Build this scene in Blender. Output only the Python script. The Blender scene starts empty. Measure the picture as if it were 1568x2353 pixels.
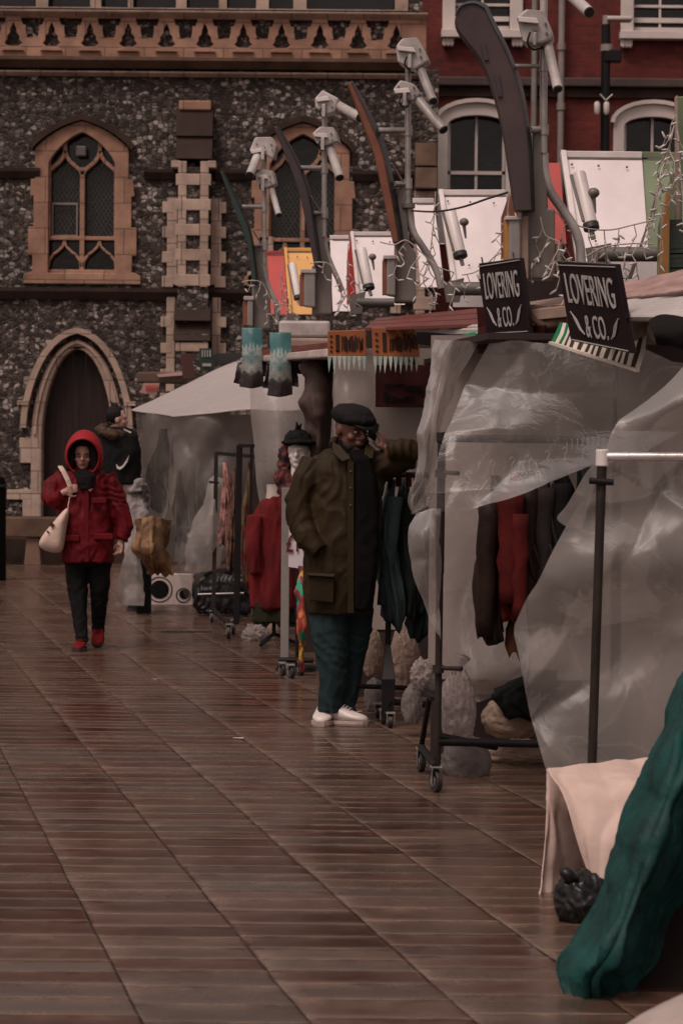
import bpy, bmesh, math, random
from mathutils import Vector, Matrix, noise
from mathutils.geometry import tessellate_polygon
rnd = random.Random(7)
SC = bpy.context.scene
COL = SC.collection
PI = math.pi
RAD = math.radians

# ------------------------------------------------------------------ camera
CAM_H = 1.42
FPX = 6000.0            # focal length in units of a 1568 x 2352 picture
W0, H0 = 1568.0, 2352.0
HORIZ = 1065.0
cd = bpy.data.cameras.new('camera'); cam = bpy.data.objects.new('camera', cd); COL.objects.link(cam)
cd.sensor_fit = 'VERTICAL'; cd.sensor_height = 36.0; cd.sensor_width = 24.0
cd.lens = FPX * 36.0 / H0
cd.clip_start = 0.5; cd.clip_end = 500
PITCH = math.atan((HORIZ - H0 / 2) / FPX)
ROLL = RAD(0.5)
cam.location = (0, 0, CAM_H)
CR = (Matrix.Rotation(PI / 2 + PITCH, 4, 'X') @ Matrix.Rotation(ROLL, 4, 'Z'))
cam.rotation_euler = CR.to_euler()
cd.dof.use_dof = True; cd.dof.focus_distance = 13.0; cd.dof.aperture_fstop = 8.0
SC.camera = cam
CR3 = CR.to_3x3()

# ------------------------------------------------------------------ light
w = bpy.data.worlds.new('World'); SC.world = w; w.use_nodes = True
nt = w.node_tree; bg = nt.nodes['Background']
sky = nt.nodes.new('ShaderNodeTexSky'); sky.sky_type = 'NISHITA'; sky.sun_disc = False
SUN_EL, SUN_AZ = RAD(58), RAD(215)
sky.sun_elevation = SUN_EL; sky.sun_rotation = SUN_AZ; sky.air_density = 1.0; sky.dust_density = 4.0
hs = nt.nodes.new('ShaderNodeHueSaturation'); hs.inputs['Saturation'].default_value = 0.12
mx = nt.nodes.new('ShaderNodeMix'); mx.data_type = 'RGBA'; mx.blend_type = 'MULTIPLY'; mx.inputs['Factor'].default_value = 1
mx.inputs[7].default_value = (1.0, 0.825, 0.765, 1)
nt.links.new(sky.outputs[0], hs.inputs['Color']); nt.links.new(hs.outputs[0], mx.inputs[6])
nt.links.new(mx.outputs[2], bg.inputs[0]); bg.inputs[1].default_value = 0.085
sd = bpy.data.lights.new('sun', 'SUN'); sd.energy = 1.0; sd.angle = RAD(20); sd.color = (1.0, 0.88, 0.80)
so = bpy.data.objects.new('sun', sd); COL.objects.link(so)
so.rotation_euler = Vector((math.sin(SUN_AZ) * math.cos(SUN_EL), math.cos(SUN_AZ) * math.cos(SUN_EL), math.sin(SUN_EL))).to_track_quat('Z', 'Y').to_euler()
vs = SC.view_settings; vs.view_transform = 'Standard'; vs.look = 'None'; vs.gamma = 1; vs.use_curve_mapping = False
vs.exposure = 0.55

# ------------------------------------------------------------------ helpers
def ray(x, y):
    return CR3 @ Vector(((x - W0 / 2) / FPX, -(y - H0 / 2) / FPX, -1.0))
def V(x, y, d):
    r = ray(x, y); return Vector((0, 0, CAM_H)) + r * (d / r.y)
def G(x, y):
    r = ray(x, y); return Vector((0, 0, CAM_H)) + r * (-CAM_H / r.z)
def GX(x, d):
    p = V(x, HORIZ + CAM_H * FPX / d, d); p.z = 0; return p
def ppm(d): return FPX / d
class Fr:
    """upright local frame anchored at one pixel at one distance"""
    def __init__(s, x, y, d): s.x, s.y, s.d, s.o, s.k = x, y, d, V(x, y, d), FPX / d
    def at(s, x, y, dy=0.0): return Vector((s.o.x + (x - s.x) / s.k, s.d + dy, s.o.z - (y - s.y) / s.k))

def srgb(c):
    def f(v):
        v /= 255.0
        return v / 12.92 if v <= 0.04045 else ((v + 0.055) / 1.055) ** 2.4
    return tuple(f(v) for v in c)

MATS = {}
def N(nt, t, **k):
    n = nt.nodes.new(t)
    for a, b in k.items():
        if a in n.inputs: n.inputs[a].default_value = b
        else: setattr(n, a, b)
    return n
def pm(name, col, col2=None, rough=0.6, scale=4.0, bump=0.15, metal=0.0, detail=6, mix=(0.35, 0.7), spec=0.5,
       stretch=(1, 1, 1), bscale=None, coat=0.0, rvar=0.15, bdist=0.01, sheen=0.0):
    """procedural painted / cloth / stone surface with uneven tone, gloss and relief"""
    if name in MATS: return MATS[name]
    if rough >= .7 and spec == 0.5: spec = 0.12
    elif rough >= .55 and spec == 0.5: spec = 0.25
    m = bpy.data.materials.new(name); m.use_nodes = True; MATS[name] = m
    nt = m.node_tree; b = nt.nodes['Principled BSDF']; L = nt.links.new
    tc = N(nt, 'ShaderNodeTexCoord'); mp = N(nt, 'ShaderNodeMapping'); mp.inputs['Scale'].default_value = stretch
    L(tc.outputs['Object'], mp.inputs[0])
    nz = N(nt, 'ShaderNodeTexNoise', Scale=scale, Detail=detail, Roughness=0.6); L(mp.outputs[0], nz.inputs['Vector'])
    rp = N(nt, 'ShaderNodeValToRGB'); rp.color_ramp.elements[0].position = mix[0]; rp.color_ramp.elements[1].position = mix[1]
    if col2 is None: col2 = tuple(c * 0.7 for c in col)
    rp.color_ramp.elements[0].color = (*col2, 1); rp.color_ramp.elements[1].color = (*col, 1)
    L(nz.outputs[0], rp.inputs[0]); L(rp.outputs[0], b.inputs['Base Color'])
    n2 = N(nt, 'ShaderNodeTexNoise', Scale=bscale or scale * 6, Detail=4); L(mp.outputs[0], n2.inputs['Vector'])
    if bump:
        bp = N(nt, 'ShaderNodeBump', Strength=bump, Distance=bdist); L(n2.outputs[0], bp.inputs['Height']); L(bp.outputs[0], b.inputs['Normal'])
    mr = N(nt, 'ShaderNodeMapRange'); mr.inputs[3].default_value = max(0.03, rough - rvar); mr.inputs[4].default_value = min(1, rough + rvar)
    L(nz.outputs[0], mr.inputs[0]); L(mr.outputs[0], b.inputs['Roughness'])
    b.inputs['Metallic'].default_value = metal; b.inputs['Specular IOR Level'].default_value = spec
    if coat: b.inputs['Coat Weight'].default_value = coat; b.inputs['Coat Roughness'].default_value = 0.1
    if sheen: b.inputs['Sheen Weight'].default_value = sheen
    return m

def tag(o, label=None, cat=None, group=None, kind=None):
    if label: o['label'] = label
    if cat: o['category'] = cat
    if group: o['group'] = group
    if kind: o['kind'] = kind
    return o
def thing(name, label, cat, loc=(0, 0, 0), group=None):
    o = bpy.data.objects.new(name, None); COL.objects.link(o); o.location = loc; o.empty_display_size = 0.1
    return tag(o, label, cat, group)
def wloc(o):
    p = Vector(o.location)
    while o.parent: o = o.parent; p += Vector(o.location)
    return p

SPLIT = {'quoin', 'weathering', 'clamp', 'flourish', 'border_line', 'bracket', 'collar', 'pocket_flap', 'print', 'hook', 'rod', 'bolt', 'sensor', 'slot'}
class MB:
    def __init__(s): s.v = []; s.f = []; s.m = []
    def add(s, vs, fs, mi=0):
        n = len(s.v); s.v += [Vector(v) for v in vs]; s.f += [tuple(i + n for i in f) for f in fs]; s.m += [mi] * len(fs); return s
    def box(s, c, d, rot=None, mi=0):
        c = Vector(c); hx, hy, hz = d[0] / 2, d[1] / 2, d[2] / 2
        vs = [Vector((x, y, z)) for x in (-hx, hx) for y in (-hy, hy) for z in (-hz, hz)]
        if rot is not None: vs = [rot @ v for v in vs]
        return s.add([c + v for v in vs], [(0, 1, 3, 2), (4, 6, 7, 5), (0, 4, 5, 1), (2, 3, 7, 6), (0, 2, 6, 4), (1, 5, 7, 3)], mi)
    def bar(s, a, b, wx, wy, up=(0, 0, 1), mi=0):
        a, b = Vector(a), Vector(b); d = b - a; L = d.length; z = d / L; u = Vector(up)
        if abs(z.dot(u)) > 0.98: u = Vector((0, 1, 0))
        x = u.cross(z).normalized(); y = z.cross(x)
        return s.box((a + b) / 2, (wx, wy, L), Matrix((x, y, z)).transposed(), mi)
    def hexa(s, front, dv, mi=0, mi_side=None):
        """polygon (any n) extruded by vector dv"""
        n = len(front); dv = Vector(dv); vs = [Vector(p) for p in front]
        if n == 4: tr = [(0, 1, 2, 3)]
        else: tr = [tuple(t) for t in tessellate_polygon([vs])]
        s.add(vs + [v + dv for v in vs], tr + [tuple(i + n for i in reversed(t)) for t in tr], mi)
        k = len(s.v) - 2 * n
        for i in range(n):
            j = (i + 1) % n
            s.f.append((k + i, k + j, k + n + j, k + n + i)); s.m.append(mi if mi_side is None else mi_side)
        return s
    def holed(s, outer, holes, dv, mi=0, mi_in=None):
        dv = Vector(dv); loops = [[Vector(p) for p in outer]] + [[Vector(p) for p in h] for h in holes]
        tr = tessellate_polygon(loops); vs = [v for l in loops for v in l]; n = len(vs)
        s.add(vs + [v + dv for v in vs], [tuple(t) for t in tr] + [tuple(i + n for i in reversed(t)) for t in tr], mi)
        k = len(s.v) - 2 * n; o = 0
        for li, l in enumerate(loops):
            for i in range(len(l)):
                j = (i + 1) % len(l)
                s.f.append((k + o + i, k + o + j, k + n + o + j, k + n + o + i)); s.m.append(mi if (li == 0 or mi_in is None) else mi_in)
            o += len(l)
        return s
    def tube(s, pts, r, n=10, cap=True, mi=0, flat=None):
        pts = [Vector(p) for p in pts]; m = len(pts)
        rs = r if isinstance(r, (list, tuple)) else [r] * m
        prev = None; rings = []
        for i, p in enumerate(pts):
            t = (pts[min(i + 1, m - 1)] - pts[max(i - 1, 0)]).normalized()
            if prev is None:
                a = Vector((0, 0, 1)) if abs(t.z) < 0.9 else Vector((1, 0, 0)); u = t.cross(a).normalized()
            else:
                u = (prev - t * prev.dot(t)); u = u.normalized() if u.length > 1e-6 else t.orthogonal().normalized()
            prev = u; w_ = t.cross(u)
            rr = rs[i]; ra, rb = rr if isinstance(rr, tuple) else (rr, rr)
            rings.append([p + u * (math.cos(2 * PI * k / n) * ra) + w_ * (math.sin(2 * PI * k / n) * rb) for k in range(n)])
        vs = [v for rg in rings for v in rg]; fs = []
        for i in range(m - 1):
            for k in range(n):
                k2 = (k + 1) % n; fs.append((i * n + k, i * n + k2, (i + 1) * n + k2, (i + 1) * n + k))
        if cap: fs += [tuple(reversed(range(n))), tuple((m - 1) * n + k for k in range(n))]
        return s.add(vs, fs, mi)
    def rings(s, rings, cap=True, mi=0, closed=True):
        n = len(rings[0]); m = len(rings); vs = [v for r in rings for v in r]; fs = []
        for i in range(m - 1):
            for k in range(n if closed else n - 1):
                k2 = (k + 1) % n; fs.append((i * n + k, i * n + k2, (i + 1) * n + k2, (i + 1) * n + k))
        if cap: fs += [tuple(reversed(range(n))), tuple((m - 1) * n + k for k in range(n))]
        return s.add(vs, fs, mi)
    def ell(s, c, r, rot=None, n=16, m=10, mi=0):
        c = Vector(c); R = []
        for i in range(1, m):
            a = PI * i / m
            R.append([Vector((r[0] * math.sin(a) * math.cos(2 * PI * k / n), r[1] * math.sin(a) * math.sin(2 * PI * k / n), r[2] * math.cos(a))) for k in range(n)])
        if rot is not None: R = [[rot @ v for v in g] for g in R]
        k0 = len(s.v); s.rings([[c + v for v in g] for g in R], cap=False, mi=mi)
        top = Vector((0, 0, r[2])); bot = -top
        if rot is not None: top, bot = rot @ top, rot @ bot
        s.v += [c + top, c + bot]; t = len(s.v) - 2
        for k in range(n):
            s.f.append((t, k0 + (k + 1) % n, k0 + k)); s.m.append(mi)
            s.f.append((t + 1, k0 + (m - 2) * n + k, k0 + (m - 2) * n + (k + 1) % n)); s.m.append(mi)
        return s
    def build(s, name, mats, parent=None, smooth=False, bevel=0.0, kind=None, label=None, cat=None, group=None, bseg=2):
        if name in SPLIT and not getattr(s, 'one', 0):
            par = list(range(len(s.v)))
            def find(i):
                while par[i] != i: par[i] = par[par[i]]; i = par[i]
                return i
            for f in s.f:
                for i in f[1:]: par[find(i)] = find(f[0])
            gr = {}
            for f, m in zip(s.f, s.m): gr.setdefault(find(f[0]), []).append((f, m))
            first = None
            for g in gr.values():
                q = MB(); q.one = 1; mp = {}
                for f, m in g:
                    for i in f:
                        if i not in mp: mp[i] = len(q.v); q.v.append(s.v[i])
                    q.f.append(tuple(mp[i] for i in f)); q.m.append(m)
                o = q.build(name, mats, parent, smooth, bevel, kind, label, cat, group, bseg); first = first or o
            return first
        if not isinstance(mats, (list, tuple)): mats = [mats]
        if parent is not None: off = wloc(parent)
        else:
            lo = [min(v[i] for v in s.v) for i in range(3)]; hi = [max(v[i] for v in s.v) for i in range(3)]
            off = Vector(((lo[0] + hi[0]) / 2, (lo[1] + hi[1]) / 2, lo[2]))
        me = bpy.data.meshes.new(name); me.from_pydata([tuple(v - off) for v in s.v], [], s.f)
        for m_ in mats: me.materials.append(m_)
        for p, i in zip(me.polygons, s.m): p.material_index = i
        bm = bmesh.new(); bm.from_mesh(me); bmesh.ops.recalc_face_normals(bm, faces=bm.faces); bm.to_mesh(me); bm.free()
        if smooth:
            for p in me.polygons: p.use_smooth = True
            if smooth == 'auto': me.set_sharp_from_angle(angle=RAD(40))
        o = bpy.data.objects.new(name, me); COL.objects.link(o)
        if parent is not None: o.parent = parent
        else: o.location = off
        if bevel:
            bv = o.modifiers.new('bevel', 'BEVEL'); bv.width = bevel; bv.segments = bseg; bv.limit_method = 'ANGLE'; bv.angle_limit = RAD(35)
        return tag(o, label, cat, group, kind)
def copy_tree(o, loc=None, rotz=None, parent=None):
    c = o.copy(); COL.objects.link(c)
    if parent is not None: c.parent = parent
    if loc is not None: c.location = loc
    if rotz is not None: c.rotation_euler = (0, 0, rotz)
    for ch in [x for x in list(bpy.data.objects) if x.parent == o]: copy_tree(ch, parent=c)
    return c
def fbm(p, s, o=4): return noise.fractal(p * s, 1.0, 2.0, o)
def union(name, mb, mat, parent, voxel=0.01, smooth=4, disp=None, kids=None):
    """overlapping closed solids fused into one continuous skin (voxel remesh), smoothed, then folded by disp(p, n)"""
    o = mb.build(name, mat, parent, smooth=True)
    r = o.modifiers.new('r', 'REMESH'); r.mode = 'VOXEL'; r.voxel_size = voxel; r.use_smooth_shade = True
    sm = o.modifiers.new('s', 'SMOOTH'); sm.iterations = smooth; sm.factor = 0.5
    dg = bpy.context.evaluated_depsgraph_get(); me = bpy.data.meshes.new_from_object(o.evaluated_get(dg))
    o.modifiers.clear(); old = o.data; o.data = me; bpy.data.meshes.remove(old); me.name = name
    if disp:
        off = wloc(o); cs = [(v.co.copy(), v.normal.copy()) for v in me.vertices]
        for v, (c, n) in zip(me.vertices, cs): v.co = disp(c + off, n) - off
    for p in me.polygons: p.use_smooth = True
    return o
def smoothstep(a, b, x):
    t = max(0.0, min(1.0, (x - a) / (b - a))); return t * t * (3 - 2 * t)
def catmull(P, k):
    """Catmull-Rom through points, k steps a span"""
    out = []; n = len(P)
    for i in range(n - 1):
        a, b, c, d = P[max(i - 1, 0)], P[i], P[i + 1], P[min(i + 2, n - 1)]
        for j in range(k):
            t = j / k
            out.append(0.5 * ((2 * b) + (c - a) * t + (2 * a - 5 * b + 4 * c - d) * t * t + (3 * b - a - 3 * c + d) * t ** 3))
    out.append(P[-1]); return out
def linear(P, k):
    out = []
    for i in range(len(P) - 1): out += [P[i].lerp(P[i + 1], j / k) for j in range(k)]
    return out + [P[-1]]
def sheet(name, rows, mat, parent=None, ku=12, kv=12, lin=False, fold=None, amp=0.02, sc=3.0, ridge=0.0, thick=0.0, seed=0, **kw):
    """cloth or plastic sheet: rows of control points, smoothly interpolated, crumpled along its normal"""
    R = [catmull([Vector(p) for p in r], ku) for r in rows]
    cols = [(linear if lin else catmull)([R[i][j] for i in range(len(R))], kv) for j in range(len(R[0]))]
    nu, nv = len(cols), len(cols[0]); sv = Vector((seed * 7.1, seed * 3.3, seed))
    P = [[cols[i][j] for j in range(nv)] for i in range(nu)]
    rr_ = random.Random(seed + 11); PLE = []
    for q_ in range(6):
        a_ = rr_.uniform(-1.1, 1.1); PLE.append((math.cos(a_), math.sin(a_), sc * rr_.uniform(.45, 1.3), rr_.uniform(.6, 1.3) * (1 if q_ % 2 else -1), rr_.random()))
    mb = MB(); Q = []
    for i in range(nu):
        row = []
        for j in range(nv):
            a = P[min(i + 1, nu - 1)][j] - P[max(i - 1, 0)][j]; b = P[i][min(j + 1, nv - 1)] - P[i][max(j - 1, 0)]
            n = a.cross(b); n = n.normalized() if n.length > 1e-9 else Vector((0, -1, 0))
            p = P[i][j]; q = p + sv
            h = amp * noise.fractal(q * sc, 1, 2, 5)
            if fold:
                fu, fv_ = i / (nu - 1), j / (nv - 1); fw = fu * fold[0] + .55 * noise.noise(Vector((fv_ * 2.2, fu * 1.5, seed + .5))) + .12 * noise.noise(Vector((fv_ * 7, fu * 3, seed)))
                h += fold[1] * (.35 + .65 * fv_) * ((1 - abs((fw % 1.0) - .5) * 2) ** 1.3 - .5) * (.6 + .8 * noise.noise(Vector((math.floor(fw) * 1.7, fv_ * 2, 3))))
            if ridge:
                wv = noise.noise(q * 1.1) * .35 + noise.noise(q * 3.1) * .10
                for (dx, dz, fq, am, ph) in PLE:
                    c_ = (p.x * dx + p.z * dz) * fq + ph + wv * fq * .35
                    t_ = abs((c_ % 1.0) - .5) * 2; mk = max(0.0, .5 + 1.6 * noise.noise(q * 1.3 + Vector((ph, 0, ph))))
                    h += ridge * am * (1 - t_) ** 2.2 * min(1, mk)
            row.append(p + n * h)
        Q.append(row)
    mb.add([p for r in Q for p in r], [(i * nv + j, (i + 1) * nv + j, (i + 1) * nv + j + 1, i * nv + j + 1) for i in range(nu - 1) for j in range(nv - 1)])
    o = mb.build(name, mat, parent, smooth=True, **kw)
    if thick:
        s_ = o.modifiers.new('t', 'SOLIDIFY'); s_.thickness = thick; s_.offset = 0
    return o
def text(name, body, size, p0, ux, uy, mat, parent, ext=0.002, sx=1.0, shear=0.0, align='CENTER', bold=0.0, fit=None):
    cu = bpy.data.curves.new(name, 'FONT'); cu.body = body; cu.size = size; cu.extrude = ext; cu.align_x = align; cu.align_y = 'CENTER'; cu.offset = bold; cu.shear = shear
    t = bpy.data.objects.new(name, cu); COL.objects.link(t)
    me = bpy.data.meshes.new_from_object(t.evaluated_get(bpy.context.evaluated_depsgraph_get()))
    bpy.data.objects.remove(t); me.name = name
    if fit:
        xs = [v.co.x for v in me.vertices]; ys = [v.co.y for v in me.vertices]; zs = [v.co.z for v in me.vertices]
        for v in me.vertices: v.co = Vector(((v.co.x - (min(xs) + max(xs)) / 2) / (max(xs) - min(xs)) * fit[0], (v.co.y - (min(ys) + max(ys)) / 2) / (max(ys) - min(ys)) * fit[1], v.co.z))
    ux, uy = Vector(ux), Vector(uy); n = ux.cross(uy).normalized(); off = wloc(parent)
    for v in me.vertices: v.co = Vector(p0) + ux * (v.co.x * sx) + uy * v.co.y + n * v.co.z - off
    me.materials.clear(); me.materials.append(mat)
    o = bpy.data.objects.new(name, me); COL.objects.link(o); o.parent = parent; return o
# ------------------------------------------------------------------ ground
def paving_mat():
    m = bpy.data.materials.new('wet_paving'); m.use_nodes = True; nt = m.node_tree; b = nt.nodes['Principled BSDF']; L = nt.links.new
    def M(op, a, c=None, e=None):
        n = N(nt, 'ShaderNodeMath', operation=op)
        for i, v in enumerate((a, c, e)):
            if v is None: continue
            if isinstance(v, (int, float)): n.inputs[i].default_value = v
            else: L(v, n.inputs[i])
        return n.outputs[0]
    tc = N(nt, 'ShaderNodeTexCoord'); sp = N(nt, 'ShaderNodeSeparateXYZ'); L(tc.outputs['Object'], sp.inputs[0])
    X, Y = sp.outputs[0], sp.outputs[1]
    wn = N(nt, 'ShaderNodeTexNoise', Scale=2.2, Detail=2); L(tc.outputs['Object'], wn.inputs['Vector'])
    wob = M('MULTIPLY', M('SUBTRACT', wn.outputs[0], 0.5), 0.035)
    u = M('ADD', M('DIVIDE', M('SUBTRACT', M('ADD', X, M('MULTIPLY', Y, 0.188)), 0.751), 0.4255), wob)
    su = M('FLOOR', u); fu = M('FRACT', u)
    w1 = N(nt, 'ShaderNodeTexWhiteNoise', noise_dimensions='1D'); L(su, w1.inputs['W'])
    v0 = M('ADD', M('DIVIDE', M('ADD', Y, M('MULTIPLY', X, -0.01)), 0.195), M('MULTIPLY', w1.outputs['Value'], 5.0))
    # uneven course depth
    v = M('ADD', M('ADD', v0, wob), M('MULTIPLY', M('SINE', M('MULTIPLY', M('ADD', v0, M('MULTIPLY', su, 3.1)), 0.9)), 0.22))
    sv = M('FLOOR', v); fv = M('FRACT', v)
    cid = N(nt, 'ShaderNodeCombineXYZ'); L(su, cid.inputs[0]); L(sv, cid.inputs[1])
    w2 = N(nt, 'ShaderNodeTexWhiteNoise', noise_dimensions='3D'); L(cid.outputs[0], w2.inputs['Vector'])
    du = M('MULTIPLY', M('MINIMUM', fu, M('SUBTRACT', 1.0, fu)), 0.4255)
    dv = M('MULTIPLY', M('MINIMUM', fv, M('SUBTRACT', 1.0, fv)), 0.195)
    ju = M('SUBTRACT', 1.0, M('SMOOTH_MIN', M('DIVIDE', du, 0.008), 1.0, 0.3)); jv = M('SUBTRACT', 1.0, M('SMOOTH_MIN', M('DIVIDE', dv, 0.009), 1.0, 0.3))
    jn = N(nt, 'ShaderNodeTexNoise', Scale=3.5, Detail=5, Roughness=.7); L(tc.outputs['Object'], jn.inputs['Vector'])
    jm = N(nt, 'ShaderNodeMapRange'); jm.inputs[1].default_value = .38; jm.inputs[2].default_value = .6; jm.inputs[3].default_value = .28; jm.inputs[4].default_value = 1.0; L(jn.outputs[0], jm.inputs[0])
    joint0 = M('MAXIMUM', M('MULTIPLY', ju, .35), M('MULTIPLY', jv, 0.8)); joint0.node.use_clamp = True  # pale joint fill, its lightness also painting the glint of wet edges
    # pale band painting the wet sheen along long joints and far slab edges
    band = M('ADD', M('MULTIPLY', M('POWER', M('SUBTRACT', 1.0, fu), 10.0), .30), M('MULTIPLY', M('POWER', fv, 5.0), .45))
    joint = M('MULTIPLY', M('MAXIMUM', joint0, band), jm.outputs[0]); joint.node.use_clamp = True
    big = N(nt, 'ShaderNodeTexNoise', Scale=0.55, Detail=4, Roughness=0.6); L(tc.outputs['Object'], big.inputs['Vector'])
    med = N(nt, 'ShaderNodeTexNoise', Scale=7, Detail=8, Roughness=0.7); L(tc.outputs['Object'], med.inputs['Vector'])
    fine = N(nt, 'ShaderNodeTexNoise', Scale=90, Detail=3, Roughness=0.7); L(tc.outputs['Object'], fine.inputs['Vector'])
    rp = N(nt, 'ShaderNodeValToRGB'); cr = rp.color_ramp
    cr.elements[0].color = (*PAVE[0], 1); cr.elements[1].color = (*PAVE[1], 1)
    for pos, c in ((0.35, PAVE[2]), (0.55, PAVE[3]), (0.8, PAVE[4])):
        e = cr.elements.new(pos); e.color = (*c, 1)
    L(M('ADD', M('MULTIPLY', w2.outputs['Value'], 0.62), M('MULTIPLY', big.outputs[0], 0.36)), rp.inputs[0])
    mxc = N(nt, 'ShaderNodeMix', data_type='RGBA'); L(joint, mxc.inputs['Factor']); L(rp.outputs[0], mxc.inputs[6]); mxc.inputs[7].default_value = (*PAVE[5], 1)
    mul = N(nt, 'ShaderNodeMix', data_type='RGBA', blend_type='MULTIPLY'); mul.inputs['Factor'].default_value = 1
    mr = N(nt, 'ShaderNodeMapRange'); mr.inputs[1].default_value = .3; mr.inputs[2].default_value = .7; mr.inputs[3].default_value = 0.8; mr.inputs[4].default_value = 1.15; L(med.outputs[0], mr.inputs[0])
    L(mxc.outputs[2], mul.inputs[6]); L(mr.outputs[0], mul.inputs[7]); L(mul.outputs[2], b.inputs['Base Color'])
    # wetness: films of water, rougher dry tops
    mr2 = N(nt, 'ShaderNodeMapRange'); mr2.inputs[1].default_value = .35; mr2.inputs[2].default_value = .65; mr2.inputs[3].default_value = 0.08; mr2.inputs[4].default_value = 0.34
    L(M('ADD', M('MULTIPLY', big.outputs[0], 0.6), M('MULTIPLY', med.outputs[0], 0.4)), mr2.inputs[0])
    L(M('ADD', mr2.outputs[0], M('MULTIPLY', M('SUBTRACT', w2.outputs['Value'], 0.5), 0.1)), b.inputs['Roughness'])
    b.inputs['Specular IOR Level'].default_value = 0.5
    # relief: dished slab tops, joints, per-slab tilt, grain
    w3 = N(nt, 'ShaderNodeTexWhiteNoise', noise_dimensions='3D'); ad = N(nt, 'ShaderNodeVectorMath', operation='ADD'); ad.inputs[1].default_value = (17, 5, 3)
    L(cid.outputs[0], ad.inputs[0]); L(ad.outputs[0], w3.inputs['Vector'])
    tilt = M('MULTIPLY', M('SUBTRACT', fv, 0.5), M('MULTIPLY', M('SUBTRACT', w3.outputs['Value'], 0.25), 0.016))
    edge = M('MULTIPLY', M('POWER', M('ABSOLUTE', M('SUBTRACT', M('MULTIPLY', fv, 2.0), 1.0)), 6.0), -0.006)
    edgeu = M('MULTIPLY', M('POWER', M('ABSOLUTE', M('SUBTRACT', M('MULTIPLY', fu, 2.0), 1.0)), 14.0), -0.004)
    h = M('ADD', M('ADD', tilt, M('ADD', edge, edgeu)), M('ADD', M('ADD', M('MULTIPLY', jv, -0.004), M('MULTIPLY', ju, -0.010)), M('ADD', M('MULTIPLY', med.outputs[0], 0.0022), M('MULTIPLY', fine.outputs[0], 0.0005))))
    bp = N(nt, 'ShaderNodeBump', Strength=0.8, Distance=1.0); L(h, bp.inputs['Height']); L(bp.outputs[0], b.inputs['Normal'])
    return m
PAVE = [(0.028, 0.015, 0.011), (0.135, 0.088, 0.064), (0.066, 0.029, 0.020), (0.088, 0.050, 0.034), (0.058, 0.038, 0.028), (0.32, 0.22, 0.17)]
gm = MB(); gm.add([(-60, -10, 0), (60, -10, 0), (60, 120, 0), (-60, 120, 0)], [(0, 1, 2, 3)])
me = bpy.data.meshes.new('ground'); me.from_pydata([tuple(v) for v in gm.v], [], gm.f); me.materials.append(paving_mat())
go = bpy.data.objects.new('ground', me); COL.objects.link(go); go['kind'] = 'structure'

# ------------------------------------------------------------------ flint guildhall
def flint_mat():
    m = bpy.data.materials.new('knapped_flint'); m.use_nodes = True; nt = m.node_tree; b = nt.nodes['Principled BSDF']; L = nt.links.new
    tc = N(nt, 'ShaderNodeTexCoord'); mp = N(nt, 'ShaderNodeMapping'); mp.inputs['Scale'].default_value = (13.5, 1.0, 18.0)
    wn = N(nt, 'ShaderNodeTexNoise', Scale=1.5, Detail=2); L(tc.outputs['Object'], wn.inputs['Vector'])
    va = N(nt, 'ShaderNodeMix', data_type='VECTOR'); va.inputs['Factor'].default_value = 0.0
    L(tc.outputs['Object'], mp.inputs[0])
    vo = N(nt, 'ShaderNodeTexVoronoi', Scale=1.0, Randomness=0.75, distance='CHEBYCHEV'); L(mp.outputs[0], vo.inputs['Vector'])
    ve = N(nt, 'ShaderNodeTexVoronoi', Scale=1.0, Randomness=0.75, feature='DISTANCE_TO_EDGE'); L(mp.outputs[0], ve.inputs['Vector'])
    sx = N(nt, 'ShaderNodeSeparateColor'); L(vo.outputs['Color'], sx.inputs[0])
    big = N(nt, 'ShaderNodeTexNoise', Scale=0.9, Detail=5, Roughness=0.65); L(tc.outputs['Object'], big.inputs['Vector'])
    mm = N(nt, 'ShaderNodeMath', operation='MULTIPLY_ADD'); L(big.outputs[0], mm.inputs[0]); mm.inputs[1].default_value = 1.3; mm.inputs[2].default_value = -0.65
    a2 = N(nt, 'ShaderNodeMath', operation='ADD'); L(sx.outputs[0], a2.inputs[0]); L(mm.outputs[0], a2.inputs[1])
    rp = N(nt, 'ShaderNodeValToRGB'); cr = rp.color_ramp; cr.interpolation = 'LINEAR'
    cr.elements[0].color = (0.010, 0.008, 0.008, 1); cr.elements[1].color = (0.34, 0.29, 0.27, 1)
    for pos, c in ((0.28, (0.024, 0.018, 0.016)), (0.52, (0.050, 0.037, 0.032)), (0.72, (0.100, 0.080, 0.074)), (0.90, (0.22, 0.185, 0.172))):
        e = cr.elements.new(pos); e.color = (*c, 1)
    L(a2.outputs[0], rp.inputs[0])
    mr = N(nt, 'ShaderNodeMapRange'); mr.inputs[1].default_value = 0.02; mr.inputs[2].default_value = 0.10; L(ve.outputs['Distance'], mr.inputs[0])
    mc = N(nt, 'ShaderNodeMix', data_type='RGBA'); L(mr.outputs[0], mc.inputs['Factor']); mc.inputs[6].default_value = (0.075, 0.050, 0.038, 1); L(rp.outputs[0], mc.inputs[7])
    L(mc.outputs[2], b.inputs['Base Color']); b.inputs['Roughness'].default_value = 0.5; b.inputs['Specular IOR Level'].default_value = .25
    bp = N(nt, 'ShaderNodeBump', Strength=0.9, Distance=0.03); L(mr.outputs[0], bp.inputs['Height'])
    n3 = N(nt, 'ShaderNodeTexNoise', Scale=40, Detail=2); L(tc.outputs['Object'], n3.inputs['Vector'])
    b2 = N(nt, 'ShaderNodeBump', Strength=0.5, Distance=0.02); L(n3.outputs[0], b2.inputs['Height']); L(bp.outputs[0], b2.inputs['Normal']); L(b2.outputs[0], b.inputs['Normal'])
    return m
FLINT = flint_mat()
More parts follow.
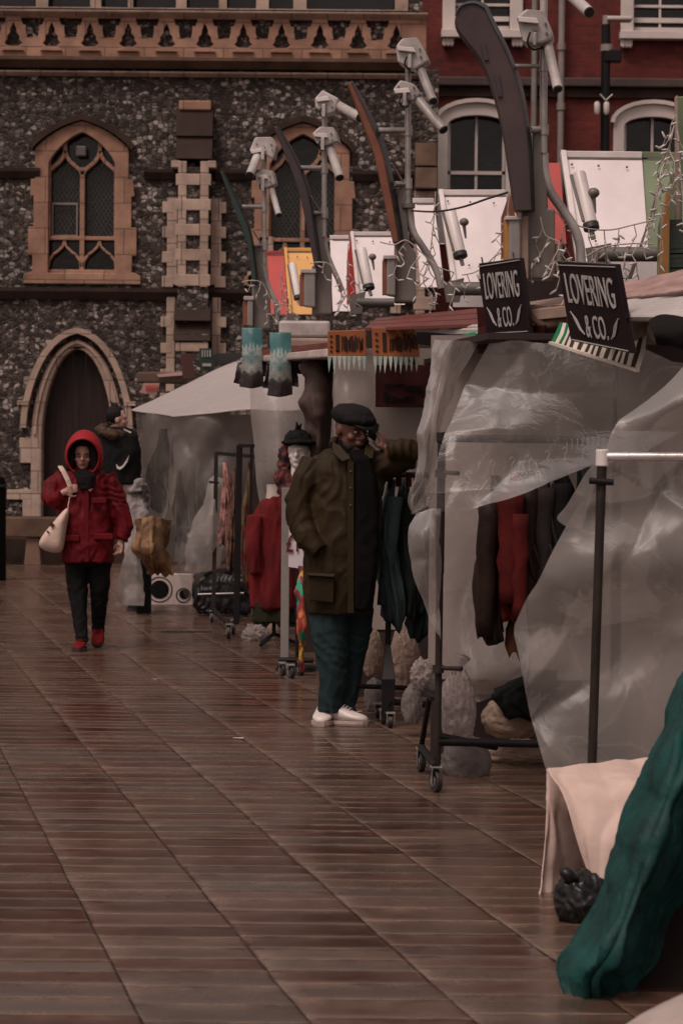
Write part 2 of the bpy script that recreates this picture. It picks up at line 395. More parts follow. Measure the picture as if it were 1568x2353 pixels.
def course_mat(name, c1, c2, mortar, bw, bh, rough=0.8, msize=0.006, offset=0.5):
    m = bpy.data.materials.new(name); m.use_nodes = True; nt = m.node_tree; b = nt.nodes['Principled BSDF']; L = nt.links.new
    tc = N(nt, 'ShaderNodeTexCoord'); sp = N(nt, 'ShaderNodeSeparateXYZ'); cb = N(nt, 'ShaderNodeCombineXYZ'); L(tc.outputs['Object'], sp.inputs[0])
    L(sp.outputs[0], cb.inputs[0]); L(sp.outputs[2], cb.inputs[1])
    br = N(nt, 'ShaderNodeTexBrick', Scale=1.0); br.offset = offset; L(cb.outputs[0], br.inputs['Vector'])
    br.inputs['Color1'].default_value = (*c1, 1); br.inputs['Color2'].default_value = (*c2, 1); br.inputs['Mortar'].default_value = (*mortar, 1)
    br.inputs['Mortar Size'].default_value = msize; br.inputs['Brick Width'].default_value = bw; br.inputs['Row Height'].default_value = bh; br.inputs['Mortar Smooth'].default_value = 0.2
    nz = N(nt, 'ShaderNodeTexNoise', Scale=3.0, Detail=8, Roughness=0.7); L(tc.outputs['Object'], nz.inputs['Vector'])
    mr = N(nt, 'ShaderNodeMapRange'); mr.inputs[1].default_value = .3; mr.inputs[2].default_value = .7; mr.inputs[3].default_value = 0.55; mr.inputs[4].default_value = 1.2; L(nz.outputs[0], mr.inputs[0])
    mu = N(nt, 'ShaderNodeMix', data_type='RGBA', blend_type='MULTIPLY'); mu.inputs['Factor'].default_value = 1; L(br.outputs[0], mu.inputs[6]); L(mr.outputs[0], mu.inputs[7])
    L(mu.outputs[2], b.inputs['Base Color']); b.inputs['Roughness'].default_value = rough
    bp = N(nt, 'ShaderNodeBump', Strength=0.5, Distance=0.008); bp.invert = True; L(br.outputs['Fac'], bp.inputs['Height']); L(bp.outputs[0], b.inputs['Normal'])
    return m
ORBR = course_mat('tan_pink_stone', (0.34, 0.185, 0.125), (0.25, 0.128, 0.085), (0.13, 0.07, 0.045), .55, .36, rough=.8, msize=.008)
PALEST = course_mat('pale_pink_stone', (0.42, 0.305, 0.245), (0.32, 0.22, 0.17), (0.15, 0.10, 0.075), .5, .32, rough=.8, msize=.008)
DARKST = pm('sooty_stone', (0.050, 0.030, 0.024), (0.024, 0.015, 0.013), rough=0.75, scale=2.5, bump=0.4, bscale=15)
BROWNST = pm('brown_stone', (0.14, 0.085, 0.060), (0.07, 0.042, 0.030), rough=0.75, scale=2.5, bump=0.4, bscale=15)
GLASS = pm('dark_window_glass', (0.012, 0.011, 0.011), (0.006, 0.006, 0.006), rough=0.12, rvar=0.05, scale=3, bump=0.3, bscale=9, spec=0.35)
LEAD = pm('lead_grey', (0.085, 0.072, 0.065), rough=0.5, scale=6)
DOORM = pm('dark_oak_planks', (0.030, 0.012, 0.010), (0.012, 0.006, 0.005), rough=0.6, scale=2.0, stretch=(14, 1, 0.5), bump=0.5, bscale=3)
YW = 36.7
F = Fr(420, 650, YW)
def gothic(cx, hw, ytop, yspring, ybot, n=10, flat=0.0):
    """pointed arch outline in picture units, clockwise from bottom left"""
    pts = [(cx - hw, ybot), (cx - hw, yspring)]
    h = yspring - ytop
    for i in range(1, n + 1):
        t = i / n; a = t * PI / 2
        s = t ** .8 if flat else t
        f = (.5 * s + .5 * math.sin(s * PI / 2)) if flat else (.15 * t + .85 * math.sin(t * PI / 2))
        pts.append((cx - hw * (1 - t ** (1.0 if flat else 1.7)), yspring - h * f))
    for i in range(n - 1, -1, -1):
        t = i / n; s = t ** .8 if flat else t
        f = (.5 * s + .5 * math.sin(s * PI / 2)) if flat else (.15 * t + .85 * math.sin(t * PI / 2))
        pts.append((cx + hw * (1 - t ** (1.0 if flat else 1.7)), yspring - h * f))
    pts.append((cx + hw, ybot)); return pts
def f3(fr, pts, dy=0.0): return [fr.at(x, y, dy) for x, y in pts]
hall = thing('guildhall', 'old flint and brick guildhall with traceried windows closing the view', 'building', (F.at(420, 1300).x, YW, 0))
zg = V(420, 1297, YW).z
def ytop(z): return 1065 - (z - CAM_H) * F.k + (F.at(0, 0).z - V(420, 0, YW).z) * 0
Xl, Xr = -1500, 962
WIN = [(188, 0), (693, 0)]
outer = [(Xl, 1312), (Xr, 1312), (Xr, -190), (Xl, -190)]
holes = []
for cx, _ in WIN:
    holes.append(gothic(cx, 84, 300, 358, 632, flat=1))
holes.append(gothic(181, 86, 798, 1000, 1235))
uw = []   # upper storey lights
for (a, b) in ((-60, 80), (108, 204), (229, 290), (302, 400), (424, 498), (516, 583), (612, 668), (698, 900)):
    holes.append([(a, 28), (a, -150), (b, -150), (b, 28)]); uw.append((a, b))
wall = MB().holed(f3(F, outer), [f3(F, h) for h in holes], (0, 0.9, 0)); wall.build('wall', FLINT, hall)
# upper lights
mb = MB(); gl = MB()
for a, b in uw:
    gl.hexa(f3(F, [(a - 4, 34), (b + 4, 34), (b + 4, -156), (a - 4, -156)], 0.28), (0, 0.03, 0))
up = MB().holed(f3(F, [(-90, 30), (930, 30), (930, -170), (-90, -170)], -0.03), [f3(F, [(a, 22), (a, -150), (b, -150), (b, 22)], -0.03) for a, b in uw], (0, 0.2, 0)).build('window_band', PALEST, hall)
gl.build('leaded_glass', GLASS, up)
# carved frieze: brick chevrons with triangular flint openings
fz = MB()
pk = [31 + 87.3 * i for i in range(-3, 11)]
yt, yb = 48, 146
hol = []
for c in pk:
    # inner triangular opening, stepped sides
    hol.append([(c, 60), (c + 7, 76), (c + 7, 84), (c + 14, 92), (c + 14, 100), (c + 20, 108), (c + 12, 114), (c - 12, 114), (c - 20, 108), (c - 14, 100), (c - 14, 92), (c - 7, 84), (c - 7, 76)])
    d = c + 43.6
    hol.append([(d - 27, 50), (d + 27, 50), (d + 22, 66), (d + 15, 66), (d + 15, 80), (d + 12, 94), (d - 12, 94), (d - 15, 80), (d - 15, 66), (d - 22, 66)])
x0 = pk[0] - 43; x1 = 972
hol = [h for h in hol if max(p[0] for p in h) < x1 - 4]
fz.holed(f3(F, [(x0, yb), (x1, yb), (x1, 47), (x0, 47)], -0.14), [f3(F, h, -0.14) for h in hol], (0, 0.10, 0))
for c in pk:
    if c + 30 < x1:
        fz.add(*[[*f3(F, [(c - 26, 126), (c + 26, 126), (c + 17, 117), (c - 17, 117)], -0.19), *f3(F, [(c - 26, 126), (c + 26, 126), (c + 17, 117), (c - 17, 117)], -0.145)], [(0, 1, 2, 3), (4, 7, 6, 5), (0, 4, 5, 1), (1, 5, 6, 2), (2, 6, 7, 3), (3, 7, 4, 0)]])
fzo = fz.build('frieze', ORBR, hall, bevel=0.008)
MB().hexa(f3(F, [(x0, 150), (x1 - 3, 150), (x1 - 3, 46), (x0, 46)], -0.035), (0, 0.033, 0)).build('frieze_backing', FLINT, hall)
def strip(name, ya, yb_, dep, mat, xa=Xl, xb=975, slope=None):
    m = MB(); sl = slope or 0
    a = F.at(xa, ya, -dep); b = F.at(xb, yb_, -dep)
    m.hexa([F.at(xa, yb_, -dep * 0.5), F.at(xa, (ya * 2 + yb_) / 3, -dep), F.at(xa, ya, -dep), F.at(xa, ya, 0.0), F.at(xa, yb_, 0.0)], (F.at(xb, 0).x - F.at(xa, 0).x, 0, 0))
    return m.build(name, mat, hall)
strip('string_course', 34, 48, 0.24, PALEST, xb=974)
strip('cornice', 140, 163, 0.26, BROWNST, xb=970)
strip('string_course', 170, 180, 0.14, PALEST, xb=966)
strip('string_course', 27, 35, 0.12, DARKST, xb=962)
for xa, xb in ((Xl, 92), (330, 404), (492, 600), (806, 962)):
    strip('string_course', 391, 414, 0.10, DARKST, xa=xa, xb=xb)
strip('string_course', 664, 690, 0.13, DARKST, xb=962)
# windows with tracery
def ribbon(mb, pts, wpx, dy0, dd, fr=F):
    P = pts; n = len(P)
    L_, R_ = [], []
    for i in range(n):
        a = Vector(P[max(i - 1, 0)]); b = Vector(P[min(i + 1, n - 1)]); t = (b - a).normalized(); nn = Vector((-t.y, t.x)) * wpx / 2
        L_.append((P[i][0] + nn.x, P[i][1] + nn.y)); R_.append((P[i][0] - nn.x, P[i][1] - nn.y))
    for i in range(n - 1):
        mb.hexa(f3(fr, [L_[i], L_[i + 1], R_[i + 1], R_[i]], dy0), (0, dd, 0))
for wi, (cx, _) in enumerate(WIN):
    fr = MB()
    out = [(cx - 132, 655), (cx - 132, 636), (cx - 118, 628), (cx - 112, 628), (cx - 112, 590), (cx - 122, 590), (cx - 122, 525), (cx - 110, 525), (cx - 110, 455), (cx - 117, 455), (cx - 117, 415), (cx - 107, 415), (cx - 107, 345)]
    arch = gothic(cx, 107, 282, 348, 632, flat=1)[2:-2]
    right = [(2 * cx - x, y) for x, y in reversed(out)]
    right = [(x + (4 if y > 450 else 0), y) for x, y in right]
    outl = out + arch[0:] + right
    inn = gothic(cx, 76, 308, 380, 630, flat=1)
    fr.holed(f3(F, outl, -0.06), [f3(F, inn, -0.06)], (0, 0.18, 0))
    wo = fr.build('window', ORBR, hall, bevel=0.02)
    tr = MB(); y0 = 0.02; dd = 0.13
    tr.box(F.at(cx, 512, y0 + dd / 2), (11 / F.k, dd, 250 / F.k)); tr.box(F.at(cx, 549, y0 + dd / 2), (160 / F.k, dd * 1.05, 9 / F.k)); tr.box(F.at(cx, 626, y0 + dd / 2), (160 / F.k, dd * 1.1, 10 / F.k))
    for s in (-1, 1):
        c2 = cx + s * 40
        # ogee heads of the lancets
        og = [(0, 348), (4, 362), (12, 374), (24, 384), (35, 394), (39, 404)]
        ribbon(tr, [(c2 + x, y) for x, y in og], 9, y0, dd); ribbon(tr, [(c2 - x, y) for x, y in og], 9, y0, dd)
        ribbon(tr, [(c2, 352), (c2, 336), (c2 + s * 1, 318)], 9, y0, dd)
        lo = [(0, 556), (4, 568), (14, 578), (27, 588), (36, 602), (38, 616)]
        ribbon(tr, [(c2 + x, y) for x, y in lo], 6, y0, dd); ribbon(tr, [(c2 - x, y) for x, y in lo], 6, y0, dd)
        tr.box(F.at(c2 + s * 36, 460, y0 + dd / 2), (7 / F.k, dd * .9, 190 / F.k))
    tr.build('tracery', ORBR, wo, bevel=0.008)
    g = MB().hexa(f3(F, gothic(cx, 100, 290, 345, 634, flat=1), 0.2), (0, 0.03, 0)).build('leaded_glass', GLASS, wo)
    ld = MB()
    for s in (-1, 1):
        xa, xb = cx + s * 40 - 33, cx + s * 40 + 33
        for k in range(-14, 14):   # diamond leading
            for sg in (-1, 1):
                pts = []
                for t in range(0, 2):
                    pass
                # line y = yk + sg*1.6*(x-xa)
                yk = 380 + k * 16
                ya_, yb_ = yk, yk + sg * 1.6 * (xb - xa)
                a = [xa, ya_]; b = [xb, yb_]
                lo_, hi_ = 368, 544
                def clip(p, q):
                    if p[1] < lo_: t = (lo_ - p[1]) / (q[1] - p[1]) if q[1] != p[1] else 2; p = [p[0] + (q[0] - p[0]) * t, lo_] if 0 <= t <= 1 else None
                    elif p[1] > hi_: t = (hi_ - p[1]) / (q[1] - p[1]) if q[1] != p[1] else 2; p = [p[0] + (q[0] - p[0]) * t, hi_] if 0 <= t <= 1 else None
                    return p
                a2, b2 = clip(a, b), clip(b, a)
                if a2 and b2 and abs(a2[0] - b2[0]) > 2: ld.bar(F.at(*a2, 0.185), F.at(*b2, 0.185), 0.009, 0.006)
    ld.build('leading', LEAD, wo)
    hd = MB(); hp = gothic(cx, 118, 274, 344, 345, flat=1)[1:-1]; ribbon(hd, hp, 13, -0.13, 0.13); hd.build('hood_mould', DARKST, wo)
# opening casement in the left window
cs = MB()
for (a, b, c, d) in ((119, 470, 119, 543), (175, 470, 175, 543), (117, 469, 177, 469), (117, 543, 177, 543)):
    cs.bar(F.at(a, b, 0.12), F.at(c, d, 0.12), 0.02, 0.03)
cs.build('casement', pm('grey_painted_iron', (0.22, 0.17, 0.15), rough=0.5), hall)
MB().box(F.at(185, 350, 0.05), (24 / F.k, 0.12, 24 / F.k)).build('wall_lamp', LEAD, hall, bevel=0.02)
# doorway
inn = gothic(181, 80, 803, 1000, 1232); outl = gothic(181, 105, 782, 992, 1232)
extra = [(0, 0)]
do = MB().holed(f3(F, outl, -0.08), [f3(F, inn, -0.08)], (0, 0.3, 0)).build('door_surround', PALEST, hall, bevel=0.03)
d2 = MB(); ribbon(d2, gothic(181, 122, 762, 985, 930)[1:-1], 14, -0.17, 0.17); ribbon(d2, gothic(181, 96, 788, 1000, 1000)[1:-1], 6, -0.11, 0.05)
for x, y in ((59, 928), (303, 928)): d2.box(F.at(x, y, -0.09), (26 / F.k, 0.2, 10 / F.k))
d2.build('hood_mould', PALEST, do)
d3 = MB()
for (xa, ya, xb, yb_) in ((50, 1008, 78, 1066), (22, 1127, 78, 1150), (58, 1150, 78, 1192), (284, 1080, 306, 1150)):
    d3.box(F.at((xa + xb) / 2, (ya + yb_) / 2, -0.04), ((xb - xa) / F.k, 0.09, (yb_ - ya) / F.k))
d3.build('quoin', PALEST, do, bevel=0.008)
dd_ = MB()
for i in range(12):
    x = 98 + i * 14; dd_.box(F.at(x + 7, 1010, 0.2 + (i % 2) * 0.004), (13 / F.k, 0.06, 450 / F.k))
dr = dd_.build('door', DOORM, hall)
MB().tube([F.at(236, 1090, 0.12), F.at(236, 1110, 0.12)], 0.02, 8).build('door_handle', LEAD, dr)
# buttress with pale quoins and dark weathered offsets
bt = MB()
bt.box(F.at(446, 640, -0.16), (70 / F.k, 0.32, 500 / F.k)); bt.box(F.at(446, 1050, -0.22), (72 / F.k, 0.44, 560 / F.k))
bu = bt.build('buttress', FLINT, hall)
q = MB()
for i, y in enumerate(range(405, 662, 57)):      # ladder of pale stones
    q.box(F.at(446, y + 14, -0.325), (80 / F.k, 0.06, 26 / F.k))
for s in (-1, 1):
    q.box(F.at(446 + s * 25, 520, -0.322), (19 / F.k, 0.06, 285 / F.k))
    q.box(F.at(446 + s * 50, 555, -0.03), (24 / F.k, 0.12, 200 / F.k))
    for y in (478, 535, 592, 648): q.box(F.at(446 + s * 60, y, -0.034), (26 / F.k, 0.12, 26 / F.k))
    q.box(F.at(446 + s * 41, 384, -0.2), (20 / F.k, 0.3, 16 / F.k))
    q.box(F.at(446 + s * 52, 790, -0.03), (20 / F.k, 0.12, 220 / F.k))
    for y in (740, 800, 860, 915): q.box(F.at(446 + s * 62, y, -0.034), (26 / F.k, 0.12, 24 / F.k))
q.box(F.at(446, 800, -0.445), (74 / F.k, 0.06, 20 / F.k)); q.box(F.at(446, 915, -0.445), (74 / F.k, 0.06, 24 / F.k))
q.build('quoin', PALEST, bu, bevel=0.01)
wd = MB()
for (ya, yb_, d0, d1) in ((256, 318, 0.10, 0.22), (314, 372, 0.16, 0.34), (690, 740, 0.2, 0.46), (738, 786, 0.3, 0.50)):
    hw = 42
    wd.hexa([F.at(446 - hw, yb_, -d1), F.at(446 - hw, ya, -d0), F.at(446 - hw, ya, 0), F.at(446 - hw, yb_, 0)], (2 * hw / F.k, 0, 0))
wd.build('weathering', DARKST, bu, bevel=0.01)
MB().box(F.at(446, 246, -0.07), (74 / F.k, 0.14, 22 / F.k)).build('cap_stone', ORBR, bu, bevel=0.02)
# right hand corner buttress with weathered stone offset
b2 = MB(); b2.box(F.at(978, 740, 0.1), (44 / F.k, 0.7, 1160 / F.k)); b2o = b2.build('buttress', FLINT, hall)
w2_ = MB()
for (ya, yb_, d0, d1) in ((330, 385, 0.3, 0.42), (388, 438, 0.42, 0.55)):
    w2_.hexa([F.at(948, yb_, -d1), F.at(948, ya, -d0), F.at(948, ya, 0), F.at(948, yb_, 0)], (50 / F.k, 0, 0))
w2_.build('weathering', BROWNST, b2o, bevel=0.02)
q2 = MB()
for y in range(455, 1000, 60):
    q2.box(F.at(972, y, -0.29), (50 / F.k, 0.1, 30 / F.k)); q2.box(F.at(962, y + 30, -0.28), (22 / F.k, 0.1, 32 / F.k))
q2.build('quoin', PALEST, b2o, bevel=0.01)
q4 = MB()
for y, x in ((560, 590), (485, 900), (545, 900), (640, 565)): q4.box(F.at(x + 20, y, -0.02), (34 / F.k, 0.08, 34 / F.k))
for y in range(470, 900, 58): q4.box(F.at(908, y, -0.02), (24 / F.k, 0.08, 28 / F.k))
q4.build('quoin', PALEST, hall, bevel=0.01)
# side return of the hall
MB().box(F.at(962, 566, 4.0) + Vector((-0.3, 0.9, 0)), (0.5, 6, 8.9)).build('return_wall', FLINT, hall)
# plinth
MB().box(F.at(-270, 1268, -0.1), (2460 / F.k, 0.25, 64 / F.k)).build('plinth', DARKST, hall, bevel=0.02)

# stone bench in front of the hall
bY = 35.6
Fb = Fr(80, 1240, bY)
bench = thing('stone_bench', 'long brown stone bench on a stout leg in front of the flint hall', 'bench', (Fb.at(80, 1297).x, bY, 0))
MB().box(Fb.at(-120, 1211, 0.2), (640 / Fb.k, 0.55, 46 / Fb.k)).build('seat', BROWNST, bench, bevel=0.02)
for xx in (76, -160): MB().hexa([Fb.at(xx - 20, 1300, -.02), Fb.at(xx + 20, 1300, -.02), Fb.at(xx + 14, 1234, -.02), Fb.at(xx - 14, 1234, -.02)], (0, 0.45, 0)).build('leg', BROWNST if xx < 0 else pm('worn_stone', (0.2, 0.12, 0.09), rough=0.7), bench, bevel=0.02)

# ------------------------------------------------------------------ red brick building behind
YR = 44.0
REDBR = course_mat('red_brick', (0.095, 0.013, 0.010), (0.145, 0.021, 0.016), (0.085, 0.028, 0.022), 0.23, 0.075, rough=0.75)
REDBR.node_tree.nodes['Principled BSDF'].inputs['Specular IOR Level'].default_value = 0.3
WHP = pm('white_painted_stucco', (0.60, 0.52, 0.49), (0.46, 0.39, 0.36), rough=0.5, scale=1.5, bump=0.1)
R = Fr(1250, 350, YR)
rb = thing('brick_building', 'red brick building with white window surrounds standing behind the stall roofs', 'building', (R.at(1250, 0).x, YR, 0))
seg = lambda cx, hw, yt_, ys, yb_: [(cx - hw, yb_), (cx - hw, ys)] + [(cx + hw * math.sin(RAD(a)), ys - (ys - yt_) * (math.cos(RAD(a)))) for a in range(-75, 76, 15)] + [(cx + hw, ys), (cx + hw, yb_)]
rwins = [(1094, 66, 268, 290, 560), (1497, 66, 268, 290, 560)]
rup = [(1105, 62), (1512, 62)]
hol = [f3(R, seg(*w_)) for w_ in rwins] + [f3(R, [(c - h, 78), (c + h, 78), (c + h, -200), (c - h, -200)]) for c, h in rup]
MB().holed(f3(R, [(880, 1330), (2600, 1330), (2600, -420), (880, -420)]), hol, (0, 0.6, 0)).build('wall', REDBR, rb)
for (cx, hw, yt_, ys, yb_) in rwins:
    wn = MB().holed(f3(R, seg(cx, hw + 25, yt_ - 30, ys - 6, yb_), -0.08), [f3(R, seg(cx, hw, yt_, ys, yb_ - 8), -0.08)], (0, 0.25, 0)).build('window', WHP, rb, bevel=0.02)
    m = MB(); ribbon(m, seg(cx, hw + 28, yt_ - 34, ys - 8, ys)[1:-1], 9, -0.14, 0.1, R); m.build('arch_moulding', WHP, wn)
    MB().hexa(f3(R, seg(cx, hw + 6, yt_ - 6, ys, yb_), 0.2), (0, 0.03, 0)).build('glass', GLASS, wn)
    m = MB(); m.box(R.at(cx, 420, 0.13), (6 / R.k, 0.06, 320 / R.k)); m.box(R.at(cx, 397, 0.12), (hw * 2 / R.k, 0.08, 8 / R.k))
    for s in (-1, 1): m.box(R.at(cx + s * (hw - 3), 420, 0.12), (7 / R.k, 0.08, 290 / R.k))
    m.build('sash', WHP, wn)
for (cx, hw) in rup:
    wn = MB().holed(f3(R, [(cx - hw - 30, 90), (cx + hw + 30, 90), (cx + hw + 30, -220), (cx - hw - 30, -220)], -0.07), [f3(R, [(cx - hw, 78), (cx + hw, 78), (cx + hw, -200), (cx - hw, -200)], -0.07)], (0, 0.25, 0)).build('window', WHP, rb, bevel=0.02)
    MB().hexa(f3(R, [(cx - hw - 4, 80), (cx + hw + 4, 80), (cx + hw + 4, -205), (cx - hw - 4, -205)], 0.2), (0, 0.03, 0)).build('glass', GLASS, wn)
    m = MB(); m.box(R.at(cx, -60, 0.13), (5 / R.k, 0.06, 270 / R.k))
    for y in (66, 44, 12, -20, -60, -100): m.box(R.at(cx, y, 0.12), (hw * 2 / R.k, 0.07, (11 if y == 44 or y == 66 else 6) / R.k))
    m.build('sash', WHP, wn)
    m = MB(); m.box(R.at(cx, 84, -0.12), ((hw * 2 + 66) / R.k, 0.22, 18 / R.k))
    for s in (-1, 1):
        m.box(R.at(cx + s * (hw + 17), 100, -0.08), (26 / R.k, 0.14, 18 / R.k))
        for k in (-8, 0, 8): m.ell(R.at(cx + s * (hw + 17) + k, 108, -0.13), (0.03, 0.04, 0.04), n=8, m=6)
    m.build('sill', WHP, wn, bevel=0.01)
MB().box(R.at(1500, 192, -0.09), (1300 / R.k, 0.18, 20 / R.k)).build('string_course', pm('grey_band', (0.075, 0.05, 0.045), rough=0.6), rb, bevel=0.02)
MB().box(R.at(1500, 214, -0.04), (1300 / R.k, 0.08, 22 / R.k)).build('string_course', DARKST, rb, bevel=0.01)
GRP = pm('grey_pipe_paint', (0.26, 0.22, 0.20), (0.18, 0.15, 0.14), rough=0.45, scale=3)
GRM = pm('dull_grey_steel', (0.23, 0.20, 0.185), (0.15, 0.13, 0.12), rough=0.45, scale=3, bump=0.08)
BLK = pm('black_painted_metal', (0.009, 0.008, 0.008), (0.005, 0.005, 0.005), spec=.2, rough=0.4, scale=6, bump=0.05)
pp = thing('drainpipe', 'grey drainpipe down the red brick wall between its windows', 'pipe', R.at(1282, 1290, -0.2))
MB().tube([R.at(1284, 700, -0.16), R.at(1284, -300, -0.16)], 0.055, 12).build('pipe', GRP, pp, smooth='auto')
m = MB()
for y in (104, 240): m.tube([R.at(1284, y, -0.16), R.at(1284, y + 16, -0.16)], 0.075, 12)
m.build('bracket', GRP, pp, smooth='auto')
pp2 = thing('lamp_post', 'black pole with a flat floodlight head against the red brick wall', 'lamp post', (R.at(1378, 1290, -1.0).x, YR - 1.0, 0))
MB().tube([R.at(1374, 1290, -1.0), R.at(1374, 80, -1.0)], 0.075, 12).build('pole', BLK, pp2, smooth='auto')
m = MB().tube([R.at(1374, 80, -1.0), R.at(1374, 60, -1.0)], 0.06, 10); m.tube([R.at(1376, 125, -1), R.at(1376, 140, -1)], 0.11, 10); m.build('collar', GRP, pp2, smooth='auto')
MB().box(R.at(1403, 68, -1.0), (56 / R.k, 0.3, 9 / R.k)).build('lamp_head', WHP, pp2, bevel=0.02)
MB().box(R.at(1388, 150, -1.0), (40 / R.k, 0.2, 28 / R.k)).build('control_box', BLK, pp2, bevel=0.02)
an = MB(); an.tube([R.at(1373, 252, -1.15), R.at(1360, 238, -1.15)], 0.012, 6); an.tube([R.at(1373, 252, -1.15), R.at(1388, 238, -1.15)], 0.012, 6)
an.build('aerial', WHP, pp2)
an = MB()
for x in (1353, 1374): an.tube([R.at(x, 256, -1.2), R.at(x, 260, -1.2), R.at(x, 278, -1.2), R.at(x, 284, -1.2)], [0.03, 0.05, 0.05, 0.03], 10)
an.build('sensor', WHP, pp2, smooth='auto')
# drain of the first window edge
MB().tube([R.at(1222, 700, -0.2), R.at(1222, -20, -0.2)], 0.05, 10).build('pipe', GRM, rb, smooth='auto')
# ------------------------------------------------------------------ market row
WHM = pm('white_painted_sheet', (0.70, 0.62, 0.62), (0.58, 0.51, 0.51), rough=0.35, scale=1.2, bump=0.06, bscale=4, rvar=0.08, stretch=(3, 3, .4))
WHR = pm('white_rim_paint', (0.70, 0.63, 0.61), (0.5, 0.44, 0.42), rough=0.4, scale=3, bump=0.05)
YEL = pm('yellow_painted_sheet', (0.68, 0.36, 0.10), (0.55, 0.27, 0.07), rough=0.4, scale=2, bump=0.05)
REDP = pm('red_painted_sheet', (0.45, 0.035, 0.025), (0.30, 0.02, 0.015), rough=0.4, scale=2, bump=0.05)
GRN = pm('sage_green_sheet', (0.16, 0.20, 0.11), (0.10, 0.13, 0.075), rough=0.45, scale=2, bump=0.05)
DGRN = pm('dark_green_louvre', (0.03, 0.045, 0.03), rough=0.5)
ORP = pm('orange_yellow_post', (0.42, 0.20, 0.04), (0.30, 0.13, 0.03), rough=0.5, scale=4)
ORG = pm('orange_board', (0.30, 0.085, 0.02), (0.22, 0.058, 0.014), rough=0.45, scale=3)
GALV = pm('galvanised_tube', (0.44, 0.39, 0.37), (0.22, 0.19, 0.18), rough=0.32, metal=0.35, scale=6, bump=0.05)
COLM = pm('brown_grey_column', (0.17, 0.14, 0.125), (0.11, 0.09, 0.08), rough=0.5, scale=3, bump=0.1, stretch=(3, 3, .5))
LGT = pm('pale_grey_housing', (0.48, 0.43, 0.41), (0.22, 0.19, 0.175), rough=0.4, scale=4, bump=0.05, bscale=12)
BOXM = pm('grey_junction_box', (0.24, 0.215, 0.20), (0.17, 0.15, 0.14), rough=0.5, scale=4)
DKM = pm('dark_rubber', (0.02, 0.017, 0.017), rough=0.5)
PURP = pm('faded_purple_brown_board', (0.085, 0.058, 0.058), (0.030, 0.020, 0.020), spec=.25, rough=0.5, scale=1.6, bump=0.1)
RUST = pm('rust_orange_board', (0.23, 0.070, 0.030), (0.12, 0.036, 0.018), rough=0.5, scale=4)
DPUR = pm('dark_plum_board', (0.045, 0.028, 0.030), (0.022, 0.015, 0.016), rough=0.5, scale=3)
TEALD = pm('dark_green_board', (0.012, 0.035, 0.028), (0.008, 0.018, 0.015), rough=0.5, scale=3)
REDSL = pm('red_brown_slats', (0.16, 0.03, 0.02), (0.10, 0.018, 0.013), rough=0.45, scale=4, stretch=(1, 1, 6))
CRM = pm('weathered_cream_timber', (0.34, 0.24, 0.19), (0.22, 0.15, 0.12), rough=0.6, scale=5)
MAR = pm('maroon_cloth', (0.060, 0.016, 0.016), (0.035, 0.010, 0.010), rough=0.8, scale=5)
GRW = pm('grey_stall_wall', (0.26, 0.21, 0.19), (0.20, 0.16, 0.145), rough=0.4, scale=0.8, bump=0.5, bscale=60, bdist=.003, detail=3)
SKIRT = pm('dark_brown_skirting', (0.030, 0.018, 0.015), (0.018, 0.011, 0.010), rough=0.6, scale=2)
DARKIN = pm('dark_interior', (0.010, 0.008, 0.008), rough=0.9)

def vq(pts, d, dv=None, mb=None, mi=0):
    """polygon of picture points at distance d (or one distance a point), given thickness"""
    ds = d if isinstance(d, (list, tuple)) else [d] * len(pts)
    P = [V(x, y, q) for (x, y), q in zip(pts, ds)]
    if dv is None: dv = (0, 0.03, 0)
    return (mb or MB()).hexa(P, dv, mi)

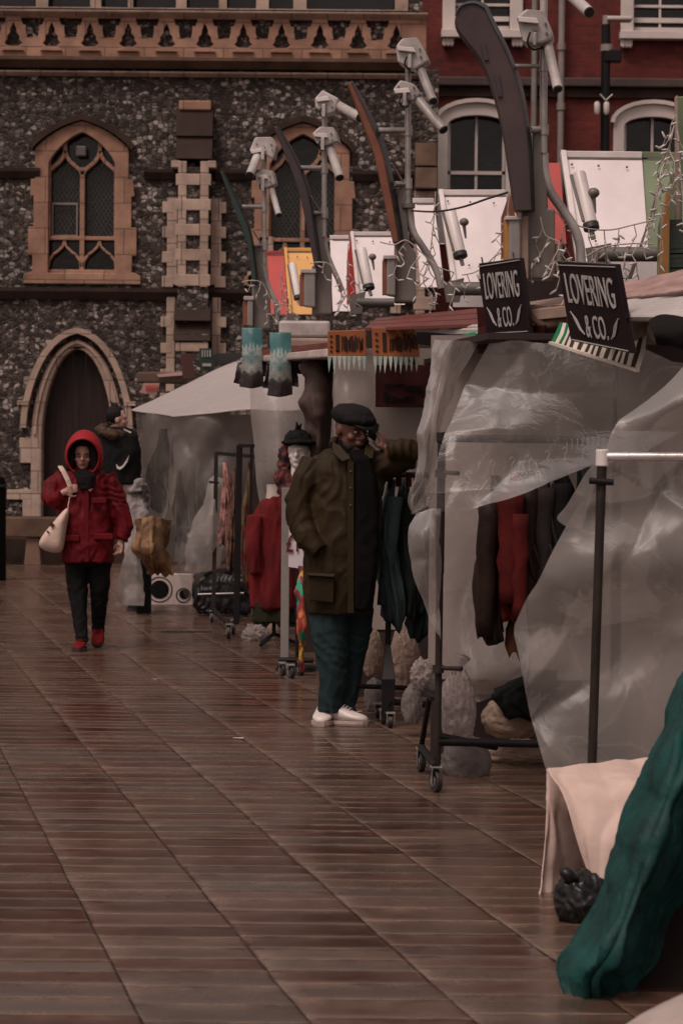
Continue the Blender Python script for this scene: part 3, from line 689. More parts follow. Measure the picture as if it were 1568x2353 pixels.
masts = [
 dict(d=12.0, L=[(1046, 42), (1056, 72), (1104, 135), (1134, 210), (1156, 300), (1171, 400), (1184, 482)],
      R=[(1112, 18), (1126, 48), (1164, 125), (1191, 200), (1208, 300), (1215, 385), (1219, 482)], top=[(1052, 20), (1070, 9), (1092, 8)], rim=9, mat=PURP,
      pole=(1248, -60, 352, 9), struts=[(1176, 1240, 152, 5), (1216, 1240, 298, 8)],
      tube=[(1248, 352), (1250, 395), (1262, 438), (1290, 480), (1316, 520), (1330, 560), (1334, 610)], tr=11,
      col=[(1224, 300), (1254, 300), (1256, 480), (1274, 480), (1274, 640), (1196, 640), (1196, 484), (1222, 484)],
      boxes=[([(1185, 38), (1206, 20), (1248, 24), (1270, 78), (1266, 92), (1240, 100), (1200, 96)], 0.16), ], lamps=[((1256, 96), (1280, 204), 11), ((1300, -20), (1352, 28), 13)], jb=(1160, 1195, 500, 610)),
 dict(d=15.2, L=[(799, 192), (815, 235), (832, 280), (858, 350), (878, 440), (891, 500), (903, 556)],
      R=[(806, 186), (830, 235), (852, 285), (878, 350), (896, 440), (907, 500), (915, 556)], top=[], rim=12, mat=RUST,
      pole=(937, 90, 472, 7), struts=[(868, 930, 300, 7), (906, 930, 422, 6)],
      tube=[(938, 472), (941, 500), (950, 535), (967, 562), (985, 590), (1003, 625), (1012, 662)], tr=8,
      col=[(909, 430), (931, 430), (938, 560), (955, 580), (955, 694), (906, 694), (906, 556), (918, 548)],
      boxes=[([(908, 106), (922, 88), (958, 85), (978, 122), (984, 140), (950, 160), (912, 142)], 0.16), ([(901, 205), (918, 183), (950, 192), (968, 216), (948, 232), (912, 220)], 0.14)],
      lamps=[((962, 152), (994, 232), 10), ((950, 218), (1018, 298), 11)], jb=(880, 908, 590, 680)),
 dict(d=18.3, L=[(629, 292), (648, 338), (667, 385), (686, 440), (700, 500), (712, 560), (722, 612)],
      R=[(638, 290), (662, 332), (684, 378), (704, 430), (716, 490), (725, 560), (733, 612)], top=[], rim=7, mat=DPUR,
      pole=(745, 240, 545, 6), struts=[(688, 740, 386, 6), (718, 740, 489, 5)],
      tube=[(745, 545), (748, 565), (753, 588), (765, 618), (775, 640), (786, 668)], tr=6,
      col=[(718, 490), (740, 490), (746, 560), (762, 618), (762, 722), (716, 722), (716, 610), (732, 605)],
      boxes=[([(722, 226), (740, 206), (778, 226), (770, 256), (748, 262), (724, 248)], 0.15), ([(716, 306), (734, 290), (766, 292), (778, 326), (748, 334), (726, 330)], 0.14)],
      lamps=[((772, 240), (826, 270), 11), ((757, 338), (780, 408), 10)], jb=(690, 724, 622, 706)),
 dict(d=21.4, L=[(506, 394), (517, 425), (531, 460), (545, 498), (562, 540), (573, 590), (578, 650)],
      R=[(512, 392), (526, 422), (542, 455), (557, 490), (573, 530), (583, 590), (589, 650)], top=[], rim=4, mat=TEALD,
      pole=(608, 350, 606, 5), struts=[(556, 604, 475, 5), (583, 604, 563, 4)],
      tube=[(606, 600), (606, 616), (612, 645), (624, 675), (635, 702), (636, 745)], tr=6,
      col=[(583, 562), (604, 562), (606, 640), (620, 680), (620, 756), (582, 756), (578, 652), (588, 646)],
      boxes=[([(572, 346), (585, 315), (624, 314), (635, 334), (628, 366), (600, 350)], 0.14), ([(586, 400), (600, 388), (626, 392), (633, 424), (610, 432), (590, 424)], 0.12)],
      lamps=[((596, 346), (574, 402), 10), ((622, 428), (640, 494), 7)], jb=(560, 581, 684, 750)),
]
mlab = ['tall lighting mast with a faded purple curved fin, nearest and highest of the row',
        'lighting mast with a rust orange curved fin and two floodlights',
        'lighting mast with a dark plum curved fin in front of the second church window',
        'lighting mast with a dark green curved fin, farthest along the row']
for i, q in enumerate(masts):
    d = q['d']; k = ppm(d)
    t = thing('lighting_mast', mlab[i], 'mast', GX(sum(p[0] for p in q['col']) / len(q['col']), d), 'curved lighting masts along the stall row')
    MB().hexa([V(x, y, d + .04) for x, y in q['col']], (0, 0.16, 0)).build('column', COLM, t, bevel=0.01)
    lx = q['col'][5][0]
    if i == 0: MB().hexa([V(x, y, d + .0) for x, y in [(1186, 500), (1212, 496), (1212, 640), (1186, 640)]], (0, 0.1, 0)).build('panel', CRM, t)
    face = q['L'] + [(x, y) for x, y in reversed(q['R'])] + list(reversed(q['top']))
    Ls, Rs = catmull([Vector(p) for p in q['L']], 4), catmull([Vector(p) for p in q['R']], 4)
    Tp = catmull([Vector(q['L'][0])] + [Vector(p) for p in q['top']] + [Vector(q['R'][0])], 4) if q['top'] else [Vector(q['L'][0]), Vector(q['R'][0])]
    poly = [tuple(p) for p in Ls] + [tuple(p) for p in reversed(Rs)] + [tuple(p) for p in reversed(Tp[1:-1])]
    fin = MB().hexa([V(x, y, d - 0.09) for x, y in poly], (0, 0.12, 0)).build('fin', q['mat'], t, bevel=0.004)
    rm = MB(); e = q['rim']; path = [Vector(p) for p in (Tp[2:-1] if q['top'] else [])] + Rs
    n = len(path)
    out = []
    for j, p in enumerate(path):
        tt = (path[min(j + 1, n - 1)] - path[max(j - 1, 0)]).normalized(); nn = Vector((tt.y, -tt.x)); 
        out.append(p + nn * e * min(1, 0.25 + j / n * 2))
    for j in range(n - 1):
        rm.hexa([V(*path[j], d - 0.1), V(*path[j + 1], d - 0.1), V(*out[j + 1], d + .02), V(*out[j], d + .02)], (0, 0.06, 0))
    rm.build('edge_strip', BLK, fin)
    if i == 0:
        sl = MB()
        for (a, b, c, dd2) in ((1108, 100, 1117, 138), (1140, 172, 1148, 222)):
            sl.bar(V(a, b, d - 0.097), V(c, dd2, d - 0.097), 0.022, 0.006, up=(0, 1, 0))
        sl.build('slot', DPUR, fin)
    x, ya, yb_, r = q['pole']
    pl = MB().tube([V(x, ya, d + .05), V(x - 1, yb_, d + .05)], r / k, 14).build('pole', GALV, t, smooth='auto')
    m = MB()
    for (xa, xb, y, r2) in q['struts']:
        MB().tube([V(xa, y, d - 0.0), V(xb, y, d + .05)], r2 / k, 12).build('strut', GALV, t, smooth='auto')
        m.tube([V(x, y - 12, d + .05), V(x, y + 12, d + .05)], (r + 2.5) / k, 14)
        m.tube([V(xb - 62 * 12 / d / 1.5, y - 60 * 12 / d, d - .05), V(xb - 4, y - 3, d + .03)], 0.006, 6) if y > 290 and i > 0 and (xa, xb) == q['struts'][1][:2] else None
    m.build('clamp', GALV, pl, smooth='auto')
    MB().tube(catmull([V(*p, d + .06) for p in q['tube']], 5), q['tr'] / k, 12).build('curved_tube', GALV, t, smooth='auto')
    if i == 1: MB().tube([V(937, 468, d + .05), V(937, 478, d + .05)], 16 / k, 14).build('flange', COLM, t, smooth='auto')
    for (pts, dep) in q['boxes']:
        b = MB().hexa([V(px, py, d - .08) for px, py in pts], (0.02, dep, 0.0)).build('floodlight_box', LGT, t, bevel=0.012)
        cx = sum(p[0] for p in pts) / len(pts); cy = sum(p[1] for p in pts) / len(pts)
        MB().tube([V(cx - 3, cy + 2, d - .10), V(cx - 3, cy + 2, d - .07)], 5 / k, 10).build('knob', COLM, b)
        MB().box(V(cx - 4, cy + 22 * 14 / d, d - .10), (8 / k, 0.02, 30 / k)).build('bracket', LGT, b, bevel=0.004)
        ex = max(p[0] for p in pts); ey = [p[1] for p in pts if p[0] == ex][0]; bx = min(p[0] for p in pts); by = [p[1] for p in pts if p[0] == bx][0]
        MB().hexa([V(bx + 2, by - 1, d - .105), V(bx + (ex - bx) * .55, by + (ey - by) * .3 - 9 * 12 / d, d - .105), V(bx + (ex - bx) * .62, by + (ey - by) * .3 + 4, d - .105), V(bx + 6, by + 12 * 12 / d, d - .105)], (0, .02, 0)).build('front_plate', WHR, b, bevel=.003)
        MB().tube(catmull([V(cx - 14 * 12 / d, cy + 10, d - .1), V(cx - 20 * 12 / d, cy + 34 * 12 / d, d - .08), V(cx - 6, cy + 50 * 12 / d, d - .04), V(x, cy + 44 * 12 / d, d)], 5), .005, 6).build('cable', DKM, b)
        for (u, v_) in ((-.28, -.3), (.25, -.25), (.28, .3)): MB().tube([V(cx + u * (ex - bx), cy + v_ * 40 * 12 / d, d - .095), V(cx + u * (ex - bx), cy + v_ * 40 * 12 / d, d - .075)], .006, 6).build('bolt', COLM, b)
    for (a, b, r3) in q['lamps']:
        A_, B_ = V(*a, d - .02), V(*b, d - .22)
        lm = MB().tube([A_, A_.lerp(B_, 0.03), A_.lerp(B_, 0.97), B_], [r3 / k * .92, r3 / k, r3 / k, r3 / k * 1.04], 18).build('lamp_tube', LGT if i != 1 else GALV, t, smooth='auto')
        MB().tube([B_ + (B_ - A_).normalized() * -0.004, B_ + (B_ - A_).normalized() * 0.006], r3 / k * .9, 18).build('lens', DKM, lm)
    xa, xb, ya, yb_ = q['jb']
    j = MB().hexa([V(xa + 8, ya, d - .02), V(xb, ya, d - .02), V(xb, yb_, d - .02), V(xa + 8, yb_ - 3, d - .02)], (0, .12, 0)).build('junction_box', BOXM, t, bevel=0.008)
    MB().hexa([V(xa - 2, ya + 8, d + .0), V(xa + 10, ya + 8, d + .0), V(xa + 10, yb_ - 4, d + .0), V(xa - 2, yb_ - 4, d + .0)], (0, .1, 0)).build('side_cover', RUST if i else ORP, j)
    MB().hexa([V(xa, ya - 4, d - .03), V(xb + 2, ya - 4, d - .03), V(xb + 2, ya + 5, d - .03), V(xa, ya + 5, d - .03)], (0, .13, 0)).build('lid', LGT, j, bevel=0.004)

# stalls -------------------------------------------------------------
def roofpanel(par, quad, d0, mat, rim=WHR, bolts=True, lean=0.5, rimw=10, lip=True):
    """pitched roof sheet: quad TL TR BR BL, top edge further away"""
    ds = [d0 + lean, d0 + lean, d0, d0]
    o = vq(quad, ds, (0, 0.04, 0)).build('roof_panel', mat, par, bevel=0.004)
    m = MB(); TL, TR, BR, BL = [V(x, y, q - .025) for (x, y), q in zip(quad, ds)]
    kk = rimw / ppm(d0)
    m.bar(TL + Vector((0, 0, -kk / 2)), TR + Vector((0, 0, -kk / 2)), kk, kk * 1.2)
    if lip: m.bar(TL + Vector((kk / 2, 0, 0)), BL + Vector((kk / 2, 0, 0)), kk, kk)
    m.build('rim', rim, o, bevel=0.004)
    m = MB(); m.bar(TL + Vector((kk, -.01, -kk * 1.25)), TR + Vector((0, -.01, -kk * 1.25)), kk * .25, kk * .5); m.build('drip_groove', COLM, o)
    if bolts:
        b = MB()
        for u, v in ((.12, .12), (.45, .13), (.8, .14), (.3, .82), (.6, .8)):
            p = TL.lerp(TR, u).lerp(BL.lerp(BR, u), v) + Vector((0, .0, 0)); b.ell(p, (.007, .007, .007), n=6, m=4)
        b.build('bolt', COLM, o)
    return o
def stay(par, a, b, r, knob, d):
    A_, B_ = V(*a, d), V(*b, d - .1); k = ppm(d)
    s_ = MB().tube([A_, A_.lerp(B_, .04), B_], [r / k * .9, r / k, r / k], 16).build('gas_stay', WHR, par, smooth='auto')
    MB().tube([B_ - (B_ - A_).normalized() * .01, B_ + (B_ - A_).normalized() * .02], r / k * 1.15, 18).build('end_cap', DKM, s_, smooth='auto')
    MB().tube([A_ + Vector((-r / k * 1.1, -.01, -.01)), B_ + Vector((-r / k * 1.1, -.01, 0.02))], 0.009, 6).build('spring', COLM, s_)
    MB().tube([B_ + Vector((0, .02, 0)), V(b[0] + 6, b[1] + 34 * 12 / d, d - .1)], 0.013, 8).build('rod', GALV, s_)
    if knob:
        kb = MB().ell(V(knob[0], knob[1], d - .06), (knob[2] / k, knob[2] / k, knob[2] / k * .85)).build('vent_cap', COLM, par, smooth=True)
        MB().tube([V(knob[0], knob[1] + knob[2] * .7, d - .05), V(knob[0] + 4, knob[1] + knob[2] * 3.4, d - .04)], [knob[2] / k * .4, 0.006], 8).build('stem', GALV, kb)

def stall(label): return thing('market_stall', label, 'stall', group='market stalls in a row')
st1 = stall('nearest market stall, with white and sage green roof sheets, hung with clear plastic'); st1.location = GX(1250, 11.5)
st2 = stall('market stall with white roof sheets and red slatted eaves beside the man in the cap'); st2.location = GX(950, 15)
st3 = stall('market stall with narrow white roof sheets and a long pale eaves beam'); st3.location = GX(760, 18.3)
st4 = stall('farthest market stall, with yellow and red roof sheets'); st4.location = GX(620, 22)

roofpanel(st1, [(1286, 348), (1473, 350), (1490, 600), (1322, 600)], 13.6, WHM, rimw=13)
roofpanel(st1, [(1473, 350), (1620, 352), (1640, 600), (1488, 600)], 13.62, GRN, rim=GRN, bolts=False, rimw=13, lip=False)
vq([(1253, 374), (1284, 374), (1300, 560), (1262, 560)], [14.6, 14.6, 14.3, 14.3]).build('side_sheet', REDP, st1)
vq([(1500, 480), (1512, 420), (1484, 520), (1440, 640), (1450, 640)], 13.2).build('brace', COLM, st1)
vq([(1308, 600), (1520, 600), (1520, 700), (1300, 700)], 13.4).build('roof_panel', WHM, st1)
stay(st1, (1328, 398), (1356, 518), 16, (1362, 443, 14), 13.1)
roofpanel(st2, [(1006, 437), (1160, 437), (1190, 648), (1036, 648)], 16.6, WHM, rimw=11)
roofpanel(st2, [(947, 456), (996, 456), (1020, 660), (966, 660)], 17.4, WHM, bolts=False, rimw=10, lip=False)
vq([(1150, 500), (1180, 410), (1190, 420), (1200, 640), (1150, 640)], 16.3).build('side_sheet', RUST, st2)
vq([(1040, 650), (1180, 650), (1180, 705), (1040, 705)], 16.3).build('roof_panel', WHM, st2)
stay(st2, (1032, 484), (1056, 584), 14, (1065, 510, 11), 16.1)
roofpanel(st3, [(804, 533), (915, 533), (930, 700), (820, 700)], 19.6, WHM, rimw=8)
roofpanel(st3, [(757, 541), (801, 541), (812, 715), (764, 715)], 20.6, WHM, bolts=False, rimw=8, lip=False)
vq([(796, 600), (806, 545), (818, 690), (796, 700)], 19.5).build('side_sheet', REDP, st3)
stay(st3, (829, 572), (846, 658), 12, (855, 590, 9), 19.2)
roofpanel(st4, [(652, 570), (716, 570), (735, 722), (664, 722)], 23.0, YEL, rim=YEL, rimw=7)
roofpanel(st4, [(613, 577), (652, 577), (662, 722), (622, 722)], 24.2, REDP, rim=REDP, bolts=False, rimw=7, lip=False)
stay(st4, (671, 606), (684, 682), 9, None, 22.7)
# round pipes under the roofs, lower eaves
for st, a, b, r, d in ((st1, (1372, 584), (1510, 584), 17, 12.9), (st2, (1040, 664), (1185, 664), 15, 16.0), (st3, (818, 695), (905, 695), 10, 19.0), (st4, (660, 745), (725, 745), 9, 22.4)):
    MB().tube([V(*a, d), V(*b, d)], r / ppm(d), 16).build('pipe', pm('grey_green_pipe', (0.14, 0.125, 0.115), rough=0.4), st, smooth='auto')
    vq([(a[0] - 30 * 12 / d, a[1] - 14), (a[0] + 34 * 12 / d, a[1] - 26), (a[0] + 20 * 12 / d, a[1] + 40 * 12 / d), (a[0] - 20 * 12 / d, a[1] + 40 * 12 / d)], d + .1).build('bracket', COLM, st)
def eave(st, quad, ds, mat, thick=0.04, name='eaves'):
    return vq(quad, ds, (0, 0, -thick)).build(name, mat, st, bevel=0.004)
def slats(st, a0, a1, b0, b1, ds, n, mat, gap, name):
    """n boards between edge a (far) and edge b (near)"""
    A0, A1, B0, B1 = [V(*p, q) for p, q in zip((a0, a1, b0, b1), ds)]
    for i in range(n):
        t0, t1 = i / n, (i + gap) / n
        MB().hexa([A0.lerp(B0, t0), A1.lerp(B1, t0), A1.lerp(B1, t1), A0.lerp(B0, t1)], (0, 0.0, -0.02)).build(name, mat, st, bevel=0.003)
CORR = pm('pale_corrugated_sheet', (0.52, 0.47, 0.45), (0.40, 0.36, 0.34), rough=0.35, scale=3)
# stall 1 eaves at the right edge
m = MB(); A0, A1, B0, B1 = V(1432, 690, 11.0), V(1700, 640, 10.0), V(1444, 728, 10.4), V(1700, 728, 9.4)
nn = 9 * 6
rings = []
for i in range(nn + 1):
    t = i / nn; z = 0.012 * math.sin(i / 6 * 2 * PI)
    rings.append((A0.lerp(B0, t) + Vector((0, 0, z)), A1.lerp(B1, t) + Vector((0, 0, z))))
m.add([p for r in rings for p in r] + [p + Vector((0, 0, -.01)) for r in rings for p in r], [(2 * i, 2 * i + 1, 2 * i + 3, 2 * i + 2) for i in range(nn)] + [(2 * i + 2 * nn + 2, 2 * i + 2 * nn + 4, 2 * i + 2 * nn + 5, 2 * i + 2 * nn + 3) for i in range(nn)])
m.build('corrugated_eaves', CORR, st1, smooth=True)
sheet('rolled_awning', [[V(1420, 656, 11.4), V(1500, 640, 11), V(1700, 595, 10)], [V(1424, 672, 11.1), V(1500, 660, 10.8), V(1700, 620, 9.8)], [V(1430, 690, 11.0), V(1500, 682, 10.6), V(1700, 652, 9.7)]], pm('dusty_pink_canvas', (0.40, 0.27, 0.25), (0.24, 0.15, 0.13), rough=0.7, scale=4, stretch=(1, 1, 12)), st1, amp=0.01, sc=5, thick=0.02)
MB().tube([V(1400, 752, 10.75), V(1505, 758, 10.65), V(1512, 758, 10.6)], [36 / 590, 36 / 600, 30 / 600], 20).build('awning_roller', pm('beige_roller', (0.26, 0.20, 0.17), (0.17, 0.13, 0.11), rough=0.6, stretch=(1, 6, 6)), st1, smooth='auto')
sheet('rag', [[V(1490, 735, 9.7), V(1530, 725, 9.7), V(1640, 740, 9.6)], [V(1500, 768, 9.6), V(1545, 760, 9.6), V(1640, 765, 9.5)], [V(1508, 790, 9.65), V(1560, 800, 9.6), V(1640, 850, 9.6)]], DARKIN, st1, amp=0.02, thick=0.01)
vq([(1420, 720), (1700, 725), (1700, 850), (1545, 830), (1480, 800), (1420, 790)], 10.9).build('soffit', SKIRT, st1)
eave(st1, [(1206, 694), (1300, 680), (1330, 700), (1215, 712)], [12.6, 12.4, 11.8, 12.0], CRM, 0.05, 'cream_beam')
sheet('rag', [[V(1212, 700, 12.0), V(1250, 702, 12.0), V(1300, 700, 11.9)], [V(1222, 735, 11.95), V(1250, 748, 11.95), V(1296, 740, 11.9)], [V(1240, 760, 12), V(1262, 765, 12), V(1290, 770, 12)]], pm('brown_rag', (0.10, 0.06, 0.045), rough=0.9), st1, amp=0.03, sc=6, thick=0.01)
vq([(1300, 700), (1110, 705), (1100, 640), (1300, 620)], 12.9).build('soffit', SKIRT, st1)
# stall 2
slats(st2, (864, 730), (1094, 708), (836, 754), (1097, 745), [16.0, 13.4, 15.4, 12.9], 3, REDSL, 0.84, 'slat')
slats(st2, (930, 752), (1096, 744), (958, 764), (1097, 760), [15.2, 12.9, 14.8, 12.7], 2, CORR, 0.7, 'slat')
vq([(1050, 772), (1098, 760), (1098, 778), (1075, 778)], 12.8).build('green_trim', pm('bright_green_paint', (0.02, 0.25, 0.12), rough=0.5), st2)
vq([(955, 762), (1010, 765), (1098, 776), (1098, 800), (1040, 800), (960, 790)], 13.4).build('soffit', DARKIN, st2)  # black board painting in the shaded underside of the eaves
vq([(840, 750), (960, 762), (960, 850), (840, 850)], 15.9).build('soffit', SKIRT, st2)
# stall 3 long pale eaves beam
P4 = [V(550, 822, 21.0), V(752, 800, 16.6), V(752, 820, 16.5), V(553, 834, 20.9)]
MB().hexa(P4, (0.25, 0.1, 0)).build('eaves_beam', pm('pale_beam_paint', (0.52, 0.44, 0.41), (0.30, 0.23, 0.20), rough=0.4, scale=4), st3, bevel=0.01)
P4 = [V(600, 803, 21.0), V(860, 775, 16.8), V(862, 800, 16.7), V(600, 818, 20.9)]
MB().hexa(P4, (0.0, 0.1, 0)).build('slat', REDSL, st3)
MB().box(V(700, 758, 20.5), (.4, .3, .13)).build('cabinet', LGT, st3, bevel=.02)
MB().box(V(698, 790, 20.2), (.5, .3, .08)).build('cabinet', CRM, st3, bevel=.02)
# walls of the stalls facing the camera
def wall(st, x0, x1, y0, y1, d, mat, name='wall_panel', th=0.04):
    a, b = V(x0, y0, d), V(x1, y0, d); z1 = V(x0, y1, d).z
    MB().hexa([a, b, Vector((b.x, d, z1)), Vector((a.x, d, z1))], (0, th, 0)).build(name, mat, st)
def vs0(rows, d): return [[V(p[0], p[1], d) for p in r] for r in rows]
def wall_sk(st, x0, x1, y0, d, ysk):
    wall(st, x0, x1, y0, ysk, d, GRW); a = V(x0, ysk, d); b = V(x1, ysk, d)
    MB().hexa([Vector((a.x, d + .01, a.z)), Vector((b.x, d + .01, a.z)), Vector((b.x, d + .01, 0)), Vector((a.x, d + .01, 0))], (0, .05, 0)).build('skirting', SKIRT, st)
wall_sk(st1, 990, 1900, 770, 12.75, 1560)
wall_sk(st2, 768, 1300, 800, 15.9, 1445)
wall_sk(st3, 700, 900, 830, 19.6, 1330)
wall(st4, 326, 700, 952, 1290, 26.6, pm('dim_grey_backcloth', (.10, .08, .072), rough=.8))
sheet('backcloth', vs0([[(590, 1175), (700, 1175)], [(592, 1300), (700, 1300)], [(594, 1440), (700, 1440)]], 21.8), SKIRT, st4, amp=.03, thick=.01)
# roof decks added to keep the daylight off the stalls
for st, da, db, xa, z in ((st1, 11.75, 12.75, .1, 1.985), (st2, 13.3, 15.9, .62, 2.03), (st3, 16.6, 19.6, .5, 2.10)):
    X = lambda d: .414 - .164 * (d - 11.5) + xa + .18
    MB().hexa([Vector((X(da), da, z)), Vector((X(da) + 3.2, da, z)), Vector((X(db) + 3.2, db, z)), Vector((X(db), db, z))], (0, 0, .03)).build('shading_roof_deck', SKIRT, st)
# front roofs (so no gaps look through)
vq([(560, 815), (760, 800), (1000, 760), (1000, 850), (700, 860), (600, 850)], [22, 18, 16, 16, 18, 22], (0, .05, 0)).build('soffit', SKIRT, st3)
# posts
for st, x, y0, d, w_, mat in ((st3, 655, 1120, 17.6, .055, BOXM), (st1, 1408, 790, 12.4, .02, DKM)):
    a = V(x, y0, d); g = GX(x, d); MB().box(((a.x + g.x) / 2, d, a.z / 2), (w_, w_, a.z)).build('post', mat, st, bevel=0.004)
# board with louvres at the right edge
lb = thing('louvred_board', 'tall sage green board with orange post and dark louvres at the right edge', 'board', GX(1540, 12.6))
vq([(1552, 222), (1660, 215), (1660, 660), (1560, 660)], 12.7).build('board', GRN, lb, bevel=.005)
vq([(1510, 520), (1540, 400), (1552, 330), (1562, 330), (1552, 660), (1508, 660)], 12.72).build('side_board', GRN, lb, bevel=.005)
vq([(1549, 222), (1556, 218), (1562, 660), (1552, 660)], 12.6).build('edge_post', CRM, lb, bevel=.004)
vq([(1512, 640), (1519, 520), (1529, 440), (1538, 440), (1534, 640)], 12.55, (0, .06, 0)).build('orange_post', ORP, lb, bevel=.005)
for i in range(13): MB().bar(V(1537, 512 + i * 11, 12.6), V(1660, 508 + i * 11, 12.6), 0.018, 0.03).build('louvre', DGRN, lb)
# boards
MARB = thing('notice_board', 'dark maroon menu board hung on the grey stall wall', 'sign', V(920, 935, 15.7))
vq([(862, 838), (990, 838), (980, 936), (862, 935)], 15.75).build('board', MAR, MARB, bevel=.005)
tx = pm('black_lettering', (0.01, 0.007, 0.007), rough=0.8)
m = MB()
for (x, y, w_, h) in ((885, 912, 8, 22), (900, 916, 14, 14), (922, 918, 26, 8), (950, 892, 40, 12), (905, 885, 50, 6), (940, 914, 20, 6)): m.box(V(x, y, 15.735), (w_ / 390, .006, h / 390))
m.build('lettering', tx, MARB)
sheet('maroon_valance', [[V(1096, 752, 12.3), V(1180, 750, 12.1), V(1256, 745, 11.9)], [V(1096, 785, 12.3), V(1170, 785, 12.15), V(1250, 780, 11.95)], [V(1098, 812, 12.32), V(1170, 812, 12.1), V(1240, 810, 12)]], MAR, None, amp=0.012, thick=0.006,
      label='plain maroon cloth valance hanging under the left black shop sign', cat='valance')
# striped valance
def striped():
    m = bpy.data.materials.new('striped_canvas'); m.use_nodes = True; nt = m.node_tree; b = nt.nodes['Principled BSDF']; L = nt.links.new
    at = N(nt, 'ShaderNodeVertexColor'); at.layer_name = 'stripe'; L(at.outputs[0], b.inputs['Base Color']); b.inputs['Roughness'].default_value = .8; return m
val = thing('striped_awning', 'green, brown and white striped awning flap under the right black shop sign', 'awning', V(1380, 855, 11.2))
n = 26; rows = []
top = [V(1285, 740, 11.4), V(1485, 770, 10.6)]; bot = [V(1262, 788, 11.3), V(1462, 852, 10.5)]
sg_w, sg_b, sg_g = MB(), MB(), MB()
cream = pm('cream_canvas', (0.60, 0.53, 0.46), (0.48, 0.42, 0.36), rough=.8); brn = pm('dark_brown_canvas', (0.045, 0.035, 0.022), rough=.8); grn = pm('green_canvas', (0.015, 0.16, 0.07), rough=.8)
for i in range(n):
    t0, t1 = i / n, (i + 1) / n; pts = []
    for t, (a, b) in ((t0, (0, 0)), (t1, (0, 0))):
        a_ = top[0].lerp(top[1], t); b_ = bot[0].lerp(bot[1], t); bulge = Vector((0.008 * math.sin(t * 20), -0.04 + 0.02 * math.sin(t * 9), -0.0))
        pts.append((a_, a_.lerp(b_, .5) + bulge, b_ + bulge * .6))
    m = sg_w if i % 2 else (sg_g if i < 4 else sg_b)
    for j in range(2): m.hexa([pts[0][j], pts[1][j], pts[1][j + 1], pts[0][j + 1]], (0, .006, 0))
for m, mt in ((sg_w, cream), (sg_b, brn), (sg_g, grn)): m.build('stripes', mt, val)
MB().bar(bot[0] + Vector((0, -.03, 0)), bot[1] + Vector((0, -.03, 0)), 0.016, 0.012).build('hem', cream, val)
# black shop signs
BOARD = pm('glossy_black_board', (0.004, 0.003, 0.004), (0.016, 0.007, 0.008), rough=0.25, spec=.18, scale=2.5, bump=0.02, bscale=2, rvar=.05, mix=(.4, .75))
CHALK = pm('grey_white_lettering', (0.34, 0.31, 0.30), (0.26, 0.24, 0.23), rough=0.6)
def shopsign(name, label, q, d0, d1, group):
    TL, TR, BR, BL = [V(x, y, dd) for (x, y), dd in zip(q, (d0, d1, d1 - .02, d0 - .02))]
    c = (TL + TR + BL + BR) / 4; t = thing(name, label, 'shop sign', c, group)
    ux = ((TR - TL) + (BR - BL)) / 2; W_ = ux.length; ux.normalize(); uy = ((TL - BL) + (TR - BR)) / 2; H_ = uy.length; uy.normalize()
    nrm = ux.cross(uy).normalized()
    MB().hexa([TL, TR, BR, BL], -nrm * 0.03).build('board', BOARD, t, bevel=0.004)
    f = nrm * 0.004
    m = MB(); P = lambda u, v: TL.lerp(TR, u).lerp(BL.lerp(BR, u), v) + f
    m.bar(P(.0, .045), P(1, .03), .006, .004); m.bar(P(.03, .975), P(.97, .975), .006, .004); m.build('border_line', CHALK, t)
    text('lettering', 'LOVERING', 1.0, P(.5, .33), ux, uy, CHALK, t, fit=(W_ * .80, H_ * .36))
    l = t.children[-1]
    text('lettering', '& CO.', 1.0, P(.5, .765), ux, uy, CHALK, t, fit=(W_ * .36, H_ * .27))
    m = MB()
    for s in (-1, 1):
        for k in range(3):
            path = [P(.5 + s * (.40 - k * .03 - .05 * 0), .62 + k * .03), P(.5 + s * (.37 - k * .03), .66 + k * .03), P(.5 + s * (.33 - k * .03), .75 + k * .03), P(.5 + s * (.28 - k * .03), .84 + k * .02)]
            m.tube(catmull(path, 3), 0.0028, 5)
    m.build('flourish', CHALK, t)
    hk = MB()
    for u in (.12, .88): hk.tube([P(u, .02), P(u, -.08) + Vector((0, .03, 0))], .004, 6)
    hk.build('hook', DKM, t)
    return t
SG = 'black LOVERING and CO shop signs'
shopsign('shop_sign', 'smaller black hanging sign reading LOVERING & CO., left of the pair', [(1098, 605), (1193, 592), (1216, 765), (1116, 770)], 12.1, 11.9, SG)
shopsign('shop_sign', 'larger black hanging sign reading LOVERING & CO., above the striped awning flap', [(1278, 600), (1412, 607), (1449, 812), (1309, 783)], 10.7, 10.4, SG)
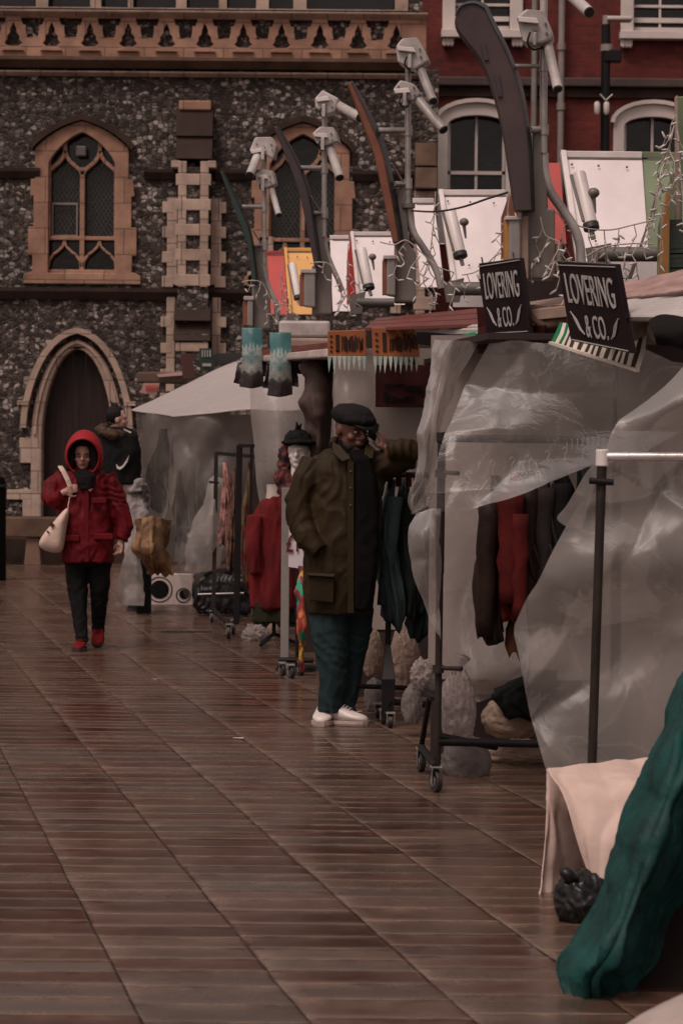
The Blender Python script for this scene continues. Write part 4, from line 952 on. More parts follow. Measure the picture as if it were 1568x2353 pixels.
# orange fringed signs
ICE = pm('pale_fringe', (0.46, 0.44, 0.40), (0.20, 0.28, 0.24), rough=.6, scale=12)
def orange(label, q, d):
    TL, TR, BR, BL = [V(x, y, d) for x, y in q]; t = thing('orange_sign', label, 'shop sign', (TL + BR) / 2, 'orange signs with white fringes')
    MB().hexa([TL, TR, BR, BL], (0, .02, 0)).build('board', ORG, t, bevel=.004)
    P = lambda u, v: TL.lerp(TR, u).lerp(BL.lerp(BR, u), v) + Vector((0, -.004, 0))
    m = MB(); r = random.Random(int(q[0][0]))
    for v in (.2, .42, .62, .8): m.bar(P(.07, v), P(.11 + .02 * r.random(), v + .05), .012, .003, up=(0, 1, 0))
    m.bar(P(.26, .18), P(.26, .84), .022, .003, up=(0, 1, 0))
    m.bar(P(.22, .2), P(.3, .2), .008, .003, up=(0, 1, 0)); m.bar(P(.22, .82), P(.3, .82), .008, .003, up=(0, 1, 0))
    x = .38
    while x < .95:
        a, b = .2 + r.random() * .22, .7 + r.random() * .16; m.bar(P(x, a), P(x + r.uniform(-.02, .02), b), .006 + .008 * r.random(), .003, up=(0, 1, 0)); x += .033 + .02 * r.random()
    m.build('lettering', pm('brown_lettering', (0.035, 0.012, 0.006), rough=.6), t)
    k = int(round((TR - TL).length / .03))
    for i in range(k):
        u0, u1 = i / k, (i + .85) / k; L_ = r.uniform(.75, 1.05) * .105
        a, b = P(u0, 1), P(u1, 1); MB().hexa([a, b, (a + b) / 2 + Vector((r.uniform(-.004, .004), -.01, -L_))], (0, .005, 0)).build('fringe', ICE, t)
orange('orange sign with dark lettering and pale fringe, left of the pair', [(752, 760), (839, 757), (842, 818), (752, 817)], 15.6)
orange('orange sign with dark lettering and pale fringe, right of the pair', [(853, 752), (962, 752), (963, 820), (856, 818)], 14.9)
# teal banners
def bannermat():
    m = bpy.data.materials.new('teal_banner_print'); m.use_nodes = True; nt = m.node_tree; b = nt.nodes['Principled BSDF']; L = nt.links.new
    tc = N(nt, 'ShaderNodeTexCoord'); sp = N(nt, 'ShaderNodeSeparateXYZ'); L(tc.outputs['Generated'], sp.inputs[0])
    mp = N(nt, 'ShaderNodeMapping'); mp.inputs['Scale'].default_value = (34, 1, 9); L(tc.outputs['Object'], mp.inputs[0])
    # mirrored design across the centre line
    ab = N(nt, 'ShaderNodeMath', operation='ABSOLUTE'); s5 = N(nt, 'ShaderNodeMath', operation='SUBTRACT'); s5.inputs[1].default_value = .5; L(sp.outputs[0], s5.inputs[0]); L(s5.outputs[0], ab.inputs[0])
    cb = N(nt, 'ShaderNodeCombineXYZ'); L(ab.outputs[0], cb.inputs[0]); L(sp.outputs[2], cb.inputs[2])
    nz = N(nt, 'ShaderNodeTexNoise', Scale=9, Detail=3, Distortion=1.0); L(cb.outputs[0], nz.inputs['Vector'])
    rp = N(nt, 'ShaderNodeValToRGB'); cr = rp.color_ramp; cr.elements[0].color = (0.030, 0.022, 0.022, 1); cr.elements[1].color = (0.035, 0.12, 0.125, 1); cr.elements[1].position = .85
    for p, c in ((.22, (.05, .04, .04)), (.36, (.30, .30, .28)), (.5, (.08, .16, .16)), (.62, (.30, .30, .28)), (.7, (.04, .145, .15))): e = cr.elements.new(p); e.color = (*c, 1)
    ad = N(nt, 'ShaderNodeMath', operation='MULTIPLY_ADD'); L(nz.outputs[0], ad.inputs[0]); ad.inputs[1].default_value = .55; L(sp.outputs[2], ad.inputs[2])
    sb = N(nt, 'ShaderNodeMath', operation='SUBTRACT'); L(ad.outputs[0], sb.inputs[0]); sb.inputs[1].default_value = .27; L(sb.outputs[0], rp.inputs[0])
    L(rp.outputs[0], b.inputs['Base Color']); b.inputs['Roughness'].default_value = .4; return m
BAN = bannermat()
def banner(label, x0, x1, y0, y1, d, tails):
    P = [[V(x0 + (x1 - x0) * u, y0, d), ] for u in (0, .5, 1)]
    t = thing('teal_banner', label, 'banner', V((x0 + x1) / 2, y1, d), 'teal and black printed banners')
    sheet('cloth', [[V(x0, y0, d), V((x0 + x1) / 2, y0, d - .03), V(x1, y0, d)], [V(x0, (y0 + y1) / 2, d - .05), V((x0 + x1) / 2, (y0 + y1) / 2, d - .07), V(x1, (y0 + y1) / 2, d - .05)], [V(x0 - 6, y1, d), V((x0 + x1) / 2, y1 + 4, d - .04), V(x1 + 4, y1 - 2, d)]], BAN, t, amp=.012, sc=6, thick=.004)
    for (xa, xb, ya, yb_) in tails:
        sheet('tail', [[V(xa, ya, d), V(xb, ya, d)], [V(xa - 4, (ya + yb_) / 2, d - .03), V(xb + 2, (ya + yb_) / 2, d)], [V(xa - 10, yb_, d), V(xb + 4, yb_ + 4, d)]], DPUR, t, amp=.03, sc=8, thick=.004)
banner('teal and black banner behind the eaves beam, left and shorter of the pair', 556, 602, 753, 888, 19.6, [(546, 562, 830, 880), (600, 612, 828, 862)])
banner('teal and black banner in front of the eaves beam, right and longer of the pair', 620, 668, 764, 908, 18.4, [(612, 622, 840, 890), (668, 682, 830, 885)])
# small far signs
sf = thing('small_sign', 'small black and green shop sign behind the tent ridge', 'sign', V(475, 850, 27))
vq([(458, 800), (490, 800), (492, 850), (460, 852)], 27).build('board', pm('dark_green_sign', (.012, .03, .022), rough=.4), sf)
text('lettering', 'NEW', .16, V(475, 812, 26.96), (1, 0, 0), (0, 0, 1), CHALK, sf, sx=.5) if False else None
m = MB()
for x in (465, 471, 477, 483): m.box(V(x, 812, 26.98), (.012, .01, .07))
m.box(V(475, 838, 26.98), (.09, .01, .03)); m.build('lettering', CHALK, sf)
sf = thing('small_sign', 'small pink sign with red lettering at the tip of the tent', 'sign', V(345, 905, 27.5))
vq([(330, 880), (367, 880), (360, 908), (323, 902)], 27.5).build('board', pm('pink_sign', (.45, .22, .19), rough=.5), sf)
m = MB()
for x in range(336, 362, 5): m.box(V(x, 891, 27.48), (.01, .01, .06))
m.build('lettering', REDP, sf)
MB().box(V(370, 868, 28.2), (.5, .3, .12)).build('awning', pm('dull_brown_canvas', (.12, .08, .065), rough=.8), None, bevel=.02, label='low brown awning end behind the pink sign', cat='awning')
vq([(360, 860), (420, 853), (420, 862), (364, 866)], 28).build('eaves_strip', pm('pink_strip', (.5, .3, .28), rough=.5), None, label='thin pink eaves strip in front of the church corner above the tent', cat='eaves')
vq([(414, 812), (440, 812), (450, 868), (420, 870)], 27.5).build('screen', pm('maroon_panel_paint', (.08, .03, .028), rough=.6), None, label='narrow maroon panel standing above the tent ridge', cat='panel')
vq([(440, 835), (500, 812), (552, 810), (560, 822), (470, 850)], 27.2).build('dark_canopy', DKM, None, label='dark canopy edge behind the top of the tent', cat='canopy')

# ------------------------------------------------------------------ polythene
def plastic(name, base=(0.50, 0.45, 0.43), a0=0.35, a1=0.85, sc=2.0, rough=0.28, bump=0.6):
    m = bpy.data.materials.new(name); m.use_nodes = True; nt = m.node_tree; L = nt.links.new
    for n_ in list(nt.nodes): nt.nodes.remove(n_)
    out = N(nt, 'ShaderNodeOutputMaterial'); tc = N(nt, 'ShaderNodeTexCoord')
    n1 = N(nt, 'ShaderNodeTexNoise', Scale=sc, Detail=3, Roughness=0.5, Distortion=.3); L(tc.outputs['Object'], n1.inputs['Vector'])
    n2 = N(nt, 'ShaderNodeTexNoise', Scale=sc * 3.2, Detail=7, Roughness=0.55, Distortion=0.8); L(tc.outputs['Object'], n2.inputs['Vector'])
    n4 = N(nt, 'ShaderNodeTexVoronoi', Scale=sc * 2.0, feature='DISTANCE_TO_EDGE'); vm = N(nt, 'ShaderNodeVectorMath', operation='ADD'); L(tc.outputs['Object'], vm.inputs[0])
    sc_ = N(nt, 'ShaderNodeVectorMath', operation='SCALE'); L(n2.outputs['Color'], sc_.inputs[0]); sc_.inputs['Scale'].default_value = .35; L(sc_.outputs[0], vm.inputs[1]); L(vm.outputs[0], n4.inputs['Vector'])
    cr_ = N(nt, 'ShaderNodeMapRange'); cr_.inputs[1].default_value = 0; cr_.inputs[2].default_value = .035; cr_.inputs[3].default_value = 1; cr_.inputs[4].default_value = 0; L(n4.outputs['Distance'], cr_.inputs[0])
    h = N(nt, 'ShaderNodeMath', operation='MULTIPLY_ADD'); L(cr_.outputs[0], h.inputs[0]); h.inputs[1].default_value = .06; L(n2.outputs[0], h.inputs[2])
    bp = N(nt, 'ShaderNodeBump', Strength=bump, Distance=0.05); L(h.outputs[0], bp.inputs['Height'])
    df = N(nt, 'ShaderNodeBsdfDiffuse'); tl = N(nt, 'ShaderNodeBsdfTranslucent'); gl_ = N(nt, 'ShaderNodeBsdfGlossy'); tr = N(nt, 'ShaderNodeBsdfTransparent')
    df.inputs[0].default_value = (*base, 1); tl.inputs[0].default_value = (*base, 1); gl_.inputs[0].default_value = (.9, .9, .9, 1); gl_.inputs['Roughness'].default_value = rough
    for q in (df, tl, gl_): L(bp.outputs[0], q.inputs['Normal'])
    m1 = N(nt, 'ShaderNodeMixShader'); m1.inputs[0].default_value = .5; L(df.outputs[0], m1.inputs[1]); L(tl.outputs[0], m1.inputs[2])
    fr = N(nt, 'ShaderNodeFresnel', IOR=1.5); L(bp.outputs[0], fr.inputs['Normal'])
    fm = N(nt, 'ShaderNodeMath', operation='MULTIPLY_ADD'); L(fr.outputs[0], fm.inputs[0]); fm.inputs[1].default_value = .28; fm.inputs[2].default_value = .0; fm.use_clamp = True
    m3 = N(nt, 'ShaderNodeMixShader'); mr = N(nt, 'ShaderNodeMapRange'); mr.inputs[1].default_value = .38; mr.inputs[2].default_value = .64; mr.inputs[3].default_value = a0; mr.inputs[4].default_value = a1; L(n1.outputs[0], mr.inputs[0])
    ad = N(nt, 'ShaderNodeMath', operation='MULTIPLY_ADD'); L(cr_.outputs[0], ad.inputs[0]); ad.inputs[1].default_value = .10; L(mr.outputs[0], ad.inputs[2]); ad.use_clamp = True
    L(ad.outputs[0], m3.inputs[0]); L(tr.outputs[0], m3.inputs[1]); L(m1.outputs[0], m3.inputs[2])
    m2 = N(nt, 'ShaderNodeMixShader'); L(fm.outputs[0], m2.inputs[0]); L(m3.outputs[0], m2.inputs[1]); L(gl_.outputs[0], m2.inputs[2]); L(m2.outputs[0], out.inputs[0])
    return m
PL1 = plastic('clear_polythene', base=(.44, .39, .36), a0=0.15, a1=0.36, bump=.22, sc=1.6)
PL2 = plastic('milky_polythene', base=(.44, .39, .365), a0=0.42, a1=0.68, sc=1.2, bump=.22)
PL4 = plastic('cloudy_polythene', base=(.30, .26, .24), a0=.62, a1=.95, bump=.3, sc=3)
PL3 = plastic('roof_polythene', base=(0.62, 0.56, 0.545), a0=.93, a1=1.0, sc=.8, bump=.12)
def vs_(rows, d):
    out = []
    for r in rows: out.append([V(p[0], p[1], p[2] if len(p) > 2 else d) for p in r])
    return out
shg = 'polythene sheets hung over the stalls and rails'
sheet('plastic_sheet', vs_([[(995, 780), (1040, 782, 12.0), (1098, 785)], [(986, 880), (1008, 880, 12.05), (1052, 870)], [(972, 980), (988, 985, 12.0), (1006, 978)], [(955, 1090), (978, 1090, 12.05), (998, 1080)], [(936, 1150), (965, 1140), (996, 1128)], [(948, 1182), (965, 1172), (985, 1160)]], 12.15), PL2, None, amp=.01, sc=5, ridge=.01, fold=(3, .05), ku=24, kv=16,
      label='narrow gathered strip of clear plastic hanging left of the clothes rail', cat='plastic sheet', group=shg)
sheet('plastic_sheet', vs_([[(1122, 790), (1260, 785), (1600, 780)], [(1070, 885), (1240, 900, 11.5), (1600, 900)], [(1022, 985, 11.35), (1200, 985, 11.35), (1560, 990)], [(1002, 1060, 11.25), (1190, 1055, 11.3), (1470, 1045, 11.4)], [(972, 1135, 11.2), (1130, 1120, 11.2), (1350, 1070, 11.3)], [(942, 1182, 11.3), (1060, 1166, 11.2), (1130, 1160, 11.2), (1240, 1118, 11.2)][0:1] + [(1110, 1163, 11.15), (1262, 1108, 11.2)]], 11.6), PL1, None, amp=.010, sc=2.2, ridge=.024, ku=36, kv=20, lin=True,
      label='clear plastic sheet draped over the clothes rail, its lower edge across the red jackets', cat='plastic sheet', group=shg)
sheet('plastic_sheet', vs_([[(955, 1178), (990, 1172), (1012, 1168)], [(938, 1230), (980, 1230, 11.3), (1014, 1230)], [(946, 1310), (985, 1310, 11.35), (1014, 1320)], [(975, 1390), (995, 1400), (1010, 1410)], [(1003, 1455), (1008, 1460), (1012, 1470)]], 11.42), PL2, None, amp=.01, sc=4, ridge=.014, ku=20, kv=16,
      label='curved flap of clear plastic billowing left of the rail post below its clamp', cat='plastic sheet', group=shg)
sheet('plastic_sheet', vs_([[(1600, 800), (1640, 790), (1800, 780)], [(1480, 930), (1590, 910, 9.2), (1800, 900)], [(1386, 1030), (1560, 1010), (1800, 1000)], [(1330, 1145), (1480, 1150, 9.5), (1800, 1150, 9.3)], [(1262, 1280), (1440, 1290, 9.35), (1800, 1290)], [(1200, 1408), (1405, 1410, 9.5), (1800, 1405, 9.3)], [(1183, 1446), (1400, 1450, 9.52), (1800, 1450, 9.25)], [(1189, 1492), (1396, 1495, 9.5), (1800, 1495, 9.3)], [(1208, 1590), (1380, 1600, 9.42), (1800, 1600)], [(1240, 1720), (1385, 1740), (1800, 1750)], [(1262, 1800), (1390, 1810), (1800, 1820)]], 9.4), PL2, None, amp=.012, sc=2.0, ridge=.05, ku=60, kv=16, seed=9,
      label='large near sheet of wrinkled plastic covering the right hand clothes rail', cat='plastic sheet', group=shg)
sheet('plastic_sheet', vs_([[(1390, 1035), (1345, 1085)], [(1370, 1100), (1300, 1160)], [(1350, 1160), (1278, 1190)], [(1335, 1215), (1300, 1210)]], 9.9), PL2, None, amp=.02, sc=4,
      label='small folded corner of plastic sticking out left of the nearest rail top', cat='plastic sheet', group=shg)
sheet('plastic_sheet', vs_([[(1010, 1120), (1120, 1120, 12.55), (1330, 1120)], [(1012, 1300), (1140, 1300, 12.5), (1330, 1300)], [(1014, 1440), (1150, 1440, 12.55), (1330, 1440)], [(1040, 1560), (1150, 1545, 12.5), (1330, 1500)], [(1096, 1612), (1190, 1572), (1330, 1530)]], 12.62), PL2, None, amp=.01, sc=2.5, ridge=.03, ku=30, kv=16, seed=13,
      label='back sheet of plastic behind the hanging jackets, its lower edge cut diagonally above the bags', cat='plastic sheet', group=shg)
# tent
tent = thing('plastic_tent', 'pale plastic tent roof over the far stall with clear crumpled walls', 'tent', GX(480, 25), None)
sheet('tent_roof', [[V(300, 942, 25.5), V(420, 888, 26.2), V(545, 832, 26.6), V(630, 836, 25.5), V(715, 838, 24)], [V(350, 950, 24.8), V(440, 920, 25.2), V(550, 885, 25.5), V(640, 888, 24.8), V(720, 880, 23.6)], [V(397, 957, 24.2), V(480, 950, 24.2), V(572, 941, 24.0), V(640, 944, 23.6), V(720, 940, 23.2)]], PL3, tent, amp=.012, sc=1.0, thick=.006)
sheet('tent_wall', vs_([[(316, 948, 25.4), (350, 952, 24.8), (398, 958, 24.3)], [(322, 1040, 25.4), (360, 1040, 24.8), (400, 1040, 24.4)], [(330, 1130, 25.4), (370, 1130, 24.9), (405, 1130, 24.4)], [(345, 1195, 25.4), (375, 1200, 24.9), (410, 1205, 24.4)]], 25), PL1, tent, amp=.04, sc=2.2, ridge=.04, seed=1)
sheet('tent_wall', vs_([[(396, 958), (480, 950), (576, 942)], [(400, 1080), (480, 1080, 24.1), (582, 1080)], [(402, 1200), (480, 1200, 24.3), (560, 1200)], [(405, 1300), (460, 1310, 24.0), (500, 1310)], [(430, 1380), (450, 1385), (470, 1385)]], 24.3), PL1, tent, amp=.04, sc=2.2, ridge=.04, seed=2, ku=18)
sheet('tent_wall', vs_([[(575, 860), (640, 860), (715, 862)], [(577, 960), (640, 962, 22.9), (705, 960)], [(588, 1080), (640, 1080, 22.8), (700, 1080)], [(598, 1180), (640, 1180), (690, 1180)]], 23.1), PL2, tent, amp=.02, sc=1.6, ridge=.02, seed=5)
sheet('tent_flap', vs_([[(480, 1100), (498, 1095), (515, 1100)], [(455, 1170), (490, 1180, 23.1), (515, 1180)], [(432, 1250), (480, 1260, 23.1), (512, 1260)], [(422, 1312), (460, 1318), (505, 1312)]], 23.4), PL2, tent, amp=.03, sc=3, ridge=.03, seed=6)
sheet('tent_flap', vs_([[(318, 1190, 24.4), (345, 1192, 24.4)], [(292, 1270, 24.3), (330, 1280, 24.2)], [(268, 1340, 24.3), (325, 1340, 24.1)], [(255, 1388, 24.3), (328, 1392, 24.1)]], 24.4), PL4, tent, amp=.05, sc=3, ridge=.04, seed=7)
# hanging sheets between stall 2 and 3
sheet('plastic_sheet', vs_([[(765, 855), (800, 850), (856, 855)], [(762, 930), (800, 930, 15.6), (856, 930)], [(758, 1010), (800, 1010), (856, 1010)]], 15.7), PL2, None, amp=.015, sc=4, ridge=.02, seed=8,
      label='hanging strip of pale plastic behind the flat cap of the man', cat='plastic sheet', group=shg)
sheet('drape', vs_([[(685, 838), (730, 836), (765, 840)], [(705, 880), (735, 885, 17.7), (765, 880)], [(702, 960), (735, 970, 17.7), (768, 960)], [(705, 1040), (735, 1060), (760, 1050)]], 17.9), pm('brown_net_cloth', (.10, .07, .06), (.06, .04, .035), rough=.8, scale=6, stretch=(6, 6, .6)), None, amp=.05, sc=4, ridge=.02, thick=.01,
      label='brown gathered drape hanging between the teal banner and the man in the cap', cat='drape')
# ------------------------------------------------------------------ people
SKD = pm('dark_ruddy_skin', (0.13, 0.050, 0.034), (0.085, 0.032, 0.022), rough=.5, scale=12, bump=.05)
SKL = pm('fair_skin', (0.44, 0.25, 0.195), (0.36, 0.19, 0.145), rough=.5, scale=12, bump=.05)
OLV = pm('olive_brown_waxed_cloth', (0.030, 0.018, 0.007), (0.019, 0.012, 0.005), spec=.12, rough=.62, scale=3, bump=.3, bscale=25, bdist=.01, stretch=(1, 1, .6))
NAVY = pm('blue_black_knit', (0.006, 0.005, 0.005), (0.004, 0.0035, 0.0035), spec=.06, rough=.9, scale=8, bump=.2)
DEN = pm('dark_teal_denim', (0.022, 0.040, 0.042), (0.011, 0.020, 0.022), rough=.8, scale=6, bump=.4, bscale=30)
WSH = pm('white_leather', (0.66, 0.58, 0.55), (0.52, 0.44, 0.41), rough=.4, scale=8, bump=.1)
SOLE = pm('dirty_white_rubber', (0.42, 0.32, 0.28), rough=.6)
CAPM = pm('charcoal_wool', (0.015, 0.013, 0.014), (0.009, 0.008, 0.009), rough=.9, scale=10, bump=.3)
REDJ = pm('red_raincoat_cloth', (0.125, 0.005, 0.009), (0.075, 0.003, 0.006), spec=.12, rough=.6, scale=4, bump=.3, bscale=18)
REDH = pm('bright_red_hood_cloth', (0.30, 0.008, 0.012), (0.20, 0.006, 0.009), rough=.6, scale=4, bump=.2)
BLKC = pm('black_cloth', (0.010, 0.0095, 0.010), (0.006, 0.006, 0.006), rough=.85, scale=6, bump=.3, bscale=25)
HAIR = pm('black_hair', (0.010, 0.007, 0.006), (0.005, 0.004, 0.004), spec=.15, rough=.5, scale=20, stretch=(6, 6, 1), bump=.5)
REDS = pm('red_suede', (0.19, 0.008, 0.010), (0.11, 0.006, 0.007), rough=.7, scale=10, bump=.2)
CANV = pm('cream_canvas_bag', (0.62, 0.47, 0.40), (0.48, 0.35, 0.29), rough=.85, scale=6, bump=.3)

def folds(amp, sc=(9, 9, 5), o=Vector((0, 0, 0)), fine=0.3):
    def f(p, n):
        q = Vector((p.x * sc[0], p.y * sc[1], p.z * sc[2])) + o
        h = noise.fractal(q, 1, 2, 3); r = 1 - abs(noise.noise(q * 1.3 + Vector((3, 1, 7)))) * 2.2
        return p + n * amp * (h * .8 + r * .6 + fine * noise.noise(q * 5))
    return f
def creases(amp, seed=0.0, vert=4.0, split=None):
    """sharp diagonal cloth creases plus long hanging folds"""
    def f(p, n):
        wv = noise.noise(p * 2.2 + Vector((seed, 0, 0)))
        wv += .5 * noise.noise(p * 5.1 + Vector((0, seed, 3)))
        a = (p.x * 6 + p.z * 6 + p.y * 3) + wv * 4.5 + seed; b = (p.x * 11 - p.y * 6 + p.z * 1.0) + wv * 3.2
        c = (-p.x * 6 + p.z * 7) + wv * 4.2 + 2 * seed
        tri = lambda v: (1 - abs((v % 1.0) - .5) * 2) ** 1.8
        m1_ = max(0, .25 + 1.3 * noise.noise(p * 3.0 + Vector((7, seed, 1)))); m2_ = max(0, .25 + 1.3 * noise.noise(p * 3.3 + Vector((1, seed, 9))))
        return p + n * amp * (tri(a) * m1_ - tri(c) * m2_ + .7 * tri(b * vert / 4) - .5 + .35 * noise.fractal(p * 14, 1, 2, 3))
    return f
def ringbody(mb, d, rows, n=28, pw=2.4):
    """rows: (x left, x right, y, half depth, depth shift) in picture units"""
    R = []
    for (xl, xr, y, hd, dy) in rows:
        a, b = V(xl, y, d + dy), V(xr, y, d + dy); c = (a + b) / 2; hw = (b.x - a.x) / 2; rg = []
        for k in range(n):
            t = 2 * PI * k / n; cx, sy = math.cos(t), math.sin(t)
            rg.append(c + Vector((hw * math.copysign(abs(cx) ** (2 / pw), cx), hd * math.copysign(abs(sy) ** (2 / pw), sy), 0)))
        R.append(rg)
    return mb.rings(R)
def face(mb, c, rot, s=1.0):
    """head solids: skull, jaw, brow, nose, lips, ears; face looks along -Y before rotation"""
    E = lambda p, r: mb.ell(c + rot @ (Vector(p) * s), tuple(v * s for v in r), rot, n=20, m=14)
    E((0, 0.012, 0.025), (.076, .096, .098)); E((0, -.015, -.045), (.060, .070, .070)); E((0, -.052, -.088), (.030, .030, .024))
    E((0, -.066, .030), (.056, .026, .016)); E((0, -.075, -.052), (.027, .020, .017))
    for sx in (-1, 1):
        E((sx * .078, .012, -.005), (.010, .020, .032)); E((sx * .040, -.055, -.025), (.024, .022, .020))
    mb.tube([c + rot @ (Vector(p) * s) for p in ((0, -.080, .028), (0, -.092, .004), (0, -.106, -.016), (0, -.098, -.028), (0, -.080, -.032))], [.008 * s, .010 * s, .014 * s, .013 * s, .008 * s], 10)
    for sx in (-1, 1): E((sx * .013, -.092, -.022), (.009, .010, .008))
    E((0, -.091, -.046), (.022, .007, .005)); E((0, -.090, -.058), (.019, .008, .006))
def facebits(par, c, rot, s, lipm, white=True, brow=HAIR):
    D = lambda p: c + rot @ (Vector(p) * s)
    for sx in (-1, 1):
        e = MB().ell(D((sx * .031, -.0745, .006)), (.0125 * s, .010 * s, .0075 * s), rot, n=12, m=8).build('eye', pm('eye_white', (.32, .26, .24), rough=.2), par, smooth=True)
        MB().ell(D((sx * .031 + .002, -.083, .006)), (.006 * s, .004 * s, .006 * s), rot, n=10, m=6).build('iris', pm('dark_iris', (.01, .006, .005), rough=.1), e, smooth=True)
        MB().tube([D((sx * .014, -.088, .026)), D((sx * .032, -.089, .032)), D((sx * .05, -.078, .026))], [.003 * s, .0045 * s, .002 * s], 6).build('eyebrow', brow, par)
    MB().tube([D((-.022, -.092, -.052)), D((0, -.1, -.0505)), D((.022, -.092, -.052))], [.002 * s, .004 * s, .002 * s], 6).build('lips', lipm, par)
def handmb(mb, wrist, dirv, nrm, curl=0.6, s=1.0, thumb=1, spread=.0, curls=None):
    """palm, four unequal curling fingers and a thumb leaving the side of the palm"""
    d = Vector(dirv).normalized(); n = (Vector(nrm) - d * Vector(nrm).dot(d)).normalized(); sd = d.cross(n)
    w_ = Vector(wrist); P = lambda a, b, c: w_ + d * a * s + sd * b * s + n * c * s
    rot = Matrix((sd, n, d)).transposed()
    mb.ell(P(.045, 0, 0), (.040 * s, .016 * s, .052 * s), rot, n=14, m=10)
    mb.tube([P(-.05, 0, 0), P(0.0, 0, 0), P(.03, 0, 0)], [(.026 * s), (.026 * s), (.03 * s)], 12)
    for k, (b, L_) in enumerate(((.030, .072), (.010, .080), (-.010, .075), (-.029, .060))):
        cu = curls[k] if curls else curl * (1 + .15 * k); pts = [P(.070, b, 0)]; ang = 0; p = pts[0]; r = .0088
        for j, fr in enumerate((.45, .3, .25)):
            ang += cu * (0.6 + .4 * j); dd = (d * math.cos(ang) + n * math.sin(ang) + sd * spread * (1.5 - k)).normalized(); p = p + dd * L_ * fr * s; pts.append(p)
        mb.tube(pts, [.0098 * s, .0092 * s, .0084 * s, .006 * s], 8)
    t = thumb; mb.tube([P(.015, .026 * t, .004), P(.038, .050 * t, .014), P(.060, .056 * t, .028), P(.078, .050 * t, .038)], [.014 * s, .012 * s, .0105 * s, .008 * s], 8)

def shoe(par, toe, heel, w_, h, mat, name='shoe', laces=True):
    """sneaker from heel to toe point on the ground"""
    toe, heel = Vector(toe), Vector(heel); d = (toe - heel); L_ = d.length; d.normalize(); up = Vector((0, 0, 1)); up = (up - d * up.dot(d)).normalized(); sd = d.cross(up)
    R = []; prof = ((0, .55, .75), (.06, .8, 1.0), (.2, .9, 1.1), (.35, .92, 1.0), (.5, .98, .78), (.65, 1.05, .62), (.8, 1.0, .5), (.92, .78, .42), (1.0, .35, .25))
    for t, ww, hh in prof:
        c = heel + d * L_ * t; rg = []
        for k in range(16):
            a = 2 * PI * k / 16; rg.append(c + sd * (math.cos(a) * w_ / 2 * ww) + up * (h * hh * (.5 + .5 * math.sin(a)) + .018))
        R.append(rg)
    o = MB().rings(R).build(name, mat, par, smooth=True); sb = o.modifiers.new('s', 'SUBSURF'); sb.levels = sb.render_levels = 1
    m = MB(); lo, hi = [], []
    for t, ww, hh in prof:
        c = heel + d * L_ * (t * 1.03 - .015); lo.append((c, ww))
    ring = lambda z, e: [c + sd * (w_ / 2 * ww * e) + up * z for c, ww in lo] + [c - sd * (w_ / 2 * ww * e) + up * z for c, ww in reversed(lo)]
    m.rings([ring(0.001, 1.0), ring(.012, 1.08), ring(.028, 1.06)]); m.build('sole', SOLE if mat is WSH else DKM, o, smooth=False)
    if laces:
        l = MB()
        for t in (.36, .43, .5, .57): c = heel + d * L_ * t + up * (h * (1.06 - (t - .3) * 1.25) + .02); l.tube([c - sd * w_ * .22, c + up * .006, c + sd * w_ * .22], .0035, 6)
        l.build('laces', mat, o)
    return o

# --- man with flat cap on the phone
D1 = 14.2; K1 = ppm(D1)
m1 = lambda x, y, dy=0.0: V(x, y, D1 + dy)
hrot = Matrix.Rotation(RAD(38), 3, 'Z') @ Matrix.Rotation(RAD(14), 3, 'X')
HC = m1(808, 988, -.02)
sk = MB(); face(sk, HC, hrot, 1.06)
sk.tube([m1(800, 1075, .03), m1(800, 1045, .03), m1(802, 1010, .02)], [.075, .062, .058], 14)
ringbody(sk, D1, [(760, 845, 1050, .09, .03), (745, 860, 1090, .12, .03), (745, 855, 1200, .13, .03), (745, 850, 1300, .13, .03), (745, 848, 1400, .13, .03)])
sk.tube([m1(850, 1085, .02), m1(900, 1068, .0), m1(945, 1050, .0)], [.055, .048, .042], 12)
sk.tube([m1(945, 1050, .0), m1(915, 1032, -.06), m1(888, 1036, -.06)], [.042, .036, .028], 12)
sk.tube([m1(735, 1075, -.02), m1(700, 1130, -.05), m1(690, 1190, -.06)], [.055, .048, .042], 12)
sk.tube([m1(690, 1190, -.06), m1(712, 1240, -.12), m1(740, 1270, -.14)], [.042, .036, .028], 12)
for (pts) in (((760, 1390, -.04), (752, 1500, -.04), (748, 1630, -.03)), ((820, 1390, .08), (812, 1500, .08), (792, 1630, .06))):
    sk.tube([m1(*p) for p in pts], [.085, .06, .042], 12)
handmb(sk, m1(888, 1034, -.05), m1(870, 985, -.03) - m1(888, 1034, -.05), m1(840, 1000, .03) - m1(870, 990, -.03), curl=.32, s=.88, thumb=1)
man = union('person', sk, SKD, None, voxel=.006, smooth=3)
tag(man, 'man in flat cap, olive coat and white trainers holding a phone to his ear', 'person')
facebits(man, HC, hrot, 1.06, pm('dark_lips', (.10, .03, .025), rough=.4))
bd = MB(); 
for p, r in (((0, -.062, -.092), (.040, .034, .028)), ((.035, -.035, -.075), (.03, .04, .03)), ((-.035, -.035, -.075), (.03, .04, .03))):
    bd.ell(HC + hrot @ (Vector(p) * 1.06), r, hrot)
bd.build('beard', pm('grey_black_beard', (.05, .035, .03), (.015, .01, .01), rough=.9, scale=40), man, smooth=True)
gl = MB()
for sx in (-1, 1): gl.tube([HC + hrot @ Vector((sx * .036 + math.cos(a) * .024, -.098 + .012 * abs(sx * math.cos(a) + 0), .006 + math.sin(a) * .018)) for a in [i * PI / 6 for i in range(13)]], .0013, 6)
gl.tube([HC + hrot @ Vector((-.01, -.098, .01)), HC + hrot @ Vector((.01, -.098, .01))], .002, 6)
for sx in (-1, 1): gl.tube([HC + hrot @ Vector((sx * .06, -.09, .012)), HC + hrot @ Vector((sx * .085, 0.01, .012))], .002, 6)

